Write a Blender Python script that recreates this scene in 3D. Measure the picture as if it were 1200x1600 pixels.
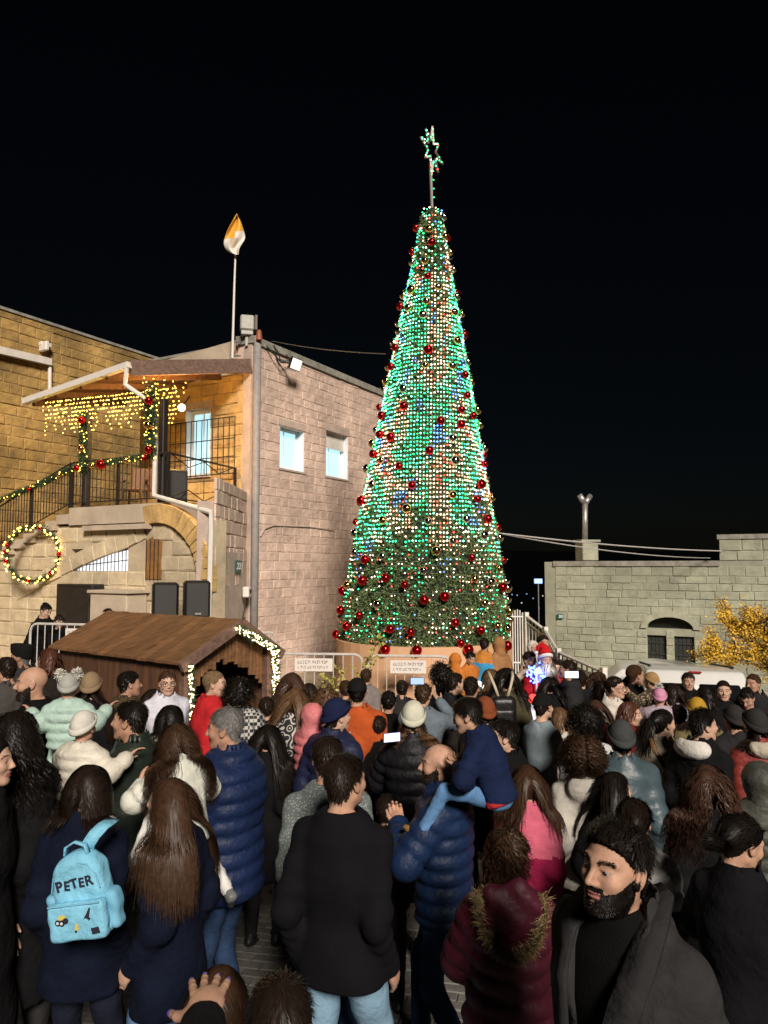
import bpy, bmesh, math, random
import numpy as np
from mathutils import Vector, Matrix
random.seed(7); rng = np.random.default_rng(7)
for _o in list(bpy.data.objects): bpy.data.objects.remove(_o)
S = bpy.context.scene
COL = S.collection
# ---------------------------------------------------------------- camera
CZ, TILT, FPX = 2.50, math.radians(4.23), 1150.0       # eye height, upward tilt, focal length in photo pixels
CT, ST = math.cos(TILT), math.sin(TILT)
cam = bpy.data.objects.new('camera', bpy.data.cameras.new('camera')); COL.objects.link(cam)
cam.location = (0, 0, CZ); cam.rotation_euler = (math.pi / 2 + TILT, 0, 0)
cam.data.sensor_fit = 'VERTICAL'; cam.data.sensor_height = 24.0; cam.data.lens = 24.0 * FPX / 1600
cam.data.clip_start = 0.05; cam.data.clip_end = 3000
S.camera = cam
# ---------------------------------------------------------------- night sky and the flood of street light
SUN_AZ, SUN_EL = math.radians(14), math.radians(31)     # light comes from behind the camera, to the right
w = bpy.data.worlds.new('World'); S.world = w; w.use_nodes = True
nt = w.node_tree; nt.nodes.clear()
sky = nt.nodes.new('ShaderNodeTexSky'); sky.sky_type = 'NISHITA'; sky.sun_disc = False
sky.sun_elevation = SUN_EL; sky.sun_rotation = math.pi - SUN_AZ
bg = nt.nodes.new('ShaderNodeBackground'); bg.inputs['Strength'].default_value = 0.0006
wo = nt.nodes.new('ShaderNodeOutputWorld')
nt.links.new(sky.outputs['Color'], bg.inputs['Color']); nt.links.new(bg.outputs['Background'], wo.inputs['Surface'])
sl = bpy.data.lights.new('sun', 'SUN'); sl.energy = 5.0; sl.angle = math.radians(13.0); sl.color = (1.0, 0.89, 0.78)
so = bpy.data.objects.new('sun', sl); COL.objects.link(so)
_d = Vector((math.sin(SUN_AZ) * math.cos(SUN_EL), -math.cos(SUN_AZ) * math.cos(SUN_EL), math.sin(SUN_EL)))
so.rotation_euler = _d.to_track_quat('Z', 'Y').to_euler(); so.location = _d * 40
S.view_settings.view_transform = 'Standard'; S.view_settings.look = 'None'
S.view_settings.exposure = 0.0; S.view_settings.gamma = 1.0; S.view_settings.use_curve_mapping = False
S.cycles.use_denoising = True; S.cycles.max_bounces = 5; S.cycles.diffuse_bounces = 2; S.cycles.glossy_bounces = 3
S.cycles.transmission_bounces = 4; S.cycles.sample_clamp_indirect = 4.0; S.cycles.caustics_reflective = False
S.cycles.caustics_refractive = False; S.cycles.use_light_tree = True
# ---------------------------------------------------------------- helpers
def ray(px, py):
    x = (px - 600) / FPX; v = (800 - py) / FPX
    return Vector((x, CT - v * ST, ST + v * CT))
def P(px, py, d):
    r = ray(px, py); k = d / r.y
    return Vector((r.x * k, d, CZ + r.z * k))
def pix(p):
    y = p[1] * CT + (p[2] - CZ) * ST; v = -p[1] * ST + (p[2] - CZ) * CT
    return (600 + FPX * p[0] / y, 800 - FPX * v / y)
class Plane:
    """vertical plane through (ox, oy) along the horizontal direction u; n points to the camera side"""
    def __init__(s, o, u):
        s.o = Vector((o[0], o[1], 0)); s.u = Vector((u[0], u[1], 0)).normalized()
        s.n = Vector((s.u.y, -s.u.x, 0))
        if s.n.dot(s.o) > 0: s.n = -s.n
        s.ang = math.atan2(s.u.y, s.u.x)
    def sz(s, px, py):
        r = ray(px, py); t = s.n.dot(s.o) / s.n.dot(Vector((r.x, r.y, 0)))
        p = r * t; return ((Vector((p.x, p.y, 0)) - s.o).dot(s.u), CZ + p.z)
    def pt(s, a, z, off=0.0):
        p = s.o + s.u * a + s.n * off; return Vector((p.x, p.y, z))
    def hit(s, px, py, off=0.0):
        a, z = s.sz(px, py); return s.pt(a, z, off)
def ground_z(x, y):
    return -0.05 * max(0.0, min(y, 30) - 2.5) - 0.012 * max(0.0, min(x, 9)) * max(0.0, min(y, 30) - 3)

MATS = {}
def mat(name, col, rough=0.6, var=0.0, vscale=8.0, bump=0.0, bscale=40.0, metal=0.0, emit=None, estr=0.0, rnd=0.0, spec=0.5, stretch=None, sheen=0.0, col2=None, coat=0.0, stain=0.0):
    if name in MATS: return MATS[name]
    m = bpy.data.materials.new(name); m.use_nodes = True; N = m.node_tree.nodes; L = m.node_tree.links
    b = N['Principled BSDF']; b.inputs['Roughness'].default_value = rough; b.inputs['Metallic'].default_value = metal
    b.inputs['Specular IOR Level'].default_value = spec
    b.inputs['Base Color'].default_value = (*col, 1)
    if sheen: b.inputs['Sheen Weight'].default_value = sheen; b.inputs['Sheen Roughness'].default_value = 0.4
    if coat: b.inputs['Coat Weight'].default_value = coat
    if emit: b.inputs['Emission Color'].default_value = (*emit, 1); b.inputs['Emission Strength'].default_value = estr
    tc = None
    def coords(sc):
        nonlocal tc
        if tc is None: tc = N.new('ShaderNodeNewGeometry' if rnd > 0 else 'ShaderNodeTexCoord')
        mp = N.new('ShaderNodeMapping'); L.new(tc.outputs['Position' if rnd > 0 else 'Object'], mp.inputs['Vector'])
        st = stretch or (1, 1, 1)
        mp.inputs['Scale'].default_value = (sc * st[0], sc * st[1], sc * st[2])
        return mp
    last = None
    if var > 0 or col2 is not None:
        nz = N.new('ShaderNodeTexNoise'); nz.inputs['Scale'].default_value = 1.0; nz.inputs['Detail'].default_value = 5; nz.inputs['Roughness'].default_value = 0.65
        L.new(coords(vscale).outputs['Vector'], nz.inputs['Vector'])
        cr = N.new('ShaderNodeValToRGB'); cr.color_ramp.elements[0].position = 0.3; cr.color_ramp.elements[1].position = 0.72
        c2 = col2 if col2 is not None else col
        cr.color_ramp.elements[0].color = (*[max(0, c * (1 - var)) for c in c2], 1)
        cr.color_ramp.elements[1].color = (*[min(1, c * (1 + var * 0.7)) for c in col], 1)
        L.new(nz.outputs['Fac'], cr.inputs['Fac']); last = cr.outputs['Color']
    if rnd > 0:
        oi = N.new('ShaderNodeObjectInfo'); mr = N.new('ShaderNodeMapRange')
        mr.inputs['To Min'].default_value = 1 - rnd; mr.inputs['To Max'].default_value = 1 + rnd
        L.new(oi.outputs['Random'], mr.inputs['Value'])
        hs = N.new('ShaderNodeHueSaturation'); L.new(mr.outputs['Result'], hs.inputs['Value'])
        if last is not None: L.new(last, hs.inputs['Color'])
        else: hs.inputs['Color'].default_value = (*col, 1)
        last = hs.outputs['Color']
    if stain > 0:      # broad weathering patches over the whole wall
        ns = N.new('ShaderNodeTexNoise'); ns.inputs['Scale'].default_value = 1.0; ns.inputs['Detail'].default_value = 6; ns.inputs['Roughness'].default_value = 0.6; L.new(coords(0.55).outputs['Vector'], ns.inputs['Vector'])
        rs = N.new('ShaderNodeMapRange'); rs.inputs['From Min'].default_value = 0.38; rs.inputs['From Max'].default_value = 0.66; rs.inputs['To Min'].default_value = 1 - stain; rs.inputs['To Max'].default_value = 1.08; L.new(ns.outputs['Fac'], rs.inputs['Value'])
        h2 = N.new('ShaderNodeHueSaturation'); L.new(rs.outputs['Result'], h2.inputs['Value'])
        if last is not None: L.new(last, h2.inputs['Color'])
        else: h2.inputs['Color'].default_value = (*col, 1)
        last = h2.outputs['Color']
    if last is not None: L.new(last, b.inputs['Base Color'])
    if bump > 0:
        nb = N.new('ShaderNodeTexNoise'); nb.inputs['Scale'].default_value = 1.0; nb.inputs['Detail'].default_value = 4
        L.new(coords(bscale).outputs['Vector'], nb.inputs['Vector'])
        bp = N.new('ShaderNodeBump'); bp.inputs['Strength'].default_value = min(1, bump); bp.inputs['Distance'].default_value = 0.01 * max(1, bump)
        L.new(nb.outputs['Fac'], bp.inputs['Height']); L.new(bp.outputs['Normal'], b.inputs['Normal'])
    MATS[name] = m; return m
def glow(name, col, s):
    if name in MATS: return MATS[name]
    m = bpy.data.materials.new(name); m.use_nodes = True; N = m.node_tree.nodes
    b = N['Principled BSDF']; b.inputs['Base Color'].default_value = (*[min(1, c) * 0.5 for c in col], 1)
    b.inputs['Emission Color'].default_value = (*col, 1); b.inputs['Emission Strength'].default_value = s
    MATS[name] = m; return m

def tag(o, label=None, cat=None, group=None, kind=None):
    if label: o['label'] = label
    if cat: o['category'] = cat
    if group: o['group'] = group
    if kind: o['kind'] = kind
    return o
def empty(name, loc=(0, 0, 0), rz=0.0, parent=None):
    o = bpy.data.objects.new(name, None); COL.objects.link(o); o.location = loc; o.rotation_euler = (0, 0, rz)
    o.empty_display_size = 0.1
    if parent: o.parent = parent
    return o
def thing(name, label, cat, loc=(0, 0, 0), rz=0.0, group=None):
    return tag(empty(name, loc, rz), label, cat, group)
def link(name, me, parent=None, world=False):
    o = bpy.data.objects.new(name, me); COL.objects.link(o)
    if parent:
        o.parent = parent
        if world: o.matrix_parent_inverse = wmat(parent).inverted()
    return o
def wmat(o):
    m = Matrix.LocRotScale(o.location, o.rotation_euler, o.scale)
    return wmat(o.parent) @ o.matrix_parent_inverse @ m if o.parent else m

class MB:
    """collects faces; build() links them as ONE mesh object"""
    def __init__(s): s.v = []; s.f = []; s.mi = []; s.cur = 0
    def add(s, vs, fs):
        n = len(s.v); s.v += [tuple(v) for v in vs]; s.f += [tuple(i + n for i in f) for f in fs]; s.mi += [s.cur] * len(fs); return s
    def hexa(s, c8):   # 4 bottom ccw, 4 top ccw
        return s.add(c8, [(3, 2, 1, 0), (4, 5, 6, 7), (0, 1, 5, 4), (1, 2, 6, 5), (2, 3, 7, 6), (3, 0, 4, 7)])
    def box(s, c, sz, rz=0.0, bev=0.0):
        x, y, z = sz[0] / 2, sz[1] / 2, sz[2] / 2
        cs, sn = math.cos(rz), math.sin(rz)
        def T(px, py, pz): return (c[0] + px * cs - py * sn, c[1] + px * sn + py * cs, c[2] + pz)
        if bev <= 0:
            return s.hexa([T(-x, -y, -z), T(x, -y, -z), T(x, y, -z), T(-x, y, -z), T(-x, -y, z), T(x, -y, z), T(x, y, z), T(-x, y, z)])
        b = min(bev, x * 0.9, y * 0.9, z * 0.9); vs = []
        for zz, i in ((-z, b), (-z + b, 0), (z - b, 0), (z, b)):
            for (qx, qy) in ((-x + i, -y + i + (b if not i else 0)), (-x + i + (b if not i else 0), -y + i), (x - i - (b if not i else 0), -y + i), (x - i, -y + i + (b if not i else 0)),
                             (x - i, y - i - (b if not i else 0)), (x - i - (b if not i else 0), y - i), (-x + i + (b if not i else 0), y - i), (-x + i, y - i - (b if not i else 0))):
                vs.append(T(qx, qy, zz))
        fs = [tuple(range(7, -1, -1)), tuple(range(24, 32))]
        for k in range(3):
            for j in range(8): fs.append((k * 8 + j, k * 8 + (j + 1) % 8, k * 8 + 8 + (j + 1) % 8, k * 8 + 8 + j))
        return s.add(vs, fs)
    def tube(s, pts, r, n=6, cap=True):
        pts = [Vector(p) for p in pts]; k = len(pts); rr = r if isinstance(r, (list, tuple)) else [r] * k
        vs = []; up = None
        for i, p in enumerate(pts):
            t = (pts[min(i + 1, k - 1)] - pts[max(i - 1, 0)]).normalized()
            if up is None: up = t.orthogonal().normalized()
            up = (up - t * up.dot(t))
            up = up.normalized() if up.length > 1e-5 else t.orthogonal().normalized()
            sd = t.cross(up)
            for j in range(n):
                a = 2 * math.pi * j / n; vs.append(p + (up * math.cos(a) + sd * math.sin(a)) * rr[i])
        fs = [(i * n + j, i * n + (j + 1) % n, (i + 1) * n + (j + 1) % n, (i + 1) * n + j) for i in range(k - 1) for j in range(n)]
        if cap: fs += [tuple(range(n - 1, -1, -1)), tuple(range((k - 1) * n, k * n))]
        return s.add(vs, fs)
    def bar(s, a, b, wd, ht):
        a, b = Vector(a), Vector(b); t = (b - a).normalized(); up = Vector((0, 0, 1))
        if abs(t.z) > 0.95: up = Vector((0, 1, 0))
        sd = t.cross(up).normalized() * wd / 2; u2 = sd.cross(t).normalized() * ht / 2
        return s.hexa([a - sd - u2, a + sd - u2, b + sd - u2, b - sd - u2, a - sd + u2, a + sd + u2, b + sd + u2, b - sd + u2])
    def prism(s, poly, d):   # polygon of Vectors extruded by d
        n = len(poly); d = Vector(d); vs = [Vector(p) for p in poly] + [Vector(p) + d for p in poly]
        return s.add(vs, [tuple(range(n - 1, -1, -1)), tuple(range(n, 2 * n))] + [(i, (i + 1) % n, n + (i + 1) % n, n + i) for i in range(n)])
    def ball(s, c, r, seg=10, rings=6, sc=(1, 1, 1)):
        vs = [(c[0], c[1], c[2] + r * sc[2])]
        for i in range(1, rings):
            th = math.pi * i / rings
            for j in range(seg):
                ph = 2 * math.pi * j / seg
                vs.append((c[0] + r * sc[0] * math.sin(th) * math.cos(ph), c[1] + r * sc[1] * math.sin(th) * math.sin(ph), c[2] + r * sc[2] * math.cos(th)))
        vs.append((c[0], c[1], c[2] - r * sc[2])); fs = []
        for j in range(seg): fs.append((0, 1 + j, 1 + (j + 1) % seg))
        for i in range(rings - 2):
            for j in range(seg):
                a = 1 + i * seg; fs.append((a + j, a + seg + j, a + seg + (j + 1) % seg, a + (j + 1) % seg))
        a = 1 + (rings - 2) * seg
        for j in range(seg): fs.append((a + j, len(vs) - 1, a + (j + 1) % seg))
        return s.add(vs, fs)
    def octa(s, c, r):
        x, y, z = c
        return s.add([(x - r, y, z), (x + r, y, z), (x, y - r, z), (x, y + r, z), (x, y, z - r), (x, y, z + r)],
                     [(0, 2, 5), (2, 1, 5), (1, 3, 5), (3, 0, 5), (2, 0, 4), (1, 2, 4), (3, 1, 4), (0, 3, 4)])
    def mesh(s, name, mats, smooth=False):
        me = bpy.data.meshes.new(name); me.from_pydata(s.v, [], s.f)
        for m in (mats if isinstance(mats, (list, tuple)) else [mats]): me.materials.append(m)
        if s.mi and max(s.mi) > 0: me.polygons.foreach_set('material_index', s.mi)
        if smooth: me.shade_smooth() if hasattr(me, 'shade_smooth') else None
        me.update(); return me
    def build(s, name, mats, parent=None, smooth=False, world=True, origin=None):
        """vertices are world coordinates; the object's origin is put at its parent"""
        if parent is None and origin is not None:
            ox, oy, oz = origin; s.v = [(v[0] - ox, v[1] - oy, v[2] - oz) for v in s.v]
        o = link(name, s.mesh(name, mats, smooth), parent, world)
        if parent is None and origin is not None: o.location = origin
        return o
def npmesh(name, V, Fq, mats, mi=None, smooth=True, tris=None):
    """mesh from numpy arrays (quads Fq [n,4] and/or triangles [m,3])"""
    me = bpy.data.meshes.new(name); V = np.asarray(V, np.float32)
    me.vertices.add(len(V)); me.vertices.foreach_set('co', V.ravel())
    nq = 0 if Fq is None else len(Fq); ntr = 0 if tris is None else len(tris)
    loops = np.concatenate([np.asarray(Fq, np.int32).ravel() if nq else np.zeros(0, np.int32), np.asarray(tris, np.int32).ravel() if ntr else np.zeros(0, np.int32)])
    me.loops.add(len(loops)); me.loops.foreach_set('vertex_index', loops)
    me.polygons.add(nq + ntr)
    st = np.concatenate([np.arange(nq) * 4, nq * 4 + np.arange(ntr) * 3]).astype(np.int32)
    me.polygons.foreach_set('loop_start', st)
    for m in (mats if isinstance(mats, (list, tuple)) else [mats]): me.materials.append(m)
    if mi is not None: me.polygons.foreach_set('material_index', np.asarray(mi, np.int32))
    if smooth: me.polygons.foreach_set('use_smooth', np.ones(nq + ntr, bool))
    me.update(calc_edges=True); return me
def needles(centers, length, width, n_per, spread=1.0, bias=None):
    """many small leaf blades round each centre: returns V, tris"""
    C = np.repeat(np.asarray(centers, float), n_per, axis=0); n = len(C)
    D = rng.normal(size=(n, 3)); D /= np.linalg.norm(D, axis=1, keepdims=True)
    if bias is not None: D += np.repeat(np.asarray(bias, float), n_per, axis=0) if np.ndim(bias) > 1 else np.asarray(bias); D /= np.linalg.norm(D, axis=1, keepdims=True)
    Wd = np.cross(D, rng.normal(size=(n, 3))); Wd /= np.linalg.norm(Wd, axis=1, keepdims=True) + 1e-9
    Ln = length * rng.uniform(0.6, 1.3, (n, 1)); w2 = width * 0.5
    B = C + rng.normal(size=(n, 3)) * spread
    V = np.stack([B - Wd * w2, B + Wd * w2, B + D * Ln + Wd * w2 * 0.3], 1).reshape(-1, 3)
    return V, np.arange(n * 3).reshape(-1, 3)
def text_mesh(body, size, m, name, font_bold=True):
    cu = bpy.data.curves.new('txt', 'FONT'); cu.body = body; cu.size = size; cu.extrude = 0.002; cu.align_x = 'CENTER'; cu.align_y = 'CENTER'
    if font_bold: cu.offset = size * 0.02
    o = bpy.data.objects.new('txt', cu); COL.objects.link(o)
    dg = bpy.context.evaluated_depsgraph_get(); me = bpy.data.meshes.new_from_object(o.evaluated_get(dg))
    bpy.data.objects.remove(o); bpy.data.curves.remove(cu); me.name = name; me.materials.clear(); me.materials.append(m); return me
def face_mat(pl, a, z, off):
    """matrix that puts a flat XY text mesh on a plane, reading left to right from the camera side"""
    u = pl.u if pl.u.x > 0 else -pl.u
    n = pl.n; p = pl.pt(a, z, off)
    return Matrix(((u.x, 0, n.x, p.x), (u.y, 0, n.y, p.y), (0, 1, 0, p.z), (0, 0, 0, 1)))

# stones: six shared meshes, each stone an object of its own
def stone_meshes(name, m, rough=0.12, inx=0.05, inz=0.09):
    out = []
    for q in range(6):
        vs = [(-.5, -.5, -.5), (.5, -.5, -.5), (.5, -.5, .5), (-.5, -.5, .5), (-.5, .35, -.5), (.5, .35, -.5), (.5, .35, .5), (-.5, .35, .5)]
        nx, nz = 4, 3; fs = [(0, 1, 5, 4), (1, 2, 6, 5), (2, 3, 7, 6), (3, 0, 4, 7)]
        g = {}
        for i in range(nx):
            for j in range(nz):
                x = -.5 + inx + (1 - 2 * inx) * i / (nx - 1); z = -.5 + inz + (1 - 2 * inz) * j / (nz - 1)
                ed = i in (0, nx - 1) or j in (0, nz - 1)
                g[i, j] = len(vs); vs.append((x + random.uniform(-1, 1) * 0.03 * ed, 0.5 + (random.uniform(-1, 0.6) * rough * (0.8 if ed else 1.2)), z + random.uniform(-1, 1) * 0.04 * ed))
        for i in range(nx - 1):
            for j in range(nz - 1): fs.append((g[i, j], g[i + 1, j], g[i + 1, j + 1], g[i, j + 1]))
        bot = [g[i, 0] for i in range(nx)]; top = [g[i, nz - 1] for i in range(nx)]
        fs += [(4, 5, bot[3], bot[2]), (4, bot[2], bot[1], bot[0]), (7, top[0], top[1], top[2]), (7, top[2], top[3], 6),
               (4, g[0, 0], g[0, 1], 7), (g[0, 1], g[0, 2], 7), (5, 6, g[3, 1], g[3, 0]), (6, g[3, 2], g[3, 1])]
        me = bpy.data.meshes.new(name); me.from_pydata(vs, [], [tuple(reversed(f)) for f in fs]); me.materials.append(m); me.update()
        bm = bmesh.new(); bm.from_mesh(me); bmesh.ops.recalc_face_normals(bm, faces=bm.faces); bm.to_mesh(me); bm.free()
        out.append(me)
    return out
def place_stones(specs, meshes, parent, name='stone', limit=300):
    """specs: (matrix 4x4, projected area). The largest become objects, the rest one joined part."""
    specs = sorted(specs, key=lambda s: -s[1]); pim = wmat(parent).inverted()
    for M, _a in specs[:limit]:
        o = bpy.data.objects.new(name, random.choice(meshes)); COL.objects.link(o); o.parent = parent; o.matrix_basis = pim @ M
    rest = specs[limit:]
    if rest:
        mb = MB()
        for M, _a in rest:
            me = random.choice(meshes); mb.add([M @ v.co for v in me.vertices], [tuple(p.vertices) for p in me.polygons])
        o = mb.build(name + '_field', meshes[0].materials[0], parent); o['kind'] = 'stuff'
def courses(pl, s0, s1, z0, z1, ch, lr, openings=(), depth=0.09, off=0.0, joint=0.012, keep=None, jit=0.012):
    """stones of a coursed wall on a plane, cut round rectangular openings (s0, s1, z0, z1)"""
    out = []; z = z0
    ang = pl.ang if (Vector((-pl.u.y, pl.u.x, 0)).dot(pl.n) > 0) else pl.ang + math.pi
    while z < z1 - 0.05:
        h = min(ch * random.uniform(0.9, 1.1), z1 - z)
        if z1 - (z + h) < ch * 0.4: h = z1 - z
        segs = [(s0, s1)]
        for (a, b, c, d) in openings:
            if c < z + h - 0.03 and d > z + 0.03:
                ns = []
                for (p, q) in segs:
                    if b <= p or a >= q: ns.append((p, q))
                    else:
                        if a - p > 0.04: ns.append((p, a))
                        if q - b > 0.04: ns.append((b, q))
                segs = ns
        for (p, q) in segs:
            a = p; first = random.uniform(0.4, 1.0)
            while a < q - 1e-4:
                l = random.uniform(*lr) * first; first = 1.0
                if q - (a + l) < lr[0] * 0.6: l = q - a
                c = (a + l / 2, z + h / 2)
                if keep is None or keep(c[0], c[1], l, h):
                    p3 = pl.pt(c[0], c[1], off + random.uniform(-jit, jit))
                    M = Matrix.Translation(p3) @ Matrix.Rotation(ang, 4, 'Z') @ Matrix.Diagonal((max(.02, l - joint), depth, max(.02, h - joint), 1))
                    d = max(1, p3.y); ar = l * h / d / d
                    q2 = pix(p3)
                    if q2[0] < -30 or q2[0] > 1230 or q2[1] < -30: ar *= 1e-4
                    out.append((M, ar))
                a += l
        z += h
    return out
def wall_panel(mb, pl, s0, s1, z0, z1, thick, openings=(), off=0.0):
    """the solid wall behind the stones as boxes between openings"""
    ss = sorted({s0, s1, *[min(max(v, s0), s1) for o in openings for v in o[:2]]}); zs = sorted({z0, z1, *[min(max(v, z0), z1) for o in openings for v in o[2:]]})
    for i in range(len(ss) - 1):
        for j in range(len(zs) - 1):
            cs, cz = (ss[i] + ss[i + 1]) / 2, (zs[j] + zs[j + 1]) / 2
            if any(o[0] < cs < o[1] and o[2] < cz < o[3] for o in openings): continue
            a, b = pl.pt(ss[i], 0, off), pl.pt(ss[i + 1], 0, off); d = -pl.n * thick
            q = [a, b, b + d, a + d]
            mb.hexa([Vector((p.x, p.y, zs[j])) for p in q] + [Vector((p.x, p.y, zs[j + 1])) for p in q])
# ================================================================ materials of the place
M_STONE_A = mat('limestone_rose', (0.74, 0.55, 0.45), 0.85, 0.22, 5, 0.9, 28, rnd=0.10, stain=.34)
M_MORT_A = mat('mortar_rose', (0.68, 0.505, 0.41), 0.9, 0.2, 4, 0.6, 40, rnd=.001, stain=.34)
M_STONE_Y = mat('limestone_yellow_lamplit', (0.62, 0.40, 0.15), 0.85, 0.26, 5, 0.9, 28, rnd=0.15, stain=.3)  # golden glow of string lights and porch bulb mixed into the stone colour
M_MORT_Y = mat('mortar_yellow_lamplit', (0.44, 0.315, 0.155), 0.9, 0.3, 3, 0.6, 40, rnd=.001, stain=.4)
M_STONE_P = mat('limestone_pale', (0.62, 0.51, 0.34), 0.85, 0.2, 5, 0.7, 28, rnd=0.1, stain=.25)
M_MORT_P = mat('mortar_pale', (0.54, 0.44, 0.30), 0.9, 0.2, 4, 0.6, 40, rnd=.001, stain=.25)
M_STONE_G = mat('limestone_grey', (0.40, 0.41, 0.305), 0.85, 0.18, 5, 0.8, 26, rnd=0.08, stain=.30)
M_MORT_G = mat('mortar_grey', (0.345, 0.35, 0.26), 0.9, 0.2, 4, 0.6, 40, rnd=.001, stain=.30)
M_PLASTER = mat('cream_plaster', (0.50, 0.41, 0.31), 0.8, 0.22, 1.8, 0.35, 30)
M_PLASTER_R = mat('rose_plaster', (0.47, 0.37, 0.31), 0.85, 0.25, 2.5, 0.5, 25)
M_COPING = mat('weathered_coping', (0.27, 0.26, 0.22), 0.9, 0.4, 5, 0.7, 30)
M_WOOD = mat('brown_boards', (0.17, 0.082, 0.036), 0.6, 0.5, 3.0, 0.4, 20, rnd=0.22, stretch=(0.6, 6, 6))
M_WOOD_D = mat('dark_boards', (0.10, 0.045, 0.022), 0.65, 0.5, 3.0, 0.4, 20, rnd=0.2, stretch=(6, 6, 0.6))
M_BEAM = mat('weathered_beam', (0.17, 0.10, 0.075), 0.7, 0.5, 3.0, 0.4, 22, stretch=(0.6, 6, 6))
M_WHITE = mat('white_paint', (0.72, 0.68, 0.62), 0.45, 0.12, 5)
M_PVC = mat('white_frame', (0.78, 0.8, 0.82), 0.35)
M_IRON = mat('black_iron', (0.018, 0.014, 0.012), 0.5, 0.3, 20)
M_GALV = mat('galvanised_steel', (0.45, 0.44, 0.42), 0.4, 0.25, 12, metal=0.7)
M_GREYPIPE = mat('grey_pipe', (0.27, 0.25, 0.24), 0.6, 0.2, 8)
M_BLACK = mat('black_plastic', (0.012, 0.011, 0.011), 0.45)
M_DARKIN = mat('dark_interior', (0.006, 0.006, 0.006), 0.9)
M_CABLE = mat('cable', (0.02, 0.018, 0.018), 0.6)
M_WIRE = mat('pale_cable', (0.5, 0.47, 0.45), 0.6)
M_PAVER = mat('paver', (0.165, 0.16, 0.148), 0.75, 0.3, 9, 0.6, 60, rnd=0.25)
M_JOINT = mat('paver_joint', (0.055, 0.052, 0.048), 0.9, 0.4, 6)
M_LITWIN = glow('lit_window', (0.50, 0.86, 1.0), 1.0)
M_WARMLED = glow('warm_led', (1.0, 0.62, 0.09), 10)
M_LEAFG = mat('garland_green', (0.035, 0.075, 0.028), 0.6, 0.4, 30)

# ================================================================ ground
gx = sorted(set([-2000, -600, -200, -80, -40] + list(np.arange(-20, 20.1, 1.0)) + [30, 60, 120, 300, 700, 2000]))
gy = sorted(set([-300, -60, -20, -8, -3] + list(np.arange(0, 30.1, 1.0)) + [40, 60, 100, 200, 500, 1200, 2800]))
def far_drop(x, y): return -min(58.0, 0.8 * max(0, y - 31))
gv = [(x, y, ground_z(x, y) - 0.012 + far_drop(x, y)) for y in gy for x in gx]; nx = len(gx)
gf = [(j * nx + i, j * nx + i + 1, (j + 1) * nx + i + 1, (j + 1) * nx + i) for j in range(len(gy) - 1) for i in range(nx - 1)]
g = MB().add(gv, gf).build('ground', M_JOINT); tag(g, kind='structure')
# pavers: rows of bricks; those in the gaps between people are objects of their own
pm = []
for q in range(5):
    b = MB(); b.add([(-.097, -.047, -.04), (.097, -.047, -.04), (.097, .047, -.04), (-.097, .047, -.04), (-.097, -.047, -.006), (.097, -.047, -.006), (.097, .047, -.006), (-.097, .047, -.006), (-.091, -.041, 0), (.091, -.041, 0), (.091, .041, 0), (-.091, .041, 0)], [(0, 1, 5, 4), (1, 2, 6, 5), (2, 3, 7, 6), (3, 0, 4, 7), (4, 5, 9, 8), (5, 6, 10, 9), (6, 7, 11, 10), (7, 4, 8, 11), (8, 9, 10, 11)])
    b.v = [(v[0], v[1], v[2] + random.uniform(-.0025, .0025) * (v[2] > -.02)) for v in b.v]; pm.append(b.mesh('paver', M_PAVER))
GAPS = [(360, 1360, 440, 1560), (585, 1480, 720, 1610), (170, 1470, 215, 1600), (10, 1480, 70, 1600), (850, 1560, 890, 1610)]
pv = []; RA = math.radians(-12)
for j in range(-95, 110):
    for i in range(-45, 46):
        u, v = (i + 0.5 * (j % 2)) * 0.2, j * 0.1
        x, y = u * math.cos(RA) - v * math.sin(RA), 5.0 + u * math.sin(RA) + v * math.cos(RA)
        if not (-4.6 < x < 4.6 and 1.3 < y < 9.0): continue
        z = ground_z(x, y); q = pix((x, y, z)); d = min(max(abs(q[0] - (a + c) / 2) - (c - a) / 2, abs(q[1] - (b2 + e) / 2) - (e - b2) / 2) for a, b2, c, e in GAPS)
        sl_y = -0.05 - 0.012 * max(0, x)
        M = Matrix.Translation((x, y, z + random.uniform(-.003, .003))) @ Matrix.Rotation(math.atan(sl_y), 4, 'X') @ Matrix.Rotation(RA, 4, 'Z')
        pv.append((M, 1000 - d + random.random()))
place_stones(pv, pm, g, 'paver', 300)

# ================================================================ raised terrace with the tree and the house on it
TZ = -0.05
terr = MB(); tp = [(-16, 10.7), (2.3, 10.7), (3.0, 12.2), (3.0, 30), (-16, 30)]
terr.prism([Vector((x, y, -1.6)) for x, y in tp], (0, 0, 1.6 + TZ))
terr = terr.build('terrace', M_MORT_P); tag(terr, kind='structure')
PT = Plane((-9, 10.7), (1, 0))
place_stones(courses(PT, 0.2, 11.3, -0.62, TZ - 0.005, 0.28, (0.35, 0.7), depth=0.08, off=0.03), stone_meshes('stone', M_STONE_P), terr, 'stone', 60)

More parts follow.
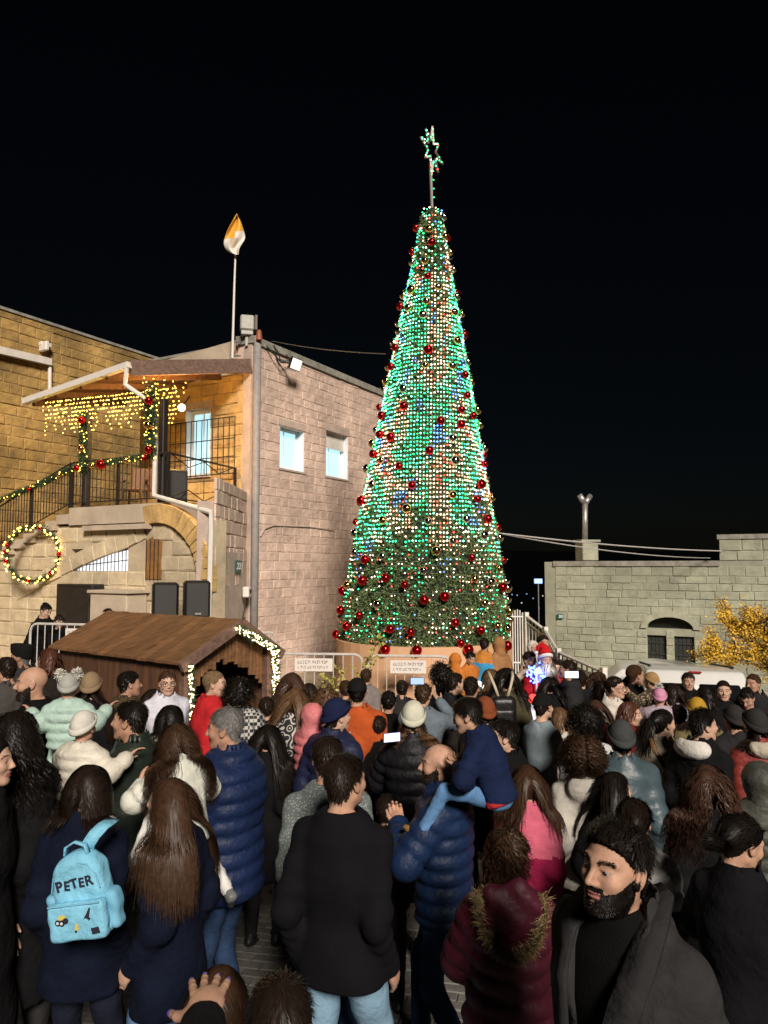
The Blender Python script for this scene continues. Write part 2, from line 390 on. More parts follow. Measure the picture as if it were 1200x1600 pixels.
# ================================================================ the two-storey house with the balcony
A_DIR, B_DIR = (0.49, 0.872), (-0.872, 0.49)
KX, KY = (390 - 600) / FPX * 16, 16.0
PA = Plane((KX, KY), A_DIR); PB = Plane((KX, KY), B_DIR); PF = Plane((-4.27, 14.0), B_DIR)
house = thing('stone_house', 'two-storey rose stone house with balcony porch, left of the tall tree', 'house', (KX, KY, TZ), 0)
ROOF = PB.sz(391, 526)[1]
def rect(pl, x0, y0, x1, y1):
    a, za = pl.sz(x0, y0); b, zb = pl.sz(x1, y1); return (min(a, b), max(a, b), min(za, zb), max(za, zb))
W1 = rect(PA, 437, 664, 474, 738); W2 = rect(PA, 509, 672, 543, 750)
wb = MB(); wall_panel(wb, PA, 0.0, 9.5, TZ, ROOF, 0.4, [W1, W2], off=0.009)
wallA = wb.build('wall', M_MORT_A, house); wallA['label'] = 'rose stone side wall with two lit windows'
smA = stone_meshes('stone', M_STONE_A, 0.06, .03, .06)
place_stones(courses(PA, 0.16, 9.5, TZ, ROOF - 0.16, 0.205, (0.26, 0.52), [W1, W2], depth=0.1, off=-0.031, joint=0.010, jit=0.006), smA, wallA, 'stone', 300)
cp = MB(); a0, a1 = PA.pt(-0.05, ROOF, 0.07), PA.pt(9.6, ROOF, 0.07); dn = -PA.n * 0.5
cp.prism([a0 + Vector((0, 0, -.16)), a0, a0 + dn + Vector((0, 0, .05)), a0 + dn + Vector((0, 0, -.16))], a1 - a0)
cp.build('coping', M_COPING, house)
rf = MB(); rf.prism([PA.pt(0.1, ROOF - .1, -.3), PA.pt(9.4, ROOF - .1, -.3), PA.pt(9.4, ROOF - .1, -.3) + PB.u * 5, PA.pt(.1, ROOF - .1, -.3) + PB.u * 3], (0, 0, .06)); rf.build('roof', M_COPING, house)
def lit_window(parent, pl, o, sash=0.5, shutter=0.0, label=None, lit=M_LITWIN):
    s0, s1, z0, z1 = o; w = empty('window', pl.pt((s0 + s1) / 2, z0, 0), 0, parent); w.matrix_parent_inverse = wmat(parent).inverted()
    if label: w['label'] = label
    def bx(name, a, b, c, d, o0, o1, m):
        k = MB(); p = [pl.pt(a, 0, o0), pl.pt(b, 0, o0), pl.pt(b, 0, o1), pl.pt(a, 0, o1)]
        k.hexa([Vector((q.x, q.y, c)) for q in p] + [Vector((q.x, q.y, d)) for q in p]); return k.build(name, m, w)
    t = 0.045; R = -0.16
    k = MB()
    for (a, b, c, d) in ((s0, s0 + t, z0, z1), (s1 - t, s1, z0, z1), (s0 + t, s1 - t, z0, z0 + t), (s0 + t, s1 - t, z1 - t, z1)):
        p = [pl.pt(a, 0, R), pl.pt(b, 0, R), pl.pt(b, 0, R - .06), pl.pt(a, 0, R - .06)]
        k.hexa([Vector((q.x, q.y, c)) for q in p] + [Vector((q.x, q.y, d)) for q in p])
    k.build('frame', M_PVC, w)
    sm = s0 + (s1 - s0) * sash
    for (a, b, dd) in ((s0 + t, sm, -.012), (sm - .02, s1 - t, -.03)):
        k = MB(); q_ = .035
        for (e, f, c, d) in ((a, a + q_, z0 + t, z1 - t), (b - q_, b, z0 + t, z1 - t), (a + q_, b - q_, z0 + t, z0 + t + q_), (a + q_, b - q_, z1 - t - q_, z1 - t)):
            p = [pl.pt(e, 0, R + dd), pl.pt(f, 0, R + dd), pl.pt(f, 0, R + dd - .02), pl.pt(e, 0, R + dd - .02)]
            k.hexa([Vector((q.x, q.y, c)) for q in p] + [Vector((q.x, q.y, d)) for q in p])
        k.build('sash', M_PVC, w)
        bx('pane', a + q_, b - q_, z0 + t + q_, z1 - t - q_, R + dd - .006, R + dd - .01, lit)
    if shutter:
        zt = z1 - (z1 - z0) * shutter; n = max(3, int((z1 - zt) / 0.05))
        for i in range(n): bx('shutter_slat', s0 + .01, s1 - .01, zt + (z1 - zt) * i / n + .003, zt + (z1 - zt) * (i + 1) / n, R + .03, R + .045, M_WHITE)
    bx('sill', s0 - .05, s1 + .05, z0 - .045, z0 - .002, .035, -.15, M_PLASTER_R)
    bx('lintel', s0 - .06, s1 + .06, z1 + .003, z1 + .17, .028, -.02, M_PLASTER_R)
    for (a, b) in ((s0 - .005, s0), (s1, s1 + .005)): pass
    for (a, b) in ((s0 - .001, s0 + .012), (s1 - .012, s1 + .001)): bx('reveal', a, b, z0, z1, .006, R, M_PVC)
    return w
lit_window(house, PA, W1, 0.42, label='lit two-sash window nearer the drainpipe')
lit_window(house, PA, W2, 0.38, shutter=0.36, label='lit window with roller shutter part down, nearer the tree')
# corner: plaster edge and the big grey drainpipe
k = MB(); wall_panel(k, PB, 0.0, 0.22, TZ, ROOF, 0.3, off=0.02); k.build('corner_plaster', M_PLASTER_R, house)
k = MB(); p0 = PA.pt(0.06, TZ, 0.10); k.tube([p0 + Vector((0, 0, .02)), p0 + Vector((0, 0, 3.4)), p0 + Vector((0, 0, ROOF + .0 - TZ))], 0.085, 10); k.build('drainpipe', M_GREYPIPE, house, smooth=True)
k = MB(); c0 = PA.hit(405, 838, .03); k.tube([c0, PA.hit(412, 826, .03), PA.hit(425, 821, .03), PA.hit(480, 823, .03), PA.hit(520, 829, .03)], 0.022, 6); k.build('conduit', M_PLASTER_R, house)
# balcony wall B (stone with warm lamp glow in its colour) and the cream plaster above the porch roof
WB = rect(PB, 291, 642, 328, 742)
zB = PB.sz(385, 575)[1]
wb = MB(); wall_panel(wb, PB, 0.22, 3.15, 3.3, zB - .1, 0.35, [WB], off=-0.008); wallB = wb.build('wall', M_MORT_Y, house); wallB['label'] = 'stone wall tinted with warm lamplight, behind the balcony'
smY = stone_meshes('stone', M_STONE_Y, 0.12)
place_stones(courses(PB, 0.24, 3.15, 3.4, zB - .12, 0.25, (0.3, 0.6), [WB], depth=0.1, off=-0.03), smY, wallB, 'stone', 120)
k = MB(); g1, g2 = PB.sz(378, 527), PB.sz(243, 566)
k.prism([PB.pt(.22, zB - .1, -.04), PB.pt(.22, g1[1], -.04), PB.pt(g2[0], g2[1], -.04), PB.pt(g2[0], zB - .1, -.04)], -PB.n * .3); k.build('gable', M_PLASTER, house)
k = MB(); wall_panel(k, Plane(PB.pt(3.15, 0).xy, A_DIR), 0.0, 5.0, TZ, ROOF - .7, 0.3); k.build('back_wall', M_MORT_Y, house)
lit_window(house, PB, WB, 0.5, label='lit balcony window behind the iron grille')
# iron grille in front of the balcony window
gr = empty('window_grille', PB.pt(0.9, 4, .1), 0, house); gr.matrix_parent_inverse = wmat(house).inverted()
(ga, gz1), (gb, gz0) = PB.sz(374, 652), PB.sz(272, 748)
for i in range(13):
    a = ga + (gb - ga) * i / 12; k = MB(); k.tube([PB.pt(a, gz0, .14), PB.pt(a, gz1, .14)], .011, 5); k.build('bar', M_IRON, gr)
for f in (0.0, .3, .62, 1.0):
    k = MB(); z = gz0 + (gz1 - gz0) * f; k.tube([PB.pt(ga, z, .14), PB.pt(gb, z, .14)], .013, 5); k.build('rail', M_IRON, gr)
# --- balcony slab and everything on plane F
SL, SR = PF.sz(112, 792)[0], PF.sz(262, 787)[0]
ZS = PF.sz(180, 790)[1]
k = MB(); q0, q1 = PF.pt(SR - .05, ZS - .36, .06), PF.pt(SL, ZS - .36, .06); q2, q3 = PB.pt(3.1, ZS - .36, 0.03), PB.pt(.18, ZS - .36, .03)
k.prism([q0, q1, q2, q3], (0, 0, .36)); slab = k.build('balcony_slab', M_PLASTER, house)
k = MB(); b0, b1 = PF.sz(138, 812)[0], PF.sz(238, 812)[0]
k.box(PF.pt((b0 + b1) / 2, ZS - .44, .0), (abs(b1 - b0), .3, .1), PF.ang); k.build('lintel', M_PLASTER, house)
# lower wall: pale stone, arch, lit grating, plaster patch
LW0 = PF.sz(334, 900)[0]; 
WG = rect(PF, 111, 858, 199, 893)
stair_z = lambda s: ZS if s < SL else ZS - (s - SL) * 0.34
wb = MB(); wall_panel(wb, PF, LW0, 9.0, TZ, ZS - 1.9, .3, off=-.012); wall_panel(wb, PF, LW0, SL + .9, ZS - 1.9, ZS - .37, .3, [WG], off=-.012)
wb.prism([PF.pt(SL + .9, ZS - 1.9, -.012), PF.pt(9, ZS - 1.9, -.012), PF.pt(SL + 4.6, stair_z(SL + 4.6) - .2, -.012), PF.pt(SL + .9, stair_z(SL + .9) - .2, -.012)], -PF.n * .3)
wallF = wb.build('wall', M_MORT_P, house); wallF['label'] = 'pale stone wall with arch under the balcony stairs'
CA = PF.sz(246, 906); RI = PF.sz(246, 906)[0] - PF.sz(312, 906)[0]; RO = RI * 1.36
lp = [(226, 829), (200, 843), (165, 856), (130, 871), (95, 889), (60, 907), (25, 928)]
lps = [PF.sz(*p) for p in lp]
def in_arch(s, z, l=0, h=0):
    dx, dz = s - CA[0], z - CA[1]
    if -0.55 * RO < dx and dz > -.1:
        r = math.hypot(dx, dz)
        if dx < 0.28 * RI and RI - .06 < r < RO + .04 and dx < .3: return True
    for (a, b) in zip(lps[:-1], lps[1:]):
        if min(a[0], b[0]) - l / 2 < s < max(a[0], b[0]) + l / 2:
            zz = a[1] + (b[1] - a[1]) * (s - a[0]) / (b[0] - a[0])
            if abs(z - zz) < .19: return True
    return False
def niche(s, z):
    dx, dz = s - CA[0], z - CA[1]; return dx > -RI and dx < .35 and dz < 0 + math.sqrt(max(0, RI * RI - dx * dx))
NW = rect(PF, 229, 838, 252, 905)
keepF = lambda s, z, l, h: (not in_arch(s, z, l, h)) and z + h / 2 < stair_z(s) - .3 * (s < SL) - .12 * (s >= SL) and not (WG[0] - .1 < s < WG[1] + .05 and WG[2] - .1 < z < WG[3] + .1) and not (NW[0] - .1 < s < NW[1] + .1 and NW[2] < z < NW[3])
smP = stone_meshes('stone', M_STONE_P, 0.08)
place_stones(courses(PF, LW0 + .02, 7.6, TZ, ZS - .4, 0.27, (0.42, 0.75), depth=0.1, off=-0.04, keep=keepF), smP, wallF, 'stone', 220)
arch = empty('stone_arch', PF.pt(CA[0], CA[1]), 0, house); arch.matrix_parent_inverse = wmat(house).inverted()
def vouss(parent, q, th=.15, m=None):   # q: four (s, z)
    cx, cz = sum(p[0] for p in q) / 4, sum(p[1] for p in q) / 4
    k = MB(); b = [PF.pt(cx + (p[0] - cx) * .97, cz + (p[1] - cz) * .97, -.05) for p in q]; f = [PF.pt(cx + (p[0] - cx) * .9, cz + (p[1] - cz) * .9, -.05 + th + random.uniform(-.015, .015)) for p in q]
    m_ = [PF.pt(cx + (p[0] - cx) * .97, cz + (p[1] - cz) * .97, -.05 + th * .8) for p in q]
    k.add(b + m_ + f, [(8, 9, 10, 11)] + [(i, (i + 1) % 4, 4 + (i + 1) % 4, 4 + i) for i in range(4)] + [(4 + i, 4 + (i + 1) % 4, 8 + (i + 1) % 4, 8 + i) for i in range(4)])
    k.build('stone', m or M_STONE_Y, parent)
for i in range(13):
    a0_, a1_ = math.radians(-8 + i * 8.6), math.radians(-8 + (i + 1) * 8.6)
    vouss(arch, [(CA[0] - r * math.cos(t), CA[1] + r * math.sin(t)) for r, t in ((RI, a0_), (RI, a1_), (RO, a1_), (RO, a0_))])
path = []
for i in range(len(lps) - 1):
    for f in (0, .5): path.append((lps[i][0] + (lps[i + 1][0] - lps[i][0]) * f, lps[i][1] + (lps[i + 1][1] - lps[i][1]) * f))
path.append(lps[-1])
for (a, b) in zip(path[:-1], path[1:]):
    t = Vector((b[0] - a[0], b[1] - a[1])).normalized(); nn = Vector((-t.y, t.x)) * .16
    vouss(arch, [(a[0] - nn.x, a[1] - nn.y), (b[0] - nn.x, b[1] - nn.y), (b[0] + nn.x, b[1] + nn.y), (a[0] + nn.x, a[1] + nn.y)], .075, M_STONE_P)
# lit grating under the stairs
gw = empty('grating_window', PF.pt(WG[0], WG[2]), 0, house); gw.matrix_parent_inverse = wmat(house).inverted(); gw['label'] = 'bright barred opening under the stairs'
zl = WG[2] + (WG[3] - WG[2]) * .42
k = MB(); k.prism([PF.pt(WG[0], WG[2], -.18), PF.pt(WG[1], WG[2], -.18), PF.pt(WG[1], zl, -.18), PF.pt(WG[0], WG[3], -.18)], -PF.n * .02); k.build('pane', glow('lit_opening', (0.92, 0.95, 1.0), 1.1), gw)
for i in range(17):
    f = i / 16; a = WG[0] + (WG[1] - WG[0]) * f; k = MB(); k.tube([PF.pt(a, WG[2], -.05), PF.pt(a, WG[3] + (zl - WG[3]) * f, -.05)], .009, 4); k.build('bar', M_IRON, gw)
for f in (.0, .5, .98):
    k = MB(); k.tube([PF.pt(WG[0], WG[2] + (WG[3] - WG[2]) * f, -.05), PF.pt(WG[1], WG[2] + (zl - WG[2]) * f, -.05)], .011, 4); k.build('rail', M_IRON, gw)
nwn = empty('niche_window', PF.pt(NW[0], NW[2]), 0, house); nwn.matrix_parent_inverse = wmat(house).inverted()
k = MB(); k.prism([PF.pt(NW[0], NW[2], .012), PF.pt(NW[1], NW[2], .012), PF.pt(NW[1], NW[3] - .08, .012), PF.pt((NW[0] + NW[1]) / 2, NW[3], .012), PF.pt(NW[0], NW[3] - .08, .012)], -PF.n * .06); k.build('pane', mat('niche_amber', (.30, .15, .05), .5, .4, 10), nwn)
for i in range(4):
    a = NW[0] + (NW[1] - NW[0]) * (i + .5) / 4; k = MB(); k.tube([PF.pt(a, NW[2], .045), PF.pt(a, NW[3] - .06, .045)], .009, 4); k.build('bar', M_IRON, nwn)
# right of the arch: wall from F back to the corner, plaster with number plate and meter
PS = Plane(PF.pt(LW0, 0).xy, (PB.pt(.1, 0) - PF.pt(LW0, 0)).xy)
sw_ = (PB.pt(.1, 0) - PF.pt(LW0, 0)).length
k = MB(); wall_panel(k, PS, 0, sw_, TZ, ZS - .02, .3, off=-.02); wallS = k.build('wall', M_PLASTER_R, house); wallS['label'] = 'plastered wall with the house number'
pa = PS.sz(344, 862); pb_ = PS.sz(389, 962)
k = MB(); wall_panel(k, PS, min(pa[0], pb_[0]), max(pa[0], pb_[0]), min(pa[1], pb_[1]), max(pa[1], pb_[1]), .04, off=.03); k.build('plaster_patch', mat('patch_plaster', (.55, .45, .38), .8, .2, 4, .3, 30), house)
place_stones(courses(PS, 0.02, sw_ - .02, ZS - 1.6, ZS + .42, 0.26, (0.3, 0.5), depth=0.05, off=-.0), smA, wallS, 'stone', 40)
def plate(name, label, pl, px, py, w, h, txt, parent=None, small=None, sx=1.0):
    a, z = pl.sz(px, py); t = thing(name, label, 'sign', pl.pt(a, z, .06))
    k = MB(); k.box(pl.pt(a, z, .06), (w, .02, h), pl.ang, .006); k.build('plate', mat('green_plate', (.012, .12, .10), .4), t)
    me = text_mesh(txt, h * .78, mat('plate_white', (.8, .82, .8), .5), 'number'); me.transform(Matrix.Diagonal((sx, 1, 1, 1))); o = link('number', me, t); o.matrix_basis = wmat(t).inverted() @ face_mat(pl, a + (0.02 if pl.u.x > 0 else -.02), z, .073)
    if small:
        me = text_mesh(small, h * .4, MATS['plate_white'], 'letter'); o = link('letter', me, t); o.matrix_basis = wmat(t).inverted() @ face_mat(pl, a + (-w * .38 if pl.u.x > 0 else w * .38), z - h * .1, .073)
    return t
plate('house_number', 'green house number plate reading 22 beside the drainpipe', PS, 368, 885, .50, .25, '22', small='.', sx=2.0)
a_, z_ = PS.sz(376, 925); t = thing('meter_box', 'white electricity meter box under the number 22 plate', 'meter box', PS.pt(a_, z_ - .12, .05))
k = MB(); k.box(PS.pt(a_, z_, .13), (.24, .14, .22), PS.ang, .02); k.build('housing', M_WHITE, t)
k = MB(); k.box(PS.pt(a_, z_ + .02, .21), (.17, .02, .07), PS.ang, .005); k.build('window', M_BLACK, t)
k = MB(); k.tube([PS.pt(a_ + .02, z_ - .1, .12), PS.pt(a_ - .03, z_ - .3, .1), PS.pt(a_ - .16, z_ - .55, .08)], .012, 5); k.build('cable', M_CABLE, t)
# stairs on plane F going down to the left
st = empty('stairs', PF.pt(SL, ZS), 0, house); st.matrix_parent_inverse = wmat(house).inverted()
for i in range(12):
    s_ = SL + .02 + i * .36; z_ = stair_z(s_ + .36) ; k = MB()
    p = [PF.pt(s_, 0, .07), PF.pt(s_ + .36, 0, .07), PF.pt(s_ + .36, 0, -1.1), PF.pt(s_, 0, -1.1)]
    k.hexa([Vector((q.x, q.y, z_ - .2)) for q in p] + [Vector((q.x, q.y, z_)) for q in p]); k.build('step', M_PLASTER, st)
# balcony railing and stair railing
bal = empty('balcony_railing', PF.pt(SR, ZS), 0, house); bal.matrix_parent_inverse = wmat(house).inverted()
RH = .95; E0 = PB.pt(.35, 0, .1)
def railing(parent, a, b, n, h, posts=()):
    a, b = Vector(a), Vector(b)
    for zz, r in ((h, .02), (.1, .014)):
        k = MB(); k.tube([a + Vector((0, 0, zz)), b + Vector((0, 0, zz))], r, 5); k.build('rail', M_IRON, parent)
    for i in range(n + 1):
        p = a.lerp(b, i / n); k = MB(); k.tube([p + Vector((0, 0, .1)), p + Vector((0, 0, h))], .010, 4); k.build('baluster', M_IRON, parent)
    for f in posts:
        p = a.lerp(b, f); k = MB(); k.box(p + Vector((0, 0, h / 2)), (.05, .05, h), PF.ang); k.build('post', M_IRON, parent)
railing(bal, PF.pt(SL, ZS, 0), PF.pt(SR, ZS, 0), 22, RH, (0.0, .5, 1.0))
E0.z = ZS
railing(bal, PF.pt(SR, ZS, 0), E0, 4, RH, (1.0,))
e1 = PF.pt(SR, ZS, 0)
for (f0, f1) in ((.05, .5), (.5, .95)):
    k = MB(); k.tube([e1.lerp(E0, f0) + Vector((0, 0, .12)), e1.lerp(E0, (f0 + f1) / 2) + Vector((0, 0, .3)), e1.lerp(E0, f1) + Vector((0, 0, .12))], .011, 4); k.build('scroll', M_IRON, bal)
    k = MB(); k.tube([e1.lerp(E0, f0) + Vector((0, 0, .93)), e1.lerp(E0, (f0 + f1) / 2) + Vector((0, 0, .75)), e1.lerp(E0, f1) + Vector((0, 0, .93))], .011, 4); k.build('scroll', M_IRON, bal)
srl = empty('stair_railing', PF.pt(SL, ZS), 0, house); srl.matrix_parent_inverse = wmat(house).inverted()
railing(srl, PF.pt(SL + .06, stair_z(SL), 0), PF.pt(SL + 4.2, stair_z(SL + 4.2), 0), 44, RH, (0.0, .3, .62, .95))
# porch: posts, sloping board roof, beam, gutter, downpipe
porch = empty('porch_roof', PF.pt(SR, 6), 0, house); porch.matrix_parent_inverse = wmat(house).inverted()
SPL, SPR = PF.sz(130, 700)[0], PF.sz(249, 680)[0]
for s_ in (SPL, SPR):
    k = MB(); k.box(PF.pt(s_, (ZS + 5.75) / 2, -.1), (.13, .13, 5.75 - ZS), PF.ang, .01); k.build('post', M_IRON, house)
GL, GR_ = PF.hit(60, 632, .25), PF.hit(216, 576, .25)
HR, HL = PB.pt(.05, zB + .02, .03), PB.pt(4.2, zB - .35, .03)
n = 16
for i in range(n):
    f0, f1 = i / n + .003, (i + 1) / n - .003
    a, b, c, d = GL.lerp(GR_, f0), GL.lerp(GR_, f1), HL.lerp(HR, f1), HL.lerp(HR, f0)
    k = MB(); k.hexa([a, b, c, d] + [v + Vector((0, 0, .035)) for v in (a, b, c, d)]); k.build('board', M_WOOD, porch)
for f in (.06, .3, .55, .8):
    a, b = GL.lerp(GR_, f), HL.lerp(HR, f); k = MB(); k.bar(a - Vector((0, 0, .07)), b - Vector((0, 0, .07)), .08, .12); k.build('rafter', M_WOOD, porch)
k = MB(); k.bar(GR_ + Vector((0.03, 0, -.05)), HR + Vector((0.03, -.02, -.0)), .09, .30); k.build('fascia_beam', M_BEAM, porch)
k = MB(); k.bar(GL - Vector((.05, .06, .0)), GR_ + Vector((.05, -.06, .0)), .12, .12); k.build('gutter', M_WHITE, porch)
dp = [GR_ + Vector((0, -.06, 0)), PF.hit(213, 606, .28), PF.hit(247, 634, .1), PF.hit(249, 700, .1), PF.hit(247, 775, .1), PF.hit(336, 801, .1)]
k = MB(); k.tube(dp + [Vector((dp[-1].x, dp[-1].y, 3.1)), Vector((dp[-1].x - .02, dp[-1].y, TZ + .1))], .05, 8); k.build('downpipe', M_WHITE, house, smooth=False)
# ================================================================ the taller old building behind, left edge
LB0 = P(240, 560, 22.0); PC = Plane((LB0.x, LB0.y), A_DIR)
old = thing('old_stone_building', 'tall old stone building tinted with warm lamplight at the left edge, behind the porch', 'building', PC.pt(-6, 0))
ZC = LB0.z
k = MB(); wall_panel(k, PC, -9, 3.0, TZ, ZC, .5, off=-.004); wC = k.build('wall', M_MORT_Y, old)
M_STONE_C = mat('limestone_stained_lamplit', (0.50, 0.315, 0.10), 0.85, 0.26, 5, 0.9, 24, rnd=0.15, stain=.55)  # warm lamplight is put into this colour; the stains are real
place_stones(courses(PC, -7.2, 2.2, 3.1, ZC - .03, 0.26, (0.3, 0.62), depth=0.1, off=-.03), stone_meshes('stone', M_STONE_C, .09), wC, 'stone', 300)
k = MB(); q = PC.pt(-9, ZC, .04); k.prism([q, q + Vector((0, 0, .07)), q - PC.n * .6 + Vector((0, 0, .07)), q - PC.n * .6], PC.u * 12); k.build('coping', M_COPING, old)
k = MB(); k.bar(PC.hit(-60, 536, .12), PC.hit(74, 567, .12), .14, .18); k.build('gutter', M_WHITE, old)
k = MB(); a = PC.hit(74, 572, .1); b = PC.hit(74, 615, .1); k.tube([a, b], .05, 8); k.build('downpipe', M_WHITE, old)
k = MB(); k.box(PC.hit(66, 540, .12), (.3, .15, .12), PC.ang, .02); k.box(PC.hit(61, 543, .2), (.1, .3, .25), PC.ang, .02); k.build('security_camera', M_WHITE, old)
# ================================================================ the low stone building at the right
RB = P(867, 878, 21.0); PR = Plane((RB.x, RB.y), (0.88, -0.47)); ZR = RB.z
rb = thing('low_stone_building', 'low pale stone building with shuttered windows behind the white van', 'building', PR.pt(0, ground_z(4.9, 21)))
RW1, RW2 = rect(PR, 1011, 992, 1042, 1035), rect(PR, 1053, 994, 1086, 1038)
FL = rect(PR, 1010, 963, 1084, 984)
zg = ground_z(7, 21) - .3; SH = PR.sz(1123, 840)[0]; ZH = PR.sz(1123, 839)[1]
k = MB(); wall_panel(k, PR, 0, 12, zg, ZR, .4, [RW1, RW2, FL], off=.003); wall_panel(k, PR, SH, 12, ZR, ZH, .4, off=.003); wR = k.build('wall', M_MORT_G, rb)
keepR = lambda s, z, l, h: not (FL[0] - .1 < s < FL[1] + .1 and FL[2] - .12 < z < FL[3] + .05)
smG = stone_meshes('stone', M_STONE_G, .06, .03, .06)
stR = courses(PR, 0.0, 7.4, zg + .5, ZR - .12, .205, (.3, .62), [RW1, RW2], depth=.1, off=-.03, joint=.01, keep=keepR) + courses(PR, SH, 7.6, ZR + .02, ZH - .06, .24, (.4, .7), depth=.1, off=-.03)
place_stones(stR, smG, wR, 'stone', 300)
k = MB(); wall_panel(k, Plane(PR.pt(0, 0).xy, (0.47, 0.88)), 0, 7, zg, ZR, .3, off=0); k.build('side_wall', M_MORT_G, rb)
k = MB(); q = PR.pt(-.04, ZR - .12, .05); k.prism([q, q + Vector((0, 0, .14)), q - PR.n * .6 + Vector((0, 0, .14)), q - PR.n * .6], PR.u * (SH + .04)); k.build('coping', M_COPING, rb)
k = MB(); q = PR.pt(SH - .04, ZH - .06, .05); k.prism([q, q + Vector((0, 0, .12)), q - PR.n * .6 + Vector((0, 0, .12)), q - PR.n * .6], PR.u * 6); k.build('coping', M_COPING, rb)
k = MB(); k.prism([PR.pt(0, ZR - .2, -.4), PR.pt(12, ZR - .2, -.4), PR.pt(12, ZR - .2, -7), PR.pt(0, ZR - .2, -7)], (0, 0, .06)); k.build('roof', M_COPING, rb)
for o in (RW1, RW2):
    wdw = empty('window', PR.pt((o[0] + o[1]) / 2, o[2]), 0, rb); wdw.matrix_parent_inverse = wmat(rb).inverted()
    k = MB(); k.box(PR.pt((o[0] + o[1]) / 2, (o[2] + o[3]) / 2, -.2), (o[1] - o[0], .03, o[3] - o[2]), PR.ang); k.build('pane', mat('dark_pane', (.012, .013, .012), .25), wdw)
    for i in range(5):
        a = o[0] + (o[1] - o[0]) * (i + .5) / 5; k = MB(); k.box(PR.pt(a, (o[2] + o[3]) / 2, -.09), ((o[1] - o[0]) / 5 - .012, .025, o[3] - o[2] - .03), PR.ang); k.build('shutter_plank', mat('shutter_dark', (.03, .033, .028), .6, .4, 10), wdw)
    for f in (.3, .72):
        k = MB(); z = o[2] + (o[3] - o[2]) * f; k.box(PR.pt((o[0] + o[1]) / 2, z, -.065), (o[1] - o[0] - .04, .02, .05), PR.ang); k.build('ledge', MATS['shutter_dark'], wdw)
    k = MB(); k.box(PR.pt((o[0] + o[1]) / 2, o[2] - .06, .03), (o[1] - o[0] + .12, .2, .1), PR.ang, .01); k.build('sill', M_STONE_G, wdw)
fl = empty('fanlight', PR.pt((FL[0] + FL[1]) / 2, FL[2]), 0, rb); fl.matrix_parent_inverse = wmat(rb).inverted()
cs_, hw_, hh_ = (FL[0] + FL[1]) / 2, (FL[1] - FL[0]) / 2, FL[3] - FL[2]
k = MB(); k.prism([PR.pt(cs_ + hw_ * math.cos(t), FL[2] + hh_ * math.sin(t), -.2) for t in np.linspace(0, math.pi, 15)], -PR.n * .02); k.build('pane', MATS['dark_pane'], fl)
for i in range(11):
    t0, t1 = math.pi * i / 11, math.pi * (i + 1) / 11; q = [(cs_ + hw_ * r * math.cos(t), FL[2] + (hh_ + (r - 1) * hw_) * math.sin(t)) for r, t in ((1.0, t0), (1.0, t1), (1.27, t1), (1.27, t0))]
    k = MB(); k.prism([PR.pt(p[0], p[1], .05) for p in q], -PR.n * .35); k.build('stone', M_STONE_G, fl)
# lower spandrel beside the fanlight is filled by wall boxes
k = MB()
for sg in (-1, 1):
    k.prism([PR.pt(cs_ + sg * hw_ * 1.3, FL[2], -.04), PR.pt(cs_ + sg * hw_ * 1.3, FL[3] + .15, -.04), PR.pt(cs_ + sg * hw_ * .35, FL[3] + .15, -.04), PR.pt(cs_ + sg * hw_ * .75, FL[2] + hh_ * .85, -.04), PR.pt(cs_ + sg * hw_ * 1.02, FL[2] + .05, -.04)], -PR.n * .1)
k.build('spandrel', M_STONE_G, fl)
plate('building_number', 'small green number plate reading 30 on the low building', PR, 876, 963, .17, .15, '30')
# chimney with a forked metal flue
ch = P(917, 872, 22.0); chm = empty('chimney', ch, 0, rb); chm.matrix_parent_inverse = wmat(rb).inverted()
k = MB(); k.box(ch + Vector((0, 0, .2)), (.5, .5, .55), .2, .02); k.box(ch + Vector((0, 0, .5)), (.62, .62, .08), .2, .02); k.build('stack', M_STONE_G, chm)
t0 = P(914, 843, 22.0); t1 = P(914, 787, 22.0)
k = MB(); k.tube([t0, t1], .085, 10); k.build('flue_pipe', M_GALV, chm, smooth=True)
k = MB(); k.tube([t1, P(905, 773, 22.0)], .09, 10); k.build('flue_branch', M_GALV, chm, smooth=True)
k = MB(); k.tube([t1, P(922, 775, 22.2)], .085, 10); k.build('flue_branch', M_GALV, chm, smooth=True)
# ================================================================ dark hill behind
hv = []; hf = []; xs = np.linspace(-900, 900, 40)
for x in xs:
    h_ = 1 + 3 * math.sin(x * .006 + 1) + 2 * math.sin(x * .021)
    hv += [(x, 300, -40), (x, 700, 0), (x, 900, 20 + h_ * .5)]
for i in range(39):
    for j in range(2): hf.append((i * 3 + j, i * 3 + 3 + j, i * 3 + 4 + j, i * 3 + 1 + j))
hl = MB().add(hv, hf).build('hills', mat('night_hill', (.0012, .0014, .002), 1.0, spec=0)); tag(hl, kind='structure')  # near-black colour stands in for night; the sun would light it grey
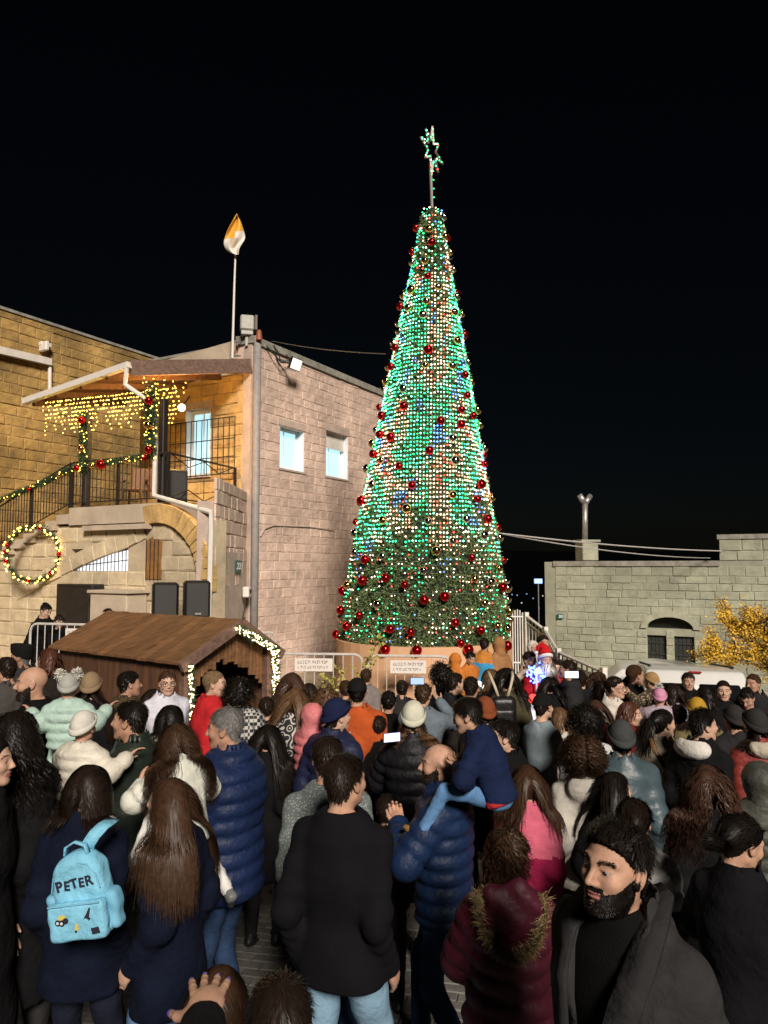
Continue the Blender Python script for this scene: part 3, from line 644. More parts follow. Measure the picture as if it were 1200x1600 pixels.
# ================================================================ the big lit Christmas tree
TD = 13.0
TB, TT = P(662, 995, TD), P(675, 333, TD)
prof = [(995, 265), (925, 248), (850, 226), (775, 196), (700, 166), (600, 131), (500, 93), (400, 54), (360, 42), (333, 30)]
tz_ = [P(662, y, TD).z for y, w_ in prof]; tr_ = [w_ / 2 * (TD * CT + (z - CZ) * ST) / FPX for (y, w_), z in zip(prof, tz_)]
def t_r(z): return float(np.interp(z, tz_, tr_))
def t_c(z):
    f = (z - TB.z) / (TT.z - TB.z); return (TB.x + (TT.x - TB.x) * f, TB.y)
Z0, Z1 = tz_[0], tz_[-1]
tree = thing('christmas_tree', 'tall cone-shaped Christmas tree covered in coloured fairy lights', 'christmas tree', (TB.x, TB.y, TZ))
k = MB(); n = 40
for rr, zz in ((1.53, TZ), (1.53, Z0 - .02)): k.v += [(TB.x + rr * math.cos(2 * math.pi * i / n), TB.y + rr * math.sin(2 * math.pi * i / n), zz) for i in range(n)]
k.f = [(i, (i + 1) % n, n + (i + 1) % n, n + i) for i in range(n)] + [tuple(range(n, 2 * n))]; k.mi = [0] * len(k.f)
k.build('plinth', mat('tan_plinth', (.66, .39, .22), .6, .12, 2), tree)
k = MB(); zs = list(np.linspace(Z0 - .02, Z1 + .05, 30))
for z in zs:
    c = t_c(z); r = max(.02, t_r(z) - .07); k.v += [(c[0] + r * math.cos(2 * math.pi * i / n), c[1] + r * math.sin(2 * math.pi * i / n), z) for i in range(n)]
k.f = [(j * n + i, j * n + (i + 1) % n, (j + 1) * n + (i + 1) % n, (j + 1) * n + i) for j in range(len(zs) - 1) for i in range(n)] + [tuple(range((len(zs) - 1) * n, len(zs) * n))]; k.mi = [0] * len(k.f)
k.build('core', mat('tree_core', (.012, .022, .008), .9, .4, 20), tree)
# branch tips: hanging strands of short green blades
cent, bia = [], []
zz = np.linspace(Z0, Z1, 400); cum = np.cumsum([t_r(z) for z in zz]); cum /= cum[-1]
for i in range(30000):
    z = float(np.interp(random.random(), cum, zz)); r = t_r(z); nst = max(14, int(2 * math.pi * r / .075))
    a = 2 * math.pi * (random.randrange(nst) + random.gauss(0, .17)) / nst; c = t_c(z); rr = r - .05 + random.uniform(-.025, .03)
    cent.append((c[0] + rr * math.cos(a), c[1] + rr * math.sin(a), z)); bia.append((math.cos(a) * .8, math.sin(a) * .8, -.25))
V, T = needles(cent, .062, .019, 4, .012, np.array(bia))
fo = link('foliage', npmesh('foliage', V, None, mat('tree_green', (.17, .24, .095), .5, .65, 14), tris=T, smooth=False), tree, True); fo['kind'] = 'stuff'
# fairy lights in rows
def nz(a, b, s): return math.sin(a * 1.7 + s) * math.cos(b * 1.3 + s * 2) + .6 * math.sin(a * 3.1 - b * 2.3 + s * 3) + .4 * math.cos(a * 5.3 + b * 4.1 + s)
LEDM = [glow('led_green', (.03, 1.0, .36), 6.0), glow('led_mint', (.20, 1.0, .60), 6.5), glow('led_warm', (1.0, .58, .34), 7.0), glow('led_rose', (1.0, .34, .22), 6.5), glow('led_white', (1.0, .84, .66), 6.5), glow('led_blue', (.10, .26, 1.0), 7.5), glow('led_red', (1.0, .07, .05), 5.0)]
led = [MB() for _ in LEDM]
z = Z0 + .05; row = 0
while z < Z1 + .03:
    r = t_r(z); c = t_c(z); nn = max(8, int(2 * math.pi * r / .056)); py = pix((c[0], c[1] - r, z))[1]
    for i in range(nn):
        a = -math.pi / 2 + 2 * math.pi * (i + .5 * (row % 2) * 0) / nn
        dens = 1.0
        if math.sin(a) > .55: continue
        dens = float(np.interp(py, [400, 440, 790, 840, 880, 930, 995], [.55, .9, 1.0, .85, .62, .42, .34])) * (1.0 if py < 770 else .75 + .5 * max(-.5, min(.5, nz(a * 2, z * 2, 3.3))))
        if random.random() > dens: continue
        au = a + math.pi / 2; u = au * 1.1; v = z * .95
        # the front faces alternate between warm panels and green ones, with blue groups
        warm = math.exp(-(au + .12) ** 2 / .34) * (1.1 if (py < 570 or 680 < py) else .35) + .62 * nz(u * 1.5, v * 1.2, 1.7)
        blue = nz(u * 2.6, v * 2.4, 4.2)
        q = random.random()
        if blue > 1.0 and q < .8: m = 5
        elif warm > .42: m = (2, 3, 4, 2, 6)[min(4, int(q * 4.6))] if q > .12 else 1
        elif warm > .16 and q < .5: m = 2 if q < .3 else 4
        else: m = 0 if q < .62 else (1 if q < .93 else 4)
        if py > 860 and q > .5: m = 4 if q < .85 else 6
        rr = r - .004 + random.uniform(-.016, .014)
        led[m].octa((c[0] + rr * math.cos(a), c[1] + rr * math.sin(a), z + random.uniform(-.010, .010) + .008 * math.sin(a * 9 + row)), random.choice((.0115, .014, .0155, .0175)) if py < 850 else random.choice((.008, .011, .013)))
    z += .072; row += 1
for m, l in zip(LEDM, led):
    if l.v: o = l.build('fairy_lights', m, tree); o['kind'] = 'stuff'
# thin wires: hanging strings and rings on the lower part
for i in range(26):
    a = 2 * math.pi * i / 26; k = MB(); pts = []
    for z in np.linspace(Z0 - .02, Z0 + 3.2, 8): c = t_c(z); r = t_r(z) + .012; pts.append((c[0] + r * math.cos(a), c[1] + r * math.sin(a), z))
    k.tube(pts,   .0025, 3); k.build('light_string', mat('string_dim', (.16, .17, .13), .6), tree)
for z in (Z0 + .42, Z0 + .8, Z0 + 1.25):
    c = t_c(z); r = t_r(z) + .005; k = MB(); k.tube([(c[0] + r * math.cos(t), c[1] + r * math.sin(t), z) for t in np.linspace(0, 2 * math.pi, 49)], .003, 3, False); k.build('ring_wire', MATS['string_dim'], tree)
# star on its mast
sb, sc = P(676, 330, TD), P(675, 236, TD)
k = MB(); k.tube([sb - Vector((0, 0, .3)), P(672, 243, TD)], .028, 8); k.build('mast', mat('mast_steel', (.30, .27, .25), .5, metal=.4), tree)
star = empty('star', sc, 0, tree); star.matrix_parent_inverse = wmat(tree).inverted()
du = Vector((.50, .866, 0)); k = MB(); pts = []
for i in range(16):
    a = math.pi * i / 8 + .05; R = (.46 if i % 4 == 0 else .38) if i % 2 == 0 else .16
    pts.append(sc + du * (R * 1.0 * math.sin(a)) + Vector((0, 0, R * math.cos(a) * 1.05)))
for i in range(16): k.bar(pts[i], pts[(i + 1) % 16], .03, .022)
k.build('star_frame', MATS['mast_steel'], star)
for ci, nme in ((4, 'star_lights'), (0, 'star_lights'), (6, 'star_lights')):
    k = MB()
    for i in range(16):
        for f in (.2, .5, .8):
            if random.random() < .5: k.octa(pts[i].lerp(pts[(i + 1) % 16], f) + Vector((.0, -.035, 0)), .014)
    if ci == 0:
        for q in range(4): k.octa(sb.lerp(P(674, 262, TD), .3 + q * .2) + Vector((.03, -.03, 0)), .013)
    o = k.build(nme, LEDM[ci], star); o['kind'] = 'stuff'
# baubles hanging all over the tree
BM = {'red': mat('bauble_red', (.62, .014, .018), .13, metal=.92), 'gold': mat('bauble_gold', (.75, .50, .22), .10, metal=1.0), 'silver': mat('bauble_silver', (.62, .58, .50), .08, metal=1.0)}
CAPM = mat('bauble_cap', (.6, .45, .2), .3, metal=1.0)
bme = {}
for c_, m in BM.items():
    k = MB(); k.ball((0, 0, 0), 1.0, 18, 12); k.cur = 1; k.tube([(0, 0, .95), (0, 0, 1.14)], .2, 8); me = k.mesh('bauble', [m, CAPM]); me.polygons.foreach_set('use_smooth', np.ones(len(me.polygons), bool)); bme[c_] = me
put = []
tries = 0
while len(put) < 128 and tries < 9000:
    tries += 1
    z = float(np.interp(random.random() ** .95, cum, zz)); z = max(z, Z0 + .04); r = t_r(z); a = random.uniform(0, 2 * math.pi); c = t_c(z)
    if math.sin(a) > .35: continue
    p = Vector((c[0] + (r + .05) * math.cos(a), c[1] + (r + .05) * math.sin(a), z))
    if any((p - q[0]).length < (.30 if z < 5 else .26) for q in put): continue
    put.append((p, a))
for px_, py_ in ((600, 999), (645, 1003), (718, 1005), (799, 1003)):
    a = -math.pi / 2 + (px_ - 662) / 140.0; p = Vector((TB.x + 1.58 * math.cos(a), TB.y + 1.58 * math.sin(a), Z0 - .06)); put.append((p, a))
ORD = ['lowest'] + [w_ + ' from the bottom' for w_ in 'second third fourth fifth sixth seventh eighth ninth tenth eleventh twelfth thirteenth fourteenth fifteenth sixteenth seventeenth eighteenth nineteenth twentieth'.split()] + ['%dth from the bottom' % q for q in range(21, 60)]
rank = {}
for i, (p, a) in sorted(enumerate(put), key=lambda q: q[1][0].z):
    col_ = 'red' if i >= 128 else random.choices(['red', 'gold', 'silver'], [.44, .32, .24])[0]
    o = link('bauble', bme[col_]); o.location = p; rad = random.uniform(.062, .086) if i < 128 else .085; o.scale = (rad,) * 3
    o.rotation_euler = (random.uniform(-.2, .2), random.uniform(-.2, .2), random.uniform(0, 6))
    x = math.cos(a); side = 'along the left edge' if x < -.62 else 'left of the middle' if x < 0 else 'right of the middle' if x < .62 else 'along the right edge'
    k_ = rank[col_, side] = rank.get((col_, side), -1) + 1
    tag(o, '%s bauble on the tree, %s, %s' % ({'red': 'shiny red', 'gold': 'mirror gold', 'silver': 'mirror silver'}[col_], side, ORD[k_]), 'bauble', 'baubles on the tree')
# ================================================================ lights and decorations on the house
def garland(name, label, pts, rad, dens, nled, balls, ledm=M_WARMLED, blade=.07, led_r=.014):
    pts = [Vector(p) for p in pts]; t = thing(name, label, 'garland', pts[0]); L = [0]
    for a, b in zip(pts[:-1], pts[1:]): L.append(L[-1] + (b - a).length)
    def at(s):
        for i in range(len(pts) - 1):
            if s <= L[i + 1] + 1e-6: return pts[i].lerp(pts[i + 1], (s - L[i]) / max(1e-6, L[i + 1] - L[i]))
        return pts[-1].copy()
    def jit(s, r):
        d = Vector((random.gauss(0, 1), random.gauss(0, 1), random.gauss(0, 1))).normalized(); return at(s) + d * r * random.uniform(.5, 1)
    C = [jit(random.uniform(0, L[-1]), rad * .8) for _ in range(int(dens * L[-1]))]
    V, T = needles([tuple(c) for c in C], blade, .012, 6, .008)
    o = link('foliage', npmesh('foliage', V, None, M_LEAFG, tris=T, smooth=False), t, True); o['kind'] = 'stuff'
    k = MB(); k.tube([at(L[-1] * i / 24) for i in range(25)], .012, 4); k.build('wire', M_CABLE, t)
    k = MB()
    for i in range(nled):
        p = jit(L[-1] * (i + random.random()) / nled, rad); p.y -= .02; k.octa(p, led_r)
    o = k.build('fairy_lights', ledm, t); o['kind'] = 'stuff'
    for f, c_, r in balls:
        o = link('bauble', bme[c_], t); p = at(L[-1] * f) + Vector((.0, -rad * .8, -rad * .4)); o.matrix_basis = wmat(t).inverted() @ Matrix.Translation(p) @ Matrix.Diagonal((r, r, r, 1))
    return t
garland('rail_garland', 'lit fir garland draped along the stair and balcony rail', [PF.hit(-30, 795, .05), PF.hit(20, 775, .05), PF.hit(70, 755, .05), PF.hit(118, 731, .05), PF.hit(180, 722, .05), PF.hit(240, 712, .05)], .075, 260, 62,
        [(.05, 'gold', .07), (.2, 'gold', .06), (.34, 'red', .05), (.52, 'gold', .06), (.62, 'red', .07), (.7, 'gold', .06), (.75, 'red', .1), (.88, 'gold', .06), (.97, 'red', .07)])
garland('post_garland', 'lit fir garland wound round the left porch post', [PF.hit(131, 640, .0), PF.hit(130, 690, .0), PF.hit(131, 738, .0)], .12, 560, 34, [(.15, 'red', .08), (.6, 'gold', .08)])
garland('post_garland', 'thick lit fir garland wound round the right porch post', [PF.hit(252, 606, .25), PF.hit(249, 640, .22), PF.hit(248, 680, .2), PF.hit(248, 712, .2)], .155, 620, 62, [(.2, 'red', .08), (.55, 'gold', .09), (.9, 'red', .08)])
# icicle lights under the eave
ic = thing('icicle_lights', 'curtain of warm icicle lights hanging under the porch eave', 'string lights', GL)
k = MB(); kw = MB()
e0, e1_ = GL.lerp(GR_, .18), GL.lerp(GR_, 1.0) + Vector((.9, .2, -.25))
kw.tube([e0.lerp(e1_, i / 20) + Vector((0, .03, -.12 - .05 * math.sin(i * 1.3))) for i in range(21)], .006, 3)
for i in range(64):
    p = e0.lerp(e1_, (i + .5) / 64) + Vector((0, .03, -.14)); n = random.choice([2, 4, 6, 8, 5, 3, 7]); 
    q = [p + Vector((random.uniform(-.04, .04), random.uniform(-.03, .03), -.085 * j)) for j in range(n + 1)]
    kw.tube(q, .004, 3)
    for v in q: k.octa(v + Vector((random.uniform(-.03, .03), -.01, 0)), .0135)
o = kw.build('wire', M_CABLE, ic); o = k.build('fairy_lights', M_WARMLED, ic); o['kind'] = 'stuff'
ic2 = thing('string_lights', 'short swag of warm lights beside the porch bulb', 'string lights', P(262, 600, 14.2))
k = MB(); kw = MB()
for j in range(5):
    a = P(228 + j * 15, 590 + j * 2, 14.0 + j * .12); q = [a + Vector((random.uniform(-.06, .06), 0, -.1 * i)) for i in range(4 if j < 4 else 3)]; kw.tube(q, .004, 3)
    for v in q: k.octa(v, .014)
kw.build('wire', M_CABLE, ic2); o = k.build('fairy_lights', M_WARMLED, ic2); o['kind'] = 'stuff'
# porch bulb: globe, holder, its own light
bp = P(284, 637, 15.0); t = thing('porch_bulb', 'glowing round bulb on the balcony wall under the porch roof', 'lamp', bp)
k = MB(); k.ball(bp, .075, 14, 10); k.build('globe', glow('bulb_glow', (1.0, .82, .58), 14), t, smooth=True)
k = MB(); k.tube([bp + Vector((0, .07, .05)), bp + Vector((.02, .5, .35))], .02, 6); k.build('bracket', M_BLACK, t)
pl_ = bpy.data.lights.new('porch_light', 'POINT'); pl_.energy = 190; pl_.color = (1.0, .55, .17); pl_.shadow_soft_size = .08
lo = bpy.data.objects.new('porch_light', pl_); COL.objects.link(lo); lo.location = bp + Vector((-.02, -.12, 0)); lo.parent = t; lo.matrix_parent_inverse = wmat(t).inverted()
# wreaths hung on the stair wall
def wreath(label, c, R, pl):
    t = thing('wreath', label, 'wreath', c, 0, 'wreaths on the stair wall'); u = pl.u; C = []; k = MB(); k2 = MB()
    for i in range(420):
        a = random.uniform(0, 2 * math.pi); C.append(tuple(c + u * ((R + random.gauss(0, .03)) * math.cos(a)) + Vector((0, 0, (R + random.gauss(0, .03)) * math.sin(a))) + pl.n * random.uniform(-.03, .06)))
    V, T = needles(C, .07, .013, 6, .01); o = link('foliage', npmesh('foliage', V, None, M_LEAFG, tris=T, smooth=False), t, True); o['kind'] = 'stuff'
    k2.tube([c + u * (R * math.cos(a)) + Vector((0, 0, R * math.sin(a))) for a in np.linspace(0, 2 * math.pi, 33)], .03, 5, False); k2.build('ring', M_CABLE, t)
    for i in range(64):
        a = 2 * math.pi * i / 64 + random.uniform(-.08, .08); r = R + random.uniform(-.06, .06); k.octa(c + u * (r * math.cos(a)) + Vector((0, 0, r * math.sin(a))) + pl.n * .09, .023)
    o = k.build('fairy_lights', M_WARMLED, t); o['kind'] = 'stuff'
    for i in range(7):
        a = random.uniform(0, 2 * math.pi); o = link('bauble', bme['red'], t); o.matrix_basis = wmat(t).inverted() @ Matrix.Translation(c + u * (R * math.cos(a)) + Vector((0, 0, R * math.sin(a))) + pl.n * .07) @ Matrix.Diagonal((.045, .045, .045, 1))
PW = Plane((0, 15), (1, 0))
wreath('round lit fir wreath hanging on the stair rail, whole in view', PF.hit(69, 866, .25), .56, PW)
wreath('lit wreath cut off by the left edge of the picture', PF.hit(-36, 915, .25), .56, PW)
# ================================================================ roof: flag, floodlights, cables
fp0, fp1 = P(363, 560, 16.0), P(370, 338, 16.0)
t = thing('flagpole', 'thin pale flagpole standing on the house corner', 'flagpole', fp0)
k = MB(); k.tube([fp0, P(366, 450, 16), fp1], [.03, .024, .016], 8); k.build('pole', mat('pole_paint', (.7, .66, .6), .5), t)
for py in (534, 556):
    k = MB(); k.bar(P(362, py, 16), P(376, py, 16.05), .03, .03); k.build('bracket', M_IRON, t)
# flag: a limp cloth, yellow half above, white half below
FW = []; nu, nv = 9, 14
Lp = [(370, 334), (365, 342), (359, 352), (354, 362), (350, 374), (349, 383), (353, 391), (361, 396), (370, 398)]
Rp = [(370, 334), (374, 342), (378, 351), (381, 361), (384, 371), (381, 377), (376, 384), (373, 390), (373, 398)]
k = MB()
for i in range(9):
    for j in range(7):
        f = j / 6; x = Lp[i][0] + (Rp[i][0] - Lp[i][0]) * f; y = Lp[i][1] + (Rp[i][1] - Lp[i][1]) * f
        k.v.append(tuple(P(x, y, 15.95 - .09 * math.sin(f * 8 + i * .9) - .015 * math.sin(f * 13 + i))))
for i in range(8):
    for j in range(6):
        k.f.append((i * 7 + j, i * 7 + j + 1, (i + 1) * 7 + j + 1, (i + 1) * 7 + j)); yellow = (i + j * .25) < 3.6
        emb = (i in (4, 5)) and j in (2, 3) and not yellow; k.mi.append(0 if yellow else (2 if emb else 1))
o = k.build('flag', [mat('flag_yellow', (.80, .42, .05), .7), mat('flag_white', (.72, .68, .62), .7), mat('flag_emblem', (.55, .42, .30), .7)], None, smooth=True, origin=tuple(P(370, 345, 15.95)))
o.modifiers.new('sub', 'SUBSURF').levels = 1; o.modifiers['sub'].render_levels = 2; so_ = o.modifiers.new('sol', 'SOLIDIFY'); so_.thickness = .006
tag(o, 'limp yellow and white flag with an emblem, at the top of the flagpole', 'flag')
fb = P(386, 506, 16.0); t = thing('floodlight', 'big grey unlit floodlight box on the roof corner', 'floodlight', fb - Vector((0, 0, .3)))
k = MB(); k.box(fb, (.30, .26, .34), .25, .03); k.build('housing', mat('lamp_grey', (.42, .41, .37), .6, .2, 10), t)
k = MB(); k.box(fb + Vector((.19, .02, 0)), (.06, .28, .34), .25, .01); k.build('rim', mat('lamp_rust', (.12, .09, .07), .6), t)
k = MB(); k.box(fb - Vector((0, 0, .22)), (.26, .2, .09), .25, .01); k.bar(fb - Vector((0, 0, .5)), fb - Vector((0, 0, .2)), .05, .05); k.build('stand', MATS['lamp_grey'], t)
t = thing('pipe_cap', 'small rusty-orange cap on top of the drainpipe', 'pipe cap', P(405, 530, 15.9))
k = MB(); k.tube([P(405, 531, 15.9), P(405, 519, 15.9)], [.07, .055], 10); k.build('cap', mat('rust_orange', (.28, .08, .035), .6, .3, 20), t)
k = MB(); k.ball(P(405, 519, 15.9), .055, 10, 6); k.build('knob', MATS['rust_orange'], t)
fc = PA.hit(440, 573, .42); t = thing('led_floodlight', 'lit slim floodlight on an arm below the roof edge', 'floodlight', PA.hit(428, 556, .05))
k = MB(); u = PA.u; nn_ = (PA.n * .9 + Vector((0, 0, -.35))).normalized(); vv = u.cross(nn_).normalized()
q = [fc + u * a * .2 + vv * b * .14 for a, b in ((-1, -1), (1, -1), (1, 1), (-1, 1))]
k.prism(q, -nn_ * .05); k.build('housing', M_BLACK, t)
k = MB(); q = [fc + u * a * .18 + vv * b * .12 + nn_ * .004 for a, b in ((-1, -1), (1, -1), (1, 1), (-1, 1))]; k.prism(q, nn_ * .004); k.build('lit_panel', glow('flood_panel', (1.0, .86, .72), 1.3), t)
for a in ((410, 535), (420, 535), (440, 548)):
    k = MB(); k.tube([PA.hit(*a, .03), PA.hit(a[0] + 8, a[1] + 16, .12), PA.hit(428, 568, .2), fc - nn_ * .05], .016, 5); k.build('cable', M_CABLE, t)
k = MB(); k.bar(PA.hit(430, 560, .0), fc - nn_ * .04, .04, .04); k.build('arm', M_BLACK, t)
al = bpy.data.lights.new('floodlight_beam', 'SPOT'); al.energy = 130; al.color = (1.0, .80, .66); al.spot_size = math.radians(150); al.spot_blend = .8; al.shadow_soft_size = .15
lo = bpy.data.objects.new('floodlight_beam', al); COL.objects.link(lo); lo.location = fc + nn_ * .03; lo.rotation_euler = (PA.n * .8 + Vector((0, 0, -1)) + PA.u * .3).to_track_quat('-Z', 'Y').to_euler(); lo.parent = t; lo.matrix_parent_inverse = wmat(t).inverted()
def cable(label, pts, r=.012, m=M_WIRE):
    o = MB().tube(pts, r, 5).build('cable', m, None, origin=tuple(pts[0])); tag(o, label, 'cable'); return o
def sag(a, b, s, n=14): return [Vector(a).lerp(Vector(b), i / n) - Vector((0, 0, s * 4 * (i / n) * (1 - i / n))) for i in range(n + 1)]
cable('thin cable from the house roof to the lit tree', sag(PA.hit(425, 533, .0), Vector((t_c(5.6)[0] - t_r(5.6), 13.0, P(604, 553, 13.0).z)), .05), .009, mat('dim_cable', (.12, .11, .10), .6))
rt = Vector((t_c(3)[0] + t_r(2.9), 13.0, P(780, 833, 13).z))
cable('upper pale cable from the tree to the low building', sag(rt, PR.hit(1128, 861, .06), .06), .014)
cable('lower pale cable from the tree to the low building', sag(rt, PR.hit(1110, 872, .06), .1), .011)
# ================================================================ loudspeakers and the dark cabinet
def speaker(px0, px1, py0, d, label, tilt=0.0):
    a, b = P(px0, py0, d), P(px1, py0, d); wd = b.x - a.x; h = .66; c = (a + b) / 2; c.z = a.z - h / 2
    t = thing('loudspeaker', label, 'loudspeaker', (c.x, c.y, TZ), 0, 'loudspeakers by the arch')
    k = MB(); k.box(c, (wd, .4, h), .35, .04); k.build('cabinet', M_BLACK, t)
    k = MB(); k.box(c + Vector((.07, -.2, .0)), (wd * .84, .02, h * .88), .35, .008); k.build('grille', mat('grille', (.03, .028, .026), .5, .5, 160), t)
    k = MB(); k.box(c + Vector((.09, -.225, -h * .36)), (.1, .01, .03), .35); k.build('badge', M_GALV, t)
    k = MB(); k.tube([(c.x, c.y, TZ + .02), (c.x, c.y, c.z - h / 2)], .025, 8); k.build('pole', M_BLACK, t)
    for i in range(3):
        an = 2.1 * i + .4; k = MB(); k.tube([(c.x, c.y, TZ + .7), (c.x + .4 * math.cos(an), c.y + .4 * math.sin(an), TZ + .02)], .016, 6); k.build('leg', M_BLACK, t)
speaker(239, 278, 910, 13.0, 'black loudspeaker nearer the niche window under the arch')
speaker(288, 327, 907, 13.0, 'black loudspeaker nearer the white downpipe')
ca = PF.hit(138, 940, .2); t = thing('dark_cabinet', 'tall dark flat cabinet against the stair wall left of the hut', 'cabinet', (ca.x, ca.y, TZ))
zt = PF.sz(138, 912)[1]; wd = abs(PF.sz(110, 930)[0] - PF.sz(166, 930)[0])
k = MB(); k.box((ca.x, ca.y, (zt + TZ) / 2), (wd, .3, zt - TZ), PF.ang, .02); k.build('carcass', M_BLACK, t)
k = MB(); k.box(Vector((ca.x, ca.y, (zt + TZ) / 2)) + PF.n * .16, (wd - .12, .02, zt - TZ - .14), PF.ang, .008); k.build('door', mat('cabinet_door', (.02, .016, .013), .5, .4, 8), t)
pc_ = PF.hit(204, 962, .3); k = MB(); zt = PF.sz(204, 926)[1]; k.box((pc_.x, pc_.y, (zt + TZ) / 2), (1.0, .5, zt - TZ), PF.ang, .02); k.box((pc_.x, pc_.y, zt + .03), (1.1, .58, .06), PF.ang, .01)
o = k.build('plaster_pier', M_PLASTER, None, origin=(pc_.x, pc_.y, TZ)); tag(o, 'low cream plastered pier beside the dark cabinet', 'pier')
ch_ = PB.pt(2.0, ZS, 1.4); t = thing('plastic_chair', 'brown plastic armchair on the balcony behind the railing', 'chair', ch_)
k = MB(); k.box(ch_ + Vector((0, 0, .43)), (.5, .48, .05), .4, .02); k.build('seat', mat('chair_brown', (.16, .08, .035), .45), t)
k = MB(); k.box(ch_ + Vector((.1, .22, .68)), (.48, .05, .5), .4, .02); k.build('backrest', MATS['chair_brown'], t)
for sx in (-1, 1):
    for sy in (-1, 1): k = MB(); k.tube([ch_ + Vector((sx * .2, sy * .2, 0)), ch_ + Vector((sx * .19, sy * .18, .42))], .025, 6); k.build('leg', MATS['chair_brown'], t)
    k = MB(); k.box(ch_ + Vector((sx * .24, .02, .64)), (.05, .44, .04), .4, .01); k.build('armrest', MATS['chair_brown'], t)
bx_ = PF.pt(SPR + .12, ZS, -.55); t = thing('dark_speaker_box', 'dark speaker box standing on the balcony behind the right post', 'loudspeaker', bx_)
k = MB(); k.box(bx_ + Vector((0, 0, .35)), (.42, .4, .7), .5, .03); k.build('cabinet', M_BLACK, t); k = MB(); k.box(bx_ + Vector((.1, -.17, .35)), (.34, .02, .6), .5, .01); k.build('grille', MATS['grille'], t)
# ================================================================ wooden nativity hut
hd = Vector((-.79, .613, 0)); gd = Vector((.613, .79, 0))
G0 = P(279, 1033, 8.0); ZE = G0.z; HW = 1.30; HL_ = 2.45; ZRG = P(385, 970, 8.65).z; hz0 = ground_z(-2, 9) - .02
hut = thing('wooden_hut', 'low brown wooden nativity hut with a lit gable end', 'hut', (G0.x, G0.y, hz0))
def hp(l, w_, z): p = G0 + hd * l + gd * w_; return Vector((p.x, p.y, z))
pk = .58 * HW
for (w0, w1, nme) in ((-.08, pk, 'front'), (HW + .1, pk, 'back')):
    n = 17
    for i in range(n):
        l0, l1 = -.16 + (HL_ + .3) * i / n, -.16 + (HL_ + .3) * (i + 1) / n - .007; dz = random.uniform(-.004, .004)
        ze = ZE - .03; q = [hp(l0, w0, ze + dz), hp(l1, w0, ze + dz), hp(l1, w1, ZRG + dz), hp(l0, w1, ZRG + dz)]
        k = MB(); k.hexa(q + [v + Vector((0, 0, .028)) for v in q]); k.build('roof_plank', M_WOOD, hut)
ye = .02
nb = 15
for i in range(nb):   # long front wall of vertical planks
    l0, l1 = HL_ * i / nb, HL_ * (i + 1) / nb - .006; k = MB(); q = [hp(l0, 0, hz0), hp(l1, 0, hz0), hp(l1, .025, hz0), hp(l0, .025, hz0)]
    k.hexa(q + [Vector((v.x, v.y, ZE - .04)) for v in q]); k.build('wall_plank', M_WOOD_D, hut)
for i in range(nb):
    l0, l1 = HL_ * i / nb, HL_ * (i + 1) / nb - .006; k = MB(); q = [hp(l0, HW - .025, hz0), hp(l1, HW - .025, hz0), hp(l1, HW, hz0), hp(l0, HW, hz0)]
    k.hexa(q + [Vector((v.x, v.y, ZE - .04)) for v in q]); k.build('wall_plank', M_WOOD_D, hut)
k = MB(); q = [hp(HL_ - .03, .03, hz0), hp(HL_, .03, hz0), hp(HL_, HW - .03, hz0), hp(HL_ - .03, HW - .03, hz0)]; k.hexa(q + [Vector((v.x, v.y, ZE - .05)) for v in q]); k.build('back_wall', M_WOOD_D, hut)
ns = 24
for i in range(ns):   # gable slats with ragged ends
    w0, w1 = HW * i / ns + .003, HW * (i + 1) / ns - .003; wm = (w0 + w1) / 2
    zt = ZE + (ZRG - ZE) * (wm / pk if wm < pk else (HW - wm) / (HW - pk)) - .04; f = min(wm, HW - wm) / (HW / 2)
    zb = ZE - .42 + .36 * min(1, f * 1.25) + random.uniform(-.05, .03)
    if zt - zb < .04: zb = zt - .25
    k = MB(); q = [hp(-.03, w0, 0), hp(-.03, w1, 0), hp(-.01, w1, 0), hp(-.01, w0, 0)]
    k.hexa([Vector((v.x, v.y, zb)) for v in q] + [Vector((v.x, v.y, zt)) for v in q]); k.build('gable_slat', M_WOOD, hut)
for a, b in (((-.08, ZE - .05), (pk, ZRG - .02)), ((pk, ZRG - .02), (HW + .1, ZE - .05))):
    k = MB(); k.bar(hp(-.15, a[0], a[1]), hp(-.15, b[0], b[1]), .05, .11); k.build('bargeboard', M_BEAM, hut)
for w_ in (.05, HW - .05):
    k = MB(); p = hp(-.05, w_, (hz0 + ZE) / 2); k.box(p, (.09, .09, ZE - hz0), math.atan2(gd.y, gd.x)); k.build('corner_post', M_BEAM, hut)
ng = garland('hut_lights', 'dense bundle of warm lights along the right gable edge and post of the hut', [hp(-.2, pk - .1, ZRG - .06), hp(-.2, HW - .06, ZE + .03), hp(-.17, HW - .02, ZE - .3), hp(-.17, HW - .02, .35)], .05, 330, 380, [], ledm=glow('hut_led', (1.0, .74, .38), 9), blade=.05, led_r=.009)
garland('hut_lights', 'string of warm lights down the left corner post of the hut', [hp(-.19, .02, ZE - .02), hp(-.18, .05, ZE - .35), hp(-.18, .05, .2)], .03, 160, 110, [], ledm=MATS['hut_led'], blade=.045, led_r=.0105)
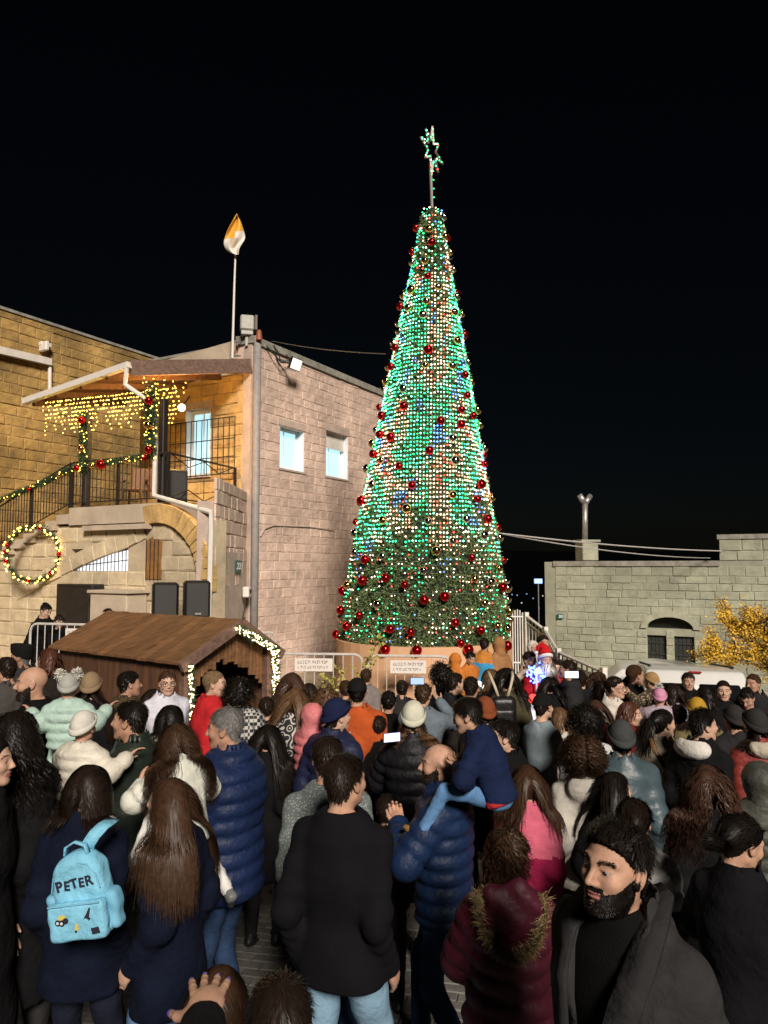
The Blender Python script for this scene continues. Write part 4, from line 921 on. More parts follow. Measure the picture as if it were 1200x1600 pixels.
# ================================================================ crowd barriers
M_BARR = mat('barrier_white', (.66, .62, .58), .4, .2, 10, metal=.2)
def barrier(label, a, b, h, sign=None, nb=9):
    a, b = Vector(a), Vector(b); t = thing('crowd_barrier', label, 'barrier', a, 0, 'crowd barriers')
    u = (b - a).normalized(); L = (b - a).length; up = Vector((0, 0, 1)); r = .12
    fr = [a + up * .12]
    fr = [a + up * .14, a + up * (h - r)] + [a + u * (r - r * math.cos(q)) + up * (h - r + r * math.sin(q)) for q in (.5, 1.0, 1.57)] + [b - u * (r - r * math.cos(q)) + up * (h - r + r * math.sin(q)) for q in (1.57, 1.0, .5)] + [b + up * (h - r), b + up * .14, a + up * .14]
    k = MB(); k.tube(fr, .02, 6); k.build('frame', M_BARR, t)
    for i in range(1, nb): p = a.lerp(b, i / nb); k = MB(); k.tube([p + up * .14, p + up * (h - .005)], .0085, 5); k.build('bar', M_BARR, t)
    for p in (a + u * .15, b - u * .15):
        k = MB(); nn = Vector((-u.y, u.x, 0)); k.bar(p - nn * .25 + up * .02, p + nn * .25 + up * .02, .05, .03); k.bar(p + up * .02, p + up * .15, .03, .03); k.build('foot', M_BARR, t)
    if sign:
        f0, f1, rows = sign; p0, p1 = a.lerp(b, f0), a.lerp(b, f1); nn = Vector((u.y, -u.x, 0)); sg = empty('sign_board', (p0 + p1) / 2, 0, t); sg.matrix_parent_inverse = wmat(t).inverted()
        k = MB(); k.prism([p0 + up * (h - .06) + nn * .03, p1 + up * (h - .06) + nn * .03, p1 + up * (h - .25) + nn * .03, p0 + up * (h - .25) + nn * .03], -nn * .006); k.build('board', mat('board_white', (.72, .66, .60), .5), sg)
        k = MB(); random.seed(11)
        for r_ in range(2):      # two lines of worn lettering, too small to read
            x = .1
            while x < .9:
                wl = random.uniform(.016, .032); z = h - .115 - r_ * .075; c = p0.lerp(p1, x) + nn * .034
                hh = .038 if r_ == 0 else .03
                for (dx, dz, sw, sh) in random.sample([(0, .5, 1, .18), (-.45, 0, .2, 1), (.45, .0, .2, 1), (0, -.5, 1, .18), (.2, .1, .2, .7)], 3):
                    q = c + u * (dx * wl) + up * (z + dz * hh - 0); e, f = u * (wl * sw / 2), up * (hh * sh / 2); k.add([q - e - f, q + e - f, q + e + f, q - e + f], [(0, 1, 2, 3)])
                x += (wl * 1.5) / (p1 - p0).length + (.03 if random.random() < .2 else 0)
        o = k.build('lettering', mat('letter_grey', (.10, .09, .10), .6), sg); o['kind'] = 'stuff'
    return t
bz = TZ
def bpt(px, py, d): p = P(px, py, d); return Vector((p.x, p.y, TZ))
barrier('white crowd barrier with a lettered board, in front of the tree plinth', bpt(576, 1024, 11.05), bpt(703, 1026, 10.95), P(640, 1025, 11).z - TZ, (.27, .71, 2))
barrier('white crowd barrier with a worn board, between hut and tree', bpt(432, 1022, 11.15), bpt(566, 1023, 11.05), P(500, 1022, 11.1).z - TZ, (.22, .66, 2))
barrier('grey barrier standing behind the hut roof by the drainpipe', bpt(372, 972, 12.9), bpt(430, 975, 13.3), P(400, 972, 13).z - TZ - .2, None, 6)
barrier('pale barrier at the left in front of two men by the wall', bpt(48, 975, 11.9), bpt(152, 975, 11.6), P(100, 975, 11.8).z - TZ, (.55, .98, 1), 9)
# ================================================================ white railing right of the tree
rp = [P(822, 962, 12.9), P(852, 985, 12.3), P(872, 1019, 11.0), P(943, 1050, 9.6)]
rw = thing('white_railing', 'white ornamental metal railing running down from the tree to the van', 'railing', (rp[0].x, rp[0].y, TZ))
for (a, b, n, hh) in ((rp[0], rp[1], 6, .95), (rp[1], rp[2], 10, 1.0), (rp[2], rp[3], 9, 1.05)):
    for dz, r in ((0, .026), (-.1, .016), (-hh + .08, .02)):
        k = MB(); k.tube([a + Vector((0, 0, dz)), b + Vector((0, 0, dz))], r, 6); k.build('rail', M_WHITE, rw)
    for i in range(n + 1):
        p = a.lerp(b, i / n); k = MB(); k.tube([p, p - Vector((0, 0, hh - .08))], .012, 5); k.build('baluster', M_WHITE, rw)
    for i in range(n):
        p, q = a.lerp(b, i / n), a.lerp(b, (i + 1) / n); k = MB(); k.tube([p.lerp(q, s) - Vector((0, 0, .32 - .22 * math.sin(math.pi * s))) for s in (0, .2, .4, .6, .8, 1)], .009, 4); k.build('arch_bar', M_WHITE, rw)
for p in rp:
    k = MB(); zb_ = ground_z(p.x, p.y) - .05; k.box((p.x, p.y, (p.z + .06 + zb_) / 2), (.07, .07, p.z + .06 - zb_), .3); k.build('post', M_WHITE, rw)
gt = thing('white_gate', 'white arched metal gate behind the tree, left of the railing', 'gate', P(797, 1000, 14.5))
g0, g1 = P(797, 962, 14.4), P(820, 962, 14.4)
for i in range(7): p = g0.lerp(g1, i / 6); k = MB(); k.tube([p + Vector((0, 0, .12 * math.sin(math.pi * i / 6))), Vector((p.x, p.y, .1))], .014, 5); k.build('bar', M_WHITE, gt)
for dz in (-.02, -.9): k = MB(); k.tube([g0 + Vector((0, 0, dz)), g1 + Vector((0, 0, dz))], .016, 5); k.build('rail', M_WHITE, gt)
# lit arch frame for photographs beside the plinth
la = P(800, 1036, 10.95); t = thing('lit_photo_arch', 'glowing white arch frame beside the tree plinth', 'light arch', (la.x, la.y, TZ))
for dx, r_ in ((-.62, .0),):
    k = MB(); c = Vector((la.x + dx, la.y, 0)); k.tube([c + Vector((-.28, 0, TZ + .02)), c + Vector((-.28, 0, .55))] + [c + Vector((-.28 * math.cos(q), 0, .55 + .28 * math.sin(q))) for q in np.linspace(.3, 2.84, 8)] + [c + Vector((.28, 0, .55)), c + Vector((.28, 0, TZ + .02))], .03, 8); k.build('tube', glow('arch_glow', (1.0, .80, .62), 3.0), t)
    k = MB(); k.box(c + Vector((0, 0, TZ + .01)), (.75, .2, .03)); k.build('base', M_WHITE, t)
# ================================================================ vehicles
def car(name, label, cat, loc, rz, prof, hw, roof_hw, paint, panes, lamps, wheels, pitch=0.0):
    t = thing(name, label, cat, loc, rz); t.rotation_euler.x = pitch
    zmax = max(p[1] for p in prof)
    def hwz(z): return hw if z < zmax * .52 else hw + (roof_hw - hw) * ((z - zmax * .52) / (zmax * .48)) ** 1.2
    k = MB(); n = len(prof)
    for (y, z) in prof: k.v.append((-hwz(z), y, z))
    for (y, z) in prof: k.v.append((hwz(z), y, z))
    k.f = [(i, (i + 1) % n, n + (i + 1) % n, n + i) for i in range(n)] + [tuple(range(n - 1, -1, -1)), tuple(range(n, 2 * n))]; k.mi = [0] * len(k.f)
    me = k.mesh('body', paint); bm = bmesh.new(); bm.from_mesh(me); bmesh.ops.recalc_face_normals(bm, faces=bm.faces)
    bmesh.ops.bevel(bm, geom=[e for e in bm.edges if e.calc_face_angle(0) > .35], offset=.06, segments=3, affect='EDGES', profile=.6); bm.to_mesh(me); bm.free()
    for p in me.polygons: p.use_smooth = True
    link('body', me, t)
    gl = mat('car_glass', (.006, .007, .009), .08, spec=.6)
    for nme, quad in panes:
        k = MB(); c = sum((Vector(q) for q in quad), Vector()) / 4; nn = (Vector(quad[1]) - Vector(quad[0])).cross(Vector(quad[3]) - Vector(quad[0])).normalized()
        k.prism([Vector(q) - nn * .012 for q in quad], nn * .03); me = k.mesh(nme, gl); bm = bmesh.new(); bm.from_mesh(me); bmesh.ops.bevel(bm, geom=bm.edges[:], offset=.012, segments=2, affect='EDGES'); bm.to_mesh(me); bm.free(); link(nme, me, t)
    for nme, c, s_, m in lamps: k = MB(); k.box(c, s_, 0, .02); link(nme, k.mesh(nme, m), t)
    for (x, y) in wheels:
        wh = empty('wheel', (x, y, .32), 0, t)
        k = MB(); k.tube([(-.1, 0, 0), (.1, 0, 0)], .32, 20); link('tyre', k.mesh('tyre', mat('tyre', (.012, .012, .012), .85)), wh)
        k = MB(); k.tube([(-.108, 0, 0), (.108, 0, 0)], .19, 14); link('rim', k.mesh('rim', M_GALV), wh)
    return t
M_VAN = mat('van_white', (.62, .62, .60), .3, .06, 3, coat=.4); M_TAIL = mat('tail_lamp', (.30, .01, .01), .2); M_BUMP = mat('bumper', (.03, .03, .03), .6)
vl = P(1092, 1046, 11.2)
zgv = ground_z(vl.x, vl.y); VH = vl.z - zgv
prof_v = [(0.02, .32), (-.02, .8), (.0, 1.0), (.1, VH * .86), (.26, VH * .975), (.7, VH), (2.1, VH), (2.7, VH * .95), (3.3, VH * .64), (4.0, VH * .54), (4.12, .65), (4.1, .32)]
zw0, zw1 = 1.02, VH * .9
car('white_van', 'white van parked with its rear windows to the crowd, low building behind', 'van', (vl.x, vl.y, zgv), math.radians(-14), prof_v, .86, .70, M_VAN,
    [('rear_window', ((-.70, -.0, zw0), (-.04, -.0, zw0), (-.04, .105, zw1 - .05), (-.61, .105, zw1 - .05))), ('rear_window', ((.04, -.0, zw0), (.70, -.0, zw0), (.61, .105, zw1 - .05), (.04, .105, zw1 - .05))),
     ('side_window', ((-.835, 1.7, 1.06), (-.835, .5, 1.06), (-.745, .55, zw1 - .06), (-.745, 1.7, zw1 - .06))), ('side_window', ((-.835, 2.9, 1.06), (-.835, 1.8, 1.06), (-.745, 1.8, zw1 - .06), (-.745, 2.5, zw1 - .06))), ('windscreen', ((.62, 3.28, VH * .68), (-.62, 3.28, VH * .68), (-.6, 2.8, VH * .93), (.6, 2.8, VH * .93)))],
    [('tail_lamp', (-.8, .02, .98), (.1, .08, .4), M_TAIL), ('tail_lamp', (.8, .02, .98), (.1, .08, .4), M_TAIL), ('rear_bumper', (0, -.04, .42), (1.6, .12, .2), M_BUMP), ('number_plate', (0, -.035, .8), (.5, .02, .11), mat('plate_yellow', (.6, .45, .03), .4)), ('door_handle', (.06, -.03, .95), (.04, .03, .16), M_BUMP), ('brake_lamp', (0, .2, VH * .965), (.2, .05, .03), M_TAIL), ('roof_bar', (-.62, 1.5, VH + .01), (.04, 1.9, .03), M_BUMP), ('roof_bar', (.62, 1.5, VH + .01), (.04, 1.9, .03), M_BUMP)],
    [(-.78, .8), (.78, .8), (-.78, 3.3), (.78, 3.3)], pitch=-.095)
cl = P(1040, 1034, 15.0); zgc = ground_z(cl.x, cl.y); CH = cl.z - zgc
prof_c = [(-2.0, .3), (-2.05, .75), (-1.95, CH * .62), (-1.3, CH * .66), (-.6, CH * .97), (.2, CH), (.9, CH * .95), (1.5, CH * .68), (2.0, CH * .6), (2.05, .7), (2.0, .3)]
car('white_car', 'pale hatchback mostly hidden behind the white van', 'car', (cl.x, cl.y, zgc), math.radians(75), prof_c, .84, .62, M_VAN,
    [('side_window', ((-.8, 1.2, CH * .68), (-.8, .1, CH * .68), (-.67, .1, CH * .93), (-.67, .75, CH * .92))), ('side_window', ((-.8, 0, CH * .68), (-.8, -1.1, CH * .68), (-.67, -.5, CH * .92), (-.67, 0, CH * .93)))],
    [('tail_lamp', (-.7, -2.0, .8), (.2, .08, .12), M_TAIL), ('tail_lamp', (.7, -2.0, .8), (.2, .08, .12), M_TAIL)], [(-.76, 1.3), (.76, 1.3), (-.76, -1.3), (.76, -1.3)])
# ================================================================ plants
at_ = P(1256, 1060, 13.2); gz_ = ground_z(at_.x, at_.y); tr = thing('autumn_tree', 'yellow-leaved autumn tree at the right edge in front of the low building', 'tree', (at_.x, at_.y, gz_))
k = MB(); brn = []; tips = []
def limb(p, d, L, r, lv):
    q = p + d * L; mid = p + d * L * .5 + Vector((random.uniform(-.04, .04), random.uniform(-.04, .04), 0)) * L; k.tube([p, mid, q], [r, r * .8, r * .6], 5)
    if lv <= 2: tips.append((p, q))
    if lv > 0:
        for _ in range(random.choice([2, 3, 3])):
            e = (d + Vector((random.gauss(0, .55), random.gauss(0, .55), random.gauss(.05, .38)))).normalized(); limb(p.lerp(q, random.uniform(.6, 1)), e, L * random.uniform(.6, .82), r * .6, lv - 1)
random.seed(21)
b0_ = Vector((at_.x, at_.y, gz_)); k.tube([b0_, b0_ + Vector((-.03, 0, 1.6))], [.10, .08], 8)
for a in range(8):
    an = a * .79 + .3; limb(b0_ + Vector((-.03, 0, 1.5)), Vector((math.cos(an) * .7 - .12, math.sin(an) * .6, .95)).normalized(), .9, .05, 3)
k.build('trunk', mat('bark', (.10, .07, .05), .85, .4, 14), tr)
LV = []; 
for p, q in tips:
    for _ in range(22): 
        c = p.lerp(q, random.uniform(.2, 1.05)) 
        if c.z < gz_ + 4.2 + .4 * math.sin(c.x * 5): LV.append(tuple(c))
C = np.repeat(np.array(LV), 5, axis=0) + rng.normal(size=(len(LV) * 5, 3)) * .06; nl = len(C)
D = rng.normal(size=(nl, 3)); D /= np.linalg.norm(D, axis=1, keepdims=True); Wd = np.cross(D, rng.normal(size=(nl, 3))); Wd /= np.linalg.norm(Wd, axis=1, keepdims=True)
Ls = rng.uniform(.03, .055, (nl, 1)); V = np.stack([C, C + D * Ls * .5 + Wd * Ls * .4, C + D * Ls, C + D * Ls * .5 - Wd * Ls * .4], 1).reshape(-1, 3)
o = link('crown', npmesh('crown', V, np.arange(nl * 4).reshape(-1, 4), mat('yellow_leaf', (.82, .48, .035), .6, .4, 9, col2=(.62, .36, .03)), smooth=False), tr, True); o['kind'] = 'stuff'
sp0 = P(545, 1120, 9.9); gz_ = ground_z(sp0.x, sp0.y); sp = thing('young_shrub', 'spindly yellow-green shrub in front of the barriers', 'shrub', (sp0.x, sp0.y, gz_))
k = MB(); LV = []
for (x, y) in ((590, 995), (575, 1030), (530, 1042), (520, 1060), (555, 1050), (508, 1058)):
    q = P(x, y, 9.9 + random.uniform(-.2, .2)); b = Vector((sp0.x, sp0.y, gz_)); m_ = b.lerp(q, .55) + Vector((-.05, 0, .1)); k.tube([b, m_, q], [.014, .01, .005], 4)
    for f in (.45, .6, .75, .86, .95, 1.0):
        c = (m_.lerp(q, (f - .5) * 2) if f > .5 else b.lerp(m_, f * 2)); LV += [tuple(c + Vector((random.gauss(0, .04), random.gauss(0, .04), random.gauss(0, .03)))) for _ in range(7 if f > .7 else 3)]
k.build('stems', mat('shrub_stem', (.25, .16, .08), .8), sp)
C = np.array(LV); nl = len(C); D = rng.normal(size=(nl, 3)) + np.array([0, -.2, .3]); D /= np.linalg.norm(D, axis=1, keepdims=True); Wd = np.cross(D, rng.normal(size=(nl, 3))); Wd /= np.linalg.norm(Wd, axis=1, keepdims=True)
Ls = rng.uniform(.06, .10, (nl, 1)); V = np.stack([C, C + D * Ls * .5 + Wd * Ls * .25, C + D * Ls, C + D * Ls * .5 - Wd * Ls * .25], 1).reshape(-1, 3)
o = link('leaves', npmesh('leaves', V, np.arange(nl * 4).reshape(-1, 4), mat('shrub_leaf', (.36, .32, .07), .5, .4, 12), smooth=False), sp, True); o['kind'] = 'stuff'
# ================================================================ far lights
fm = P(841, 908, 60); t = thing('floodlight_mast', 'far slim mast with a bluish-white lamp, beyond the white railing', 'lamp post', (fm.x, fm.y, -22))
k = MB(); k.tube([(fm.x, fm.y, -22), fm], .05, 6); k.build('pole', M_GALV, t)
k = MB(); k.box(fm, (.62, .3, .38), 0, .03); k.build('lamp_head', glow('mast_lamp', (.35, .55, 1.0), 1.6), t)
for i, (x, y, c_) in enumerate(((786, 873, 'a'), (793, 874, 'a'), (800, 929, 'b'), (808, 930, 'b'), (823, 928, 'b'), (833, 935, 'b'), (848, 931, 'a'), (856, 945, 'b'), (815, 942, 'a'), (842, 950, 'b'))):
    p = P(x, y, 71.0 / (.1 + (y - 885) / FPX)); k = MB(); k.box((0, 0, 0), (.7, .7, .7), 0, .1); o = link('distant_lamp', k.mesh('distant_lamp', glow('far_' + c_, (.9, .75, .5) if c_ == 'a' else (.25, .5, .8), .7)), None); o.location = p
    tag(o, 'tiny far-off light of the dark valley, right of the tree', 'lamp', 'far lights in the valley')
# ================================================================ people: distance fields -> meshes
f32 = np.float32
def grid(lo, hi, res):
    n = [int(math.ceil((hi[i] - lo[i]) / res)) + 1 for i in range(3)]
    ax = [(lo[i] + res * np.arange(n[i])).astype(f32) for i in range(3)]
    return np.meshgrid(*ax, indexing='ij')
def cone(X, Y, Z, a, b, ra, rb):
    bx, by, bz = b[0] - a[0], b[1] - a[1], b[2] - a[2]; L2 = bx * bx + by * by + bz * bz + 1e-9
    px, py, pz = X - f32(a[0]), Y - f32(a[1]), Z - f32(a[2])
    t = np.clip((px * f32(bx) + py * f32(by) + pz * f32(bz)) / f32(L2), 0, 1)
    d = np.sqrt((px - t * f32(bx)) ** 2 + (py - t * f32(by)) ** 2 + (pz - t * f32(bz)) ** 2) - (f32(ra) + t * f32(rb - ra))
    return d, t
def ell(X, Y, Z, c, r):
    k = np.sqrt(((X - f32(c[0])) / f32(r[0])) ** 2 + ((Y - f32(c[1])) / f32(r[1])) ** 2 + ((Z - f32(c[2])) / f32(r[2])) ** 2)
    return (k - 1) * f32(min(r))
def smin(a, b, k):
    h = np.clip(f32(.5) + f32(.5) * (b - a) / f32(k), 0, 1); return b * (1 - h) + a * h - f32(k) * h * (1 - h)
def smax(a, b, k): return -smin(-a, -b, k)
_E = [(0, 1), (2, 3), (4, 5), (6, 7), (0, 2), (1, 3), (4, 6), (5, 7), (0, 4), (1, 5), (2, 6), (3, 7)]
_C = np.array([(i >> 2 & 1, i >> 1 & 1, i & 1) for i in range(8)])
def snets(D, lo, res):
    S = D < 0; nx, ny, nz = D.shape
    cnt = np.zeros((nx - 1, ny - 1, nz - 1), np.int8)
    for c in _C: cnt += S[c[0]:nx - 1 + c[0], c[1]:ny - 1 + c[1], c[2]:nz - 1 + c[2]]
    I = np.argwhere((cnt > 0) & (cnt < 8)); n = len(I)
    idx = np.full(cnt.shape, -1, np.int32); idx[I[:, 0], I[:, 1], I[:, 2]] = np.arange(n)
    vals = np.stack([D[I[:, 0] + c[0], I[:, 1] + c[1], I[:, 2] + c[2]] for c in _C], 1)
    acc = np.zeros((n, 3)); w_ = np.zeros(n)
    for a, b in _E:
        va, vb = vals[:, a], vals[:, b]; m = (va < 0) != (vb < 0)
        t = np.where(m, va / np.where(m, va - vb, 1), 0); p = _C[a] + t[:, None] * (_C[b] - _C[a])
        acc += p * m[:, None]; w_ += m
    V = (I + acc / w_[:, None]) * res + np.array(lo)
    F = []
    for ax in range(3):
        o1, o2 = [(1, 2), (2, 0), (0, 1)][ax]
        sl0 = [slice(None)] * 3; sl1 = [slice(None)] * 3; sl0[ax] = slice(0, -1); sl1[ax] = slice(1, None)
        a, b = S[tuple(sl0)], S[tuple(sl1)]
        for flip in (0, 1):
            E = np.argwhere(a & ~b if not flip else ~a & b)
            ok = (E[:, o1] > 0) & (E[:, o2] > 0) & (E[:, o1] < D.shape[o1] - 1) & (E[:, o2] < D.shape[o2] - 1); E = E[ok]
            def q(d1, d2):
                e = E.copy(); e[:, o1] -= d1; e[:, o2] -= d2; return idx[e[:, 0], e[:, 1], e[:, 2]]
            Q = np.stack([q(1, 1), q(0, 1), q(0, 0), q(1, 0)], 1)
            F.append(Q[:, ::-1] if flip else Q)
    F = np.concatenate(F); return V, F[(F >= 0).all(1)]
def vnormals(V, F):
    fn = np.cross(V[F[:, 2]] - V[F[:, 0]], V[F[:, 3]] - V[F[:, 1]]); N = np.zeros_like(V)
    for j in range(4): np.add.at(N, F[:, j], fn)
    return N / (np.linalg.norm(N, axis=1, keepdims=True) + 1e-12)

# ---------------------------------------------------------------- heads (face towards +y, origin mid head, 0.23 tall)
def head_field(X, Y, Z, kind):
    A = np.abs(X); man = kind == 'm'; kid = kind == 'c'
    d = ell(X, Y, Z, (0, -.014, .028), (.0765, .098, .089))
    d = smin(d, ell(X, Y, Z, (0, .028, -.038), (.059 if man else .056, .064, .080 if not kid else .068)), .03)
    d = smin(d, cone(A, Y, Z, (.046, .0, -.058), (.018, .066, -.094), .022, .018)[0], .022)             # jaw
    d = smin(d, ell(X, Y, Z, (0, .073, -.097 if not kid else -.088), (.021, .018, .018)), .018)           # chin
    d = smin(d, ell(A, Y, Z, (.037, .060, -.022), (.026, .026, .026)), .02)                               # cheek
    d = smin(d, cone(A, Y, Z, (.006, .084, .021), (.05, .063, .026), .012 if man else .009, .009)[0], .016)  # brow
    d = smax(d, -ell(A, Y, Z, (.0315, .103, .003), (.019, .020, .0135)), .012)                          # sockets
    d = smin(d, ell(A, Y, Z, (.0315, .0745, .003), (.0145, .0135, .0125)), .002)                       # eyeball
    d = smin(d, cone(A, Y, Z, (.021, .0835, .0108), (.045, .075, .0092), .0056, .0050)[0], .004)          # upper lid
    d = smin(d, cone(A, Y, Z, (.023, .083, -.0075), (.042, .075, -.0065), .0035, .0035)[0], .004)
    ns = 1.0 if man else (.75 if kid else .86)
    d = smin(d, cone(X, Y, Z, (0, .089, .014), (0, .094 + .019 * ns, -.027), .007, .0105 * ns)[0], .010)  # nose
    d = smin(d, ell(A, Y, Z, (.0115 * ns, .098, -.032), (.0085, .0105, .008)), .007)
    d = smin(d, ell(X, Y, Z, (0, .088, -.056), (.024, .0125, .0055)), .006)                               # lips
    d = smin(d, ell(X, Y, Z, (0, .086, -.067), (.021, .0135, .0065)), .006)
    d = smax(d, -ell(X, Y, Z, (0, .104, -.0615), (.024, .014, .0016)), .003)
    e = ell(A, Y - (Z + .0) * f32(-.25), Z, (.080, -.012, -.006), (.0095, .021, .033))
    e = smax(e, -ell(A, Y - (Z) * f32(-.25), Z, (.092, -.009, -.004), (.009, .012, .021)), .006)
    d = smin(d, e, .007)
    d = smin(d, cone(X, Y, Z, (0, -.022, -.05), (0, -.038, -.19), .054 if man else .047, .058 if man else .050)[0], .03)
    return d
HEADS = {}
def head(kind, lod):
    if (kind, lod) in HEADS: return HEADS[kind, lod]
    res = (.0105, .0072, .0036)[lod]; lo, hi = (-.105, -.135, -.185), (.105, .135, .135)
    X, Y, Z = grid(lo, hi, res); V, F = snets(head_field(X, Y, Z, kind), lo, res); c = V[F].mean(1); ax = np.abs(c[:, 0])
    mi = np.zeros(len(F), int)
    de = np.sqrt((ax - .0315) ** 2 + (c[:, 1] - .0745) ** 2 + (c[:, 2] - .003) ** 2)
    eye = (de < .0152) & (c[:, 1] > .079) & (np.abs(c[:, 2] - .0016) < .0066); mi[eye] = 1
    mi[eye & (np.hypot(ax - .0315, c[:, 2] - .001) < .0066)] = 2
    mi[(ax < .026) & (np.abs(c[:, 2] + .0615) < .0105) & (c[:, 1] > .080)] = 3
    zb = .0255 + .004 * np.sin(np.clip((ax - .012) / .042, 0, 1) * math.pi)
    mi[(ax > .010) & (ax < .054) & (np.abs(c[:, 2] - zb) < (.0044 if kind == 'm' else .0034)) & (c[:, 1] > .055)] = 4
    x, y, z = V.T; A = np.abs(x)
    line = np.interp(y, [-.11, -.07, -.045, -.025, -.005, .02, .045, .07, .1], [-.085, -.075, -.05, .022, .012, .018, .048, .066, .076])
    line = np.maximum(line, np.interp(A, [0, .05, .07, .08], [-1, -1, -.06, -.035]))
    scalp = np.clip((z - line) / .014, 0, 1) * (z > -.09)
    br = np.clip((-.004 - .58 * np.maximum(y, 0) - z) / .012, 0, 1) * np.clip((y + .004) / .012, 0, 1) * np.clip((z + .135) / .01, 0, 1)
    ma = (np.abs(z + .048) < .008) & (A < .03) & (y > .07); br = np.maximum(br, ma * .8)
    br = br * ~((A < .024) & (np.abs(z + .0615) < .009) & (y > .07)) * (1 - np.clip((.018 - A) / .01, 0, 1) * (np.abs(z + .078) < .006))
    HEADS[kind, lod] = dict(V=V, F=F, mi=mi, N=vnormals(V, F), scalp=scalp, beard=br); return HEADS[kind, lod]
def shell(h, w_, th, noise=.0):
    """faces where the weight is positive, pushed out along the normals"""
    V, F, N = h['V'], h['F'], h['N']; keep = (w_[F] > .02).sum(1) >= 2; F2 = F[keep]; used, inv = np.unique(F2.ravel(), return_inverse=True)
    v = V[used]; t = (th if np.ndim(th) == 0 else th[used]) * w_[used] + .0008
    if noise: t = t * (1 + noise * np.sin(v[:, 0] * 170 + 3 * np.sin(v[:, 2] * 90)) * np.sin(v[:, 1] * 140 + v[:, 2] * 60))
    return v + N[used] * t[:, None], inv.reshape(-1, 4)
# ---------------------------------------------------------------- hands (wrist at origin, fingers along -z, palm faces -x, thumb +y)
HANDS = {}
def hand(pose, lod):
    if (pose, lod) in HANDS: return HANDS[pose, lod]
    res = .010 if lod == 0 else (.0055 if lod == 1 else .0042); lo, hi = (-.12, -.09, -.215), (.07, .11, .05)
    X, Y, Z = grid(lo, hi, res)
    d = cone(X, Y, Z, (0, 0, .05), (0, 0, -.005), .026, .024)[0]
    d = smin(d, ell(X, Y, Z, (0, 0, -.055), (.017, .040, .055)), .015)
    curl = {'relax': .38, 'grip': 1.0, 'open': .06}[pose]; nails = []
    for i, (y0, L, z0) in enumerate(((.030, .074, -.085), (.010, .083, -.092), (-.011, .077, -.089), (-.030, .062, -.080))):
        sp = (y0) * (2.4 if pose == 'open' else .8); p = np.array([0., y0, z0]); ang = .12 + curl * .35; r0 = .0092
        for s_, rr in ((.46, .0088), (.30, .0080), (.24, .0068)):
            q = p + L * s_ * np.array([-math.sin(ang), sp / .1 * .25 if pose == 'open' else 0, -math.cos(ang)]); d = smin(d, cone(X, Y, Z, p, q, r0, rr)[0], .004); p = q; r0 = rr; ang += curl * (.95 if pose == 'grip' else .8)
        nails.append((p + np.array([.004, 0, .004]), .0068))
    p = np.array([-.008, .030, -.028]); q = np.array([-.022, .062 if pose != 'grip' else .045, -.055]); r_ = q + np.array([-.012, .020 if pose == 'open' else .004, -.030])
    d = smin(d, cone(X, Y, Z, p, q, .014, .011)[0], .012); d = smin(d, cone(X, Y, Z, q, r_, .0105, .0078)[0], .004); nails.append((r_ + np.array([.003, .003, .003]), .0068))
    V, F = snets(d, lo, res); HANDS[pose, lod] = (V, F, nails); return HANDS[pose, lod]

SKIN = [mat('skin_%d' % i, c, .55, .2, 22, .12, 120, spec=.3) for i, c in enumerate([(.46, .27, .185), (.40, .225, .15), (.52, .325, .235), (.33, .18, .115)])]
for _m in SKIN: _b = _m.node_tree.nodes['Principled BSDF']; _b.inputs['Subsurface Weight'].default_value = .12; _b.inputs['Subsurface Scale'].default_value = .008
M_EYEW = mat('eye_white', (.32, .27, .24), .3); M_IRIS = mat('iris', (.015, .009, .006), .15); M_LIPS = mat('lips', (.30, .12, .10), .45); M_NAIL = mat('nail_purple', (.16, .10, .55), .25)
def hair_mat(c):
    cols = {'black': (.010, .0075, .006), 'dark': (.018, .011, .008), 'brown': (.050, .026, .014), 'light': (.12, .066, .034), 'auburn': (.075, .028, .016), 'grey': (.16, .155, .15), 'blond': (.20, .13, .07), 'white': (.75, .74, .72), 'redbrown': (.06, .03, .02)}
    return mat('hair_' + c, cols[c], .45, .45, 45, 0, spec=.22)
def hair_base(c):
    m = hair_mat(c); q = m.node_tree.nodes['Principled BSDF'].inputs['Base Color'].default_value; return mat('hairbase_' + c, (q[0] * .8, q[1] * .8, q[2] * .8), .95, .4, 45, 0, spec=.04)
def band(name, pts, wd, th_, m, parent, side):
    k = MB(); pts = [Vector(p) for p in pts]; sd = Vector(side).normalized()
    for i, p in enumerate(pts):
        t = (pts[min(i + 1, len(pts) - 1)] - pts[max(i - 1, 0)]).normalized(); s_ = (sd - t * sd.dot(t)).normalized() * wd / 2; n_ = t.cross(s_).normalized() * th_ / 2; k.v += [tuple(p - s_ - n_), tuple(p + s_ - n_), tuple(p + s_ + n_), tuple(p - s_ + n_)]
    n = len(pts); k.f = [(i * 4 + j, i * 4 + (j + 1) % 4, i * 4 + 4 + (j + 1) % 4, i * 4 + 4 + j) for i in range(n - 1) for j in range(4)] + [(3, 2, 1, 0), tuple(range(4 * n - 4, 4 * n))]; k.mi = [0] * len(k.f); o = link(name, k.mesh(name, m, True), parent); return o
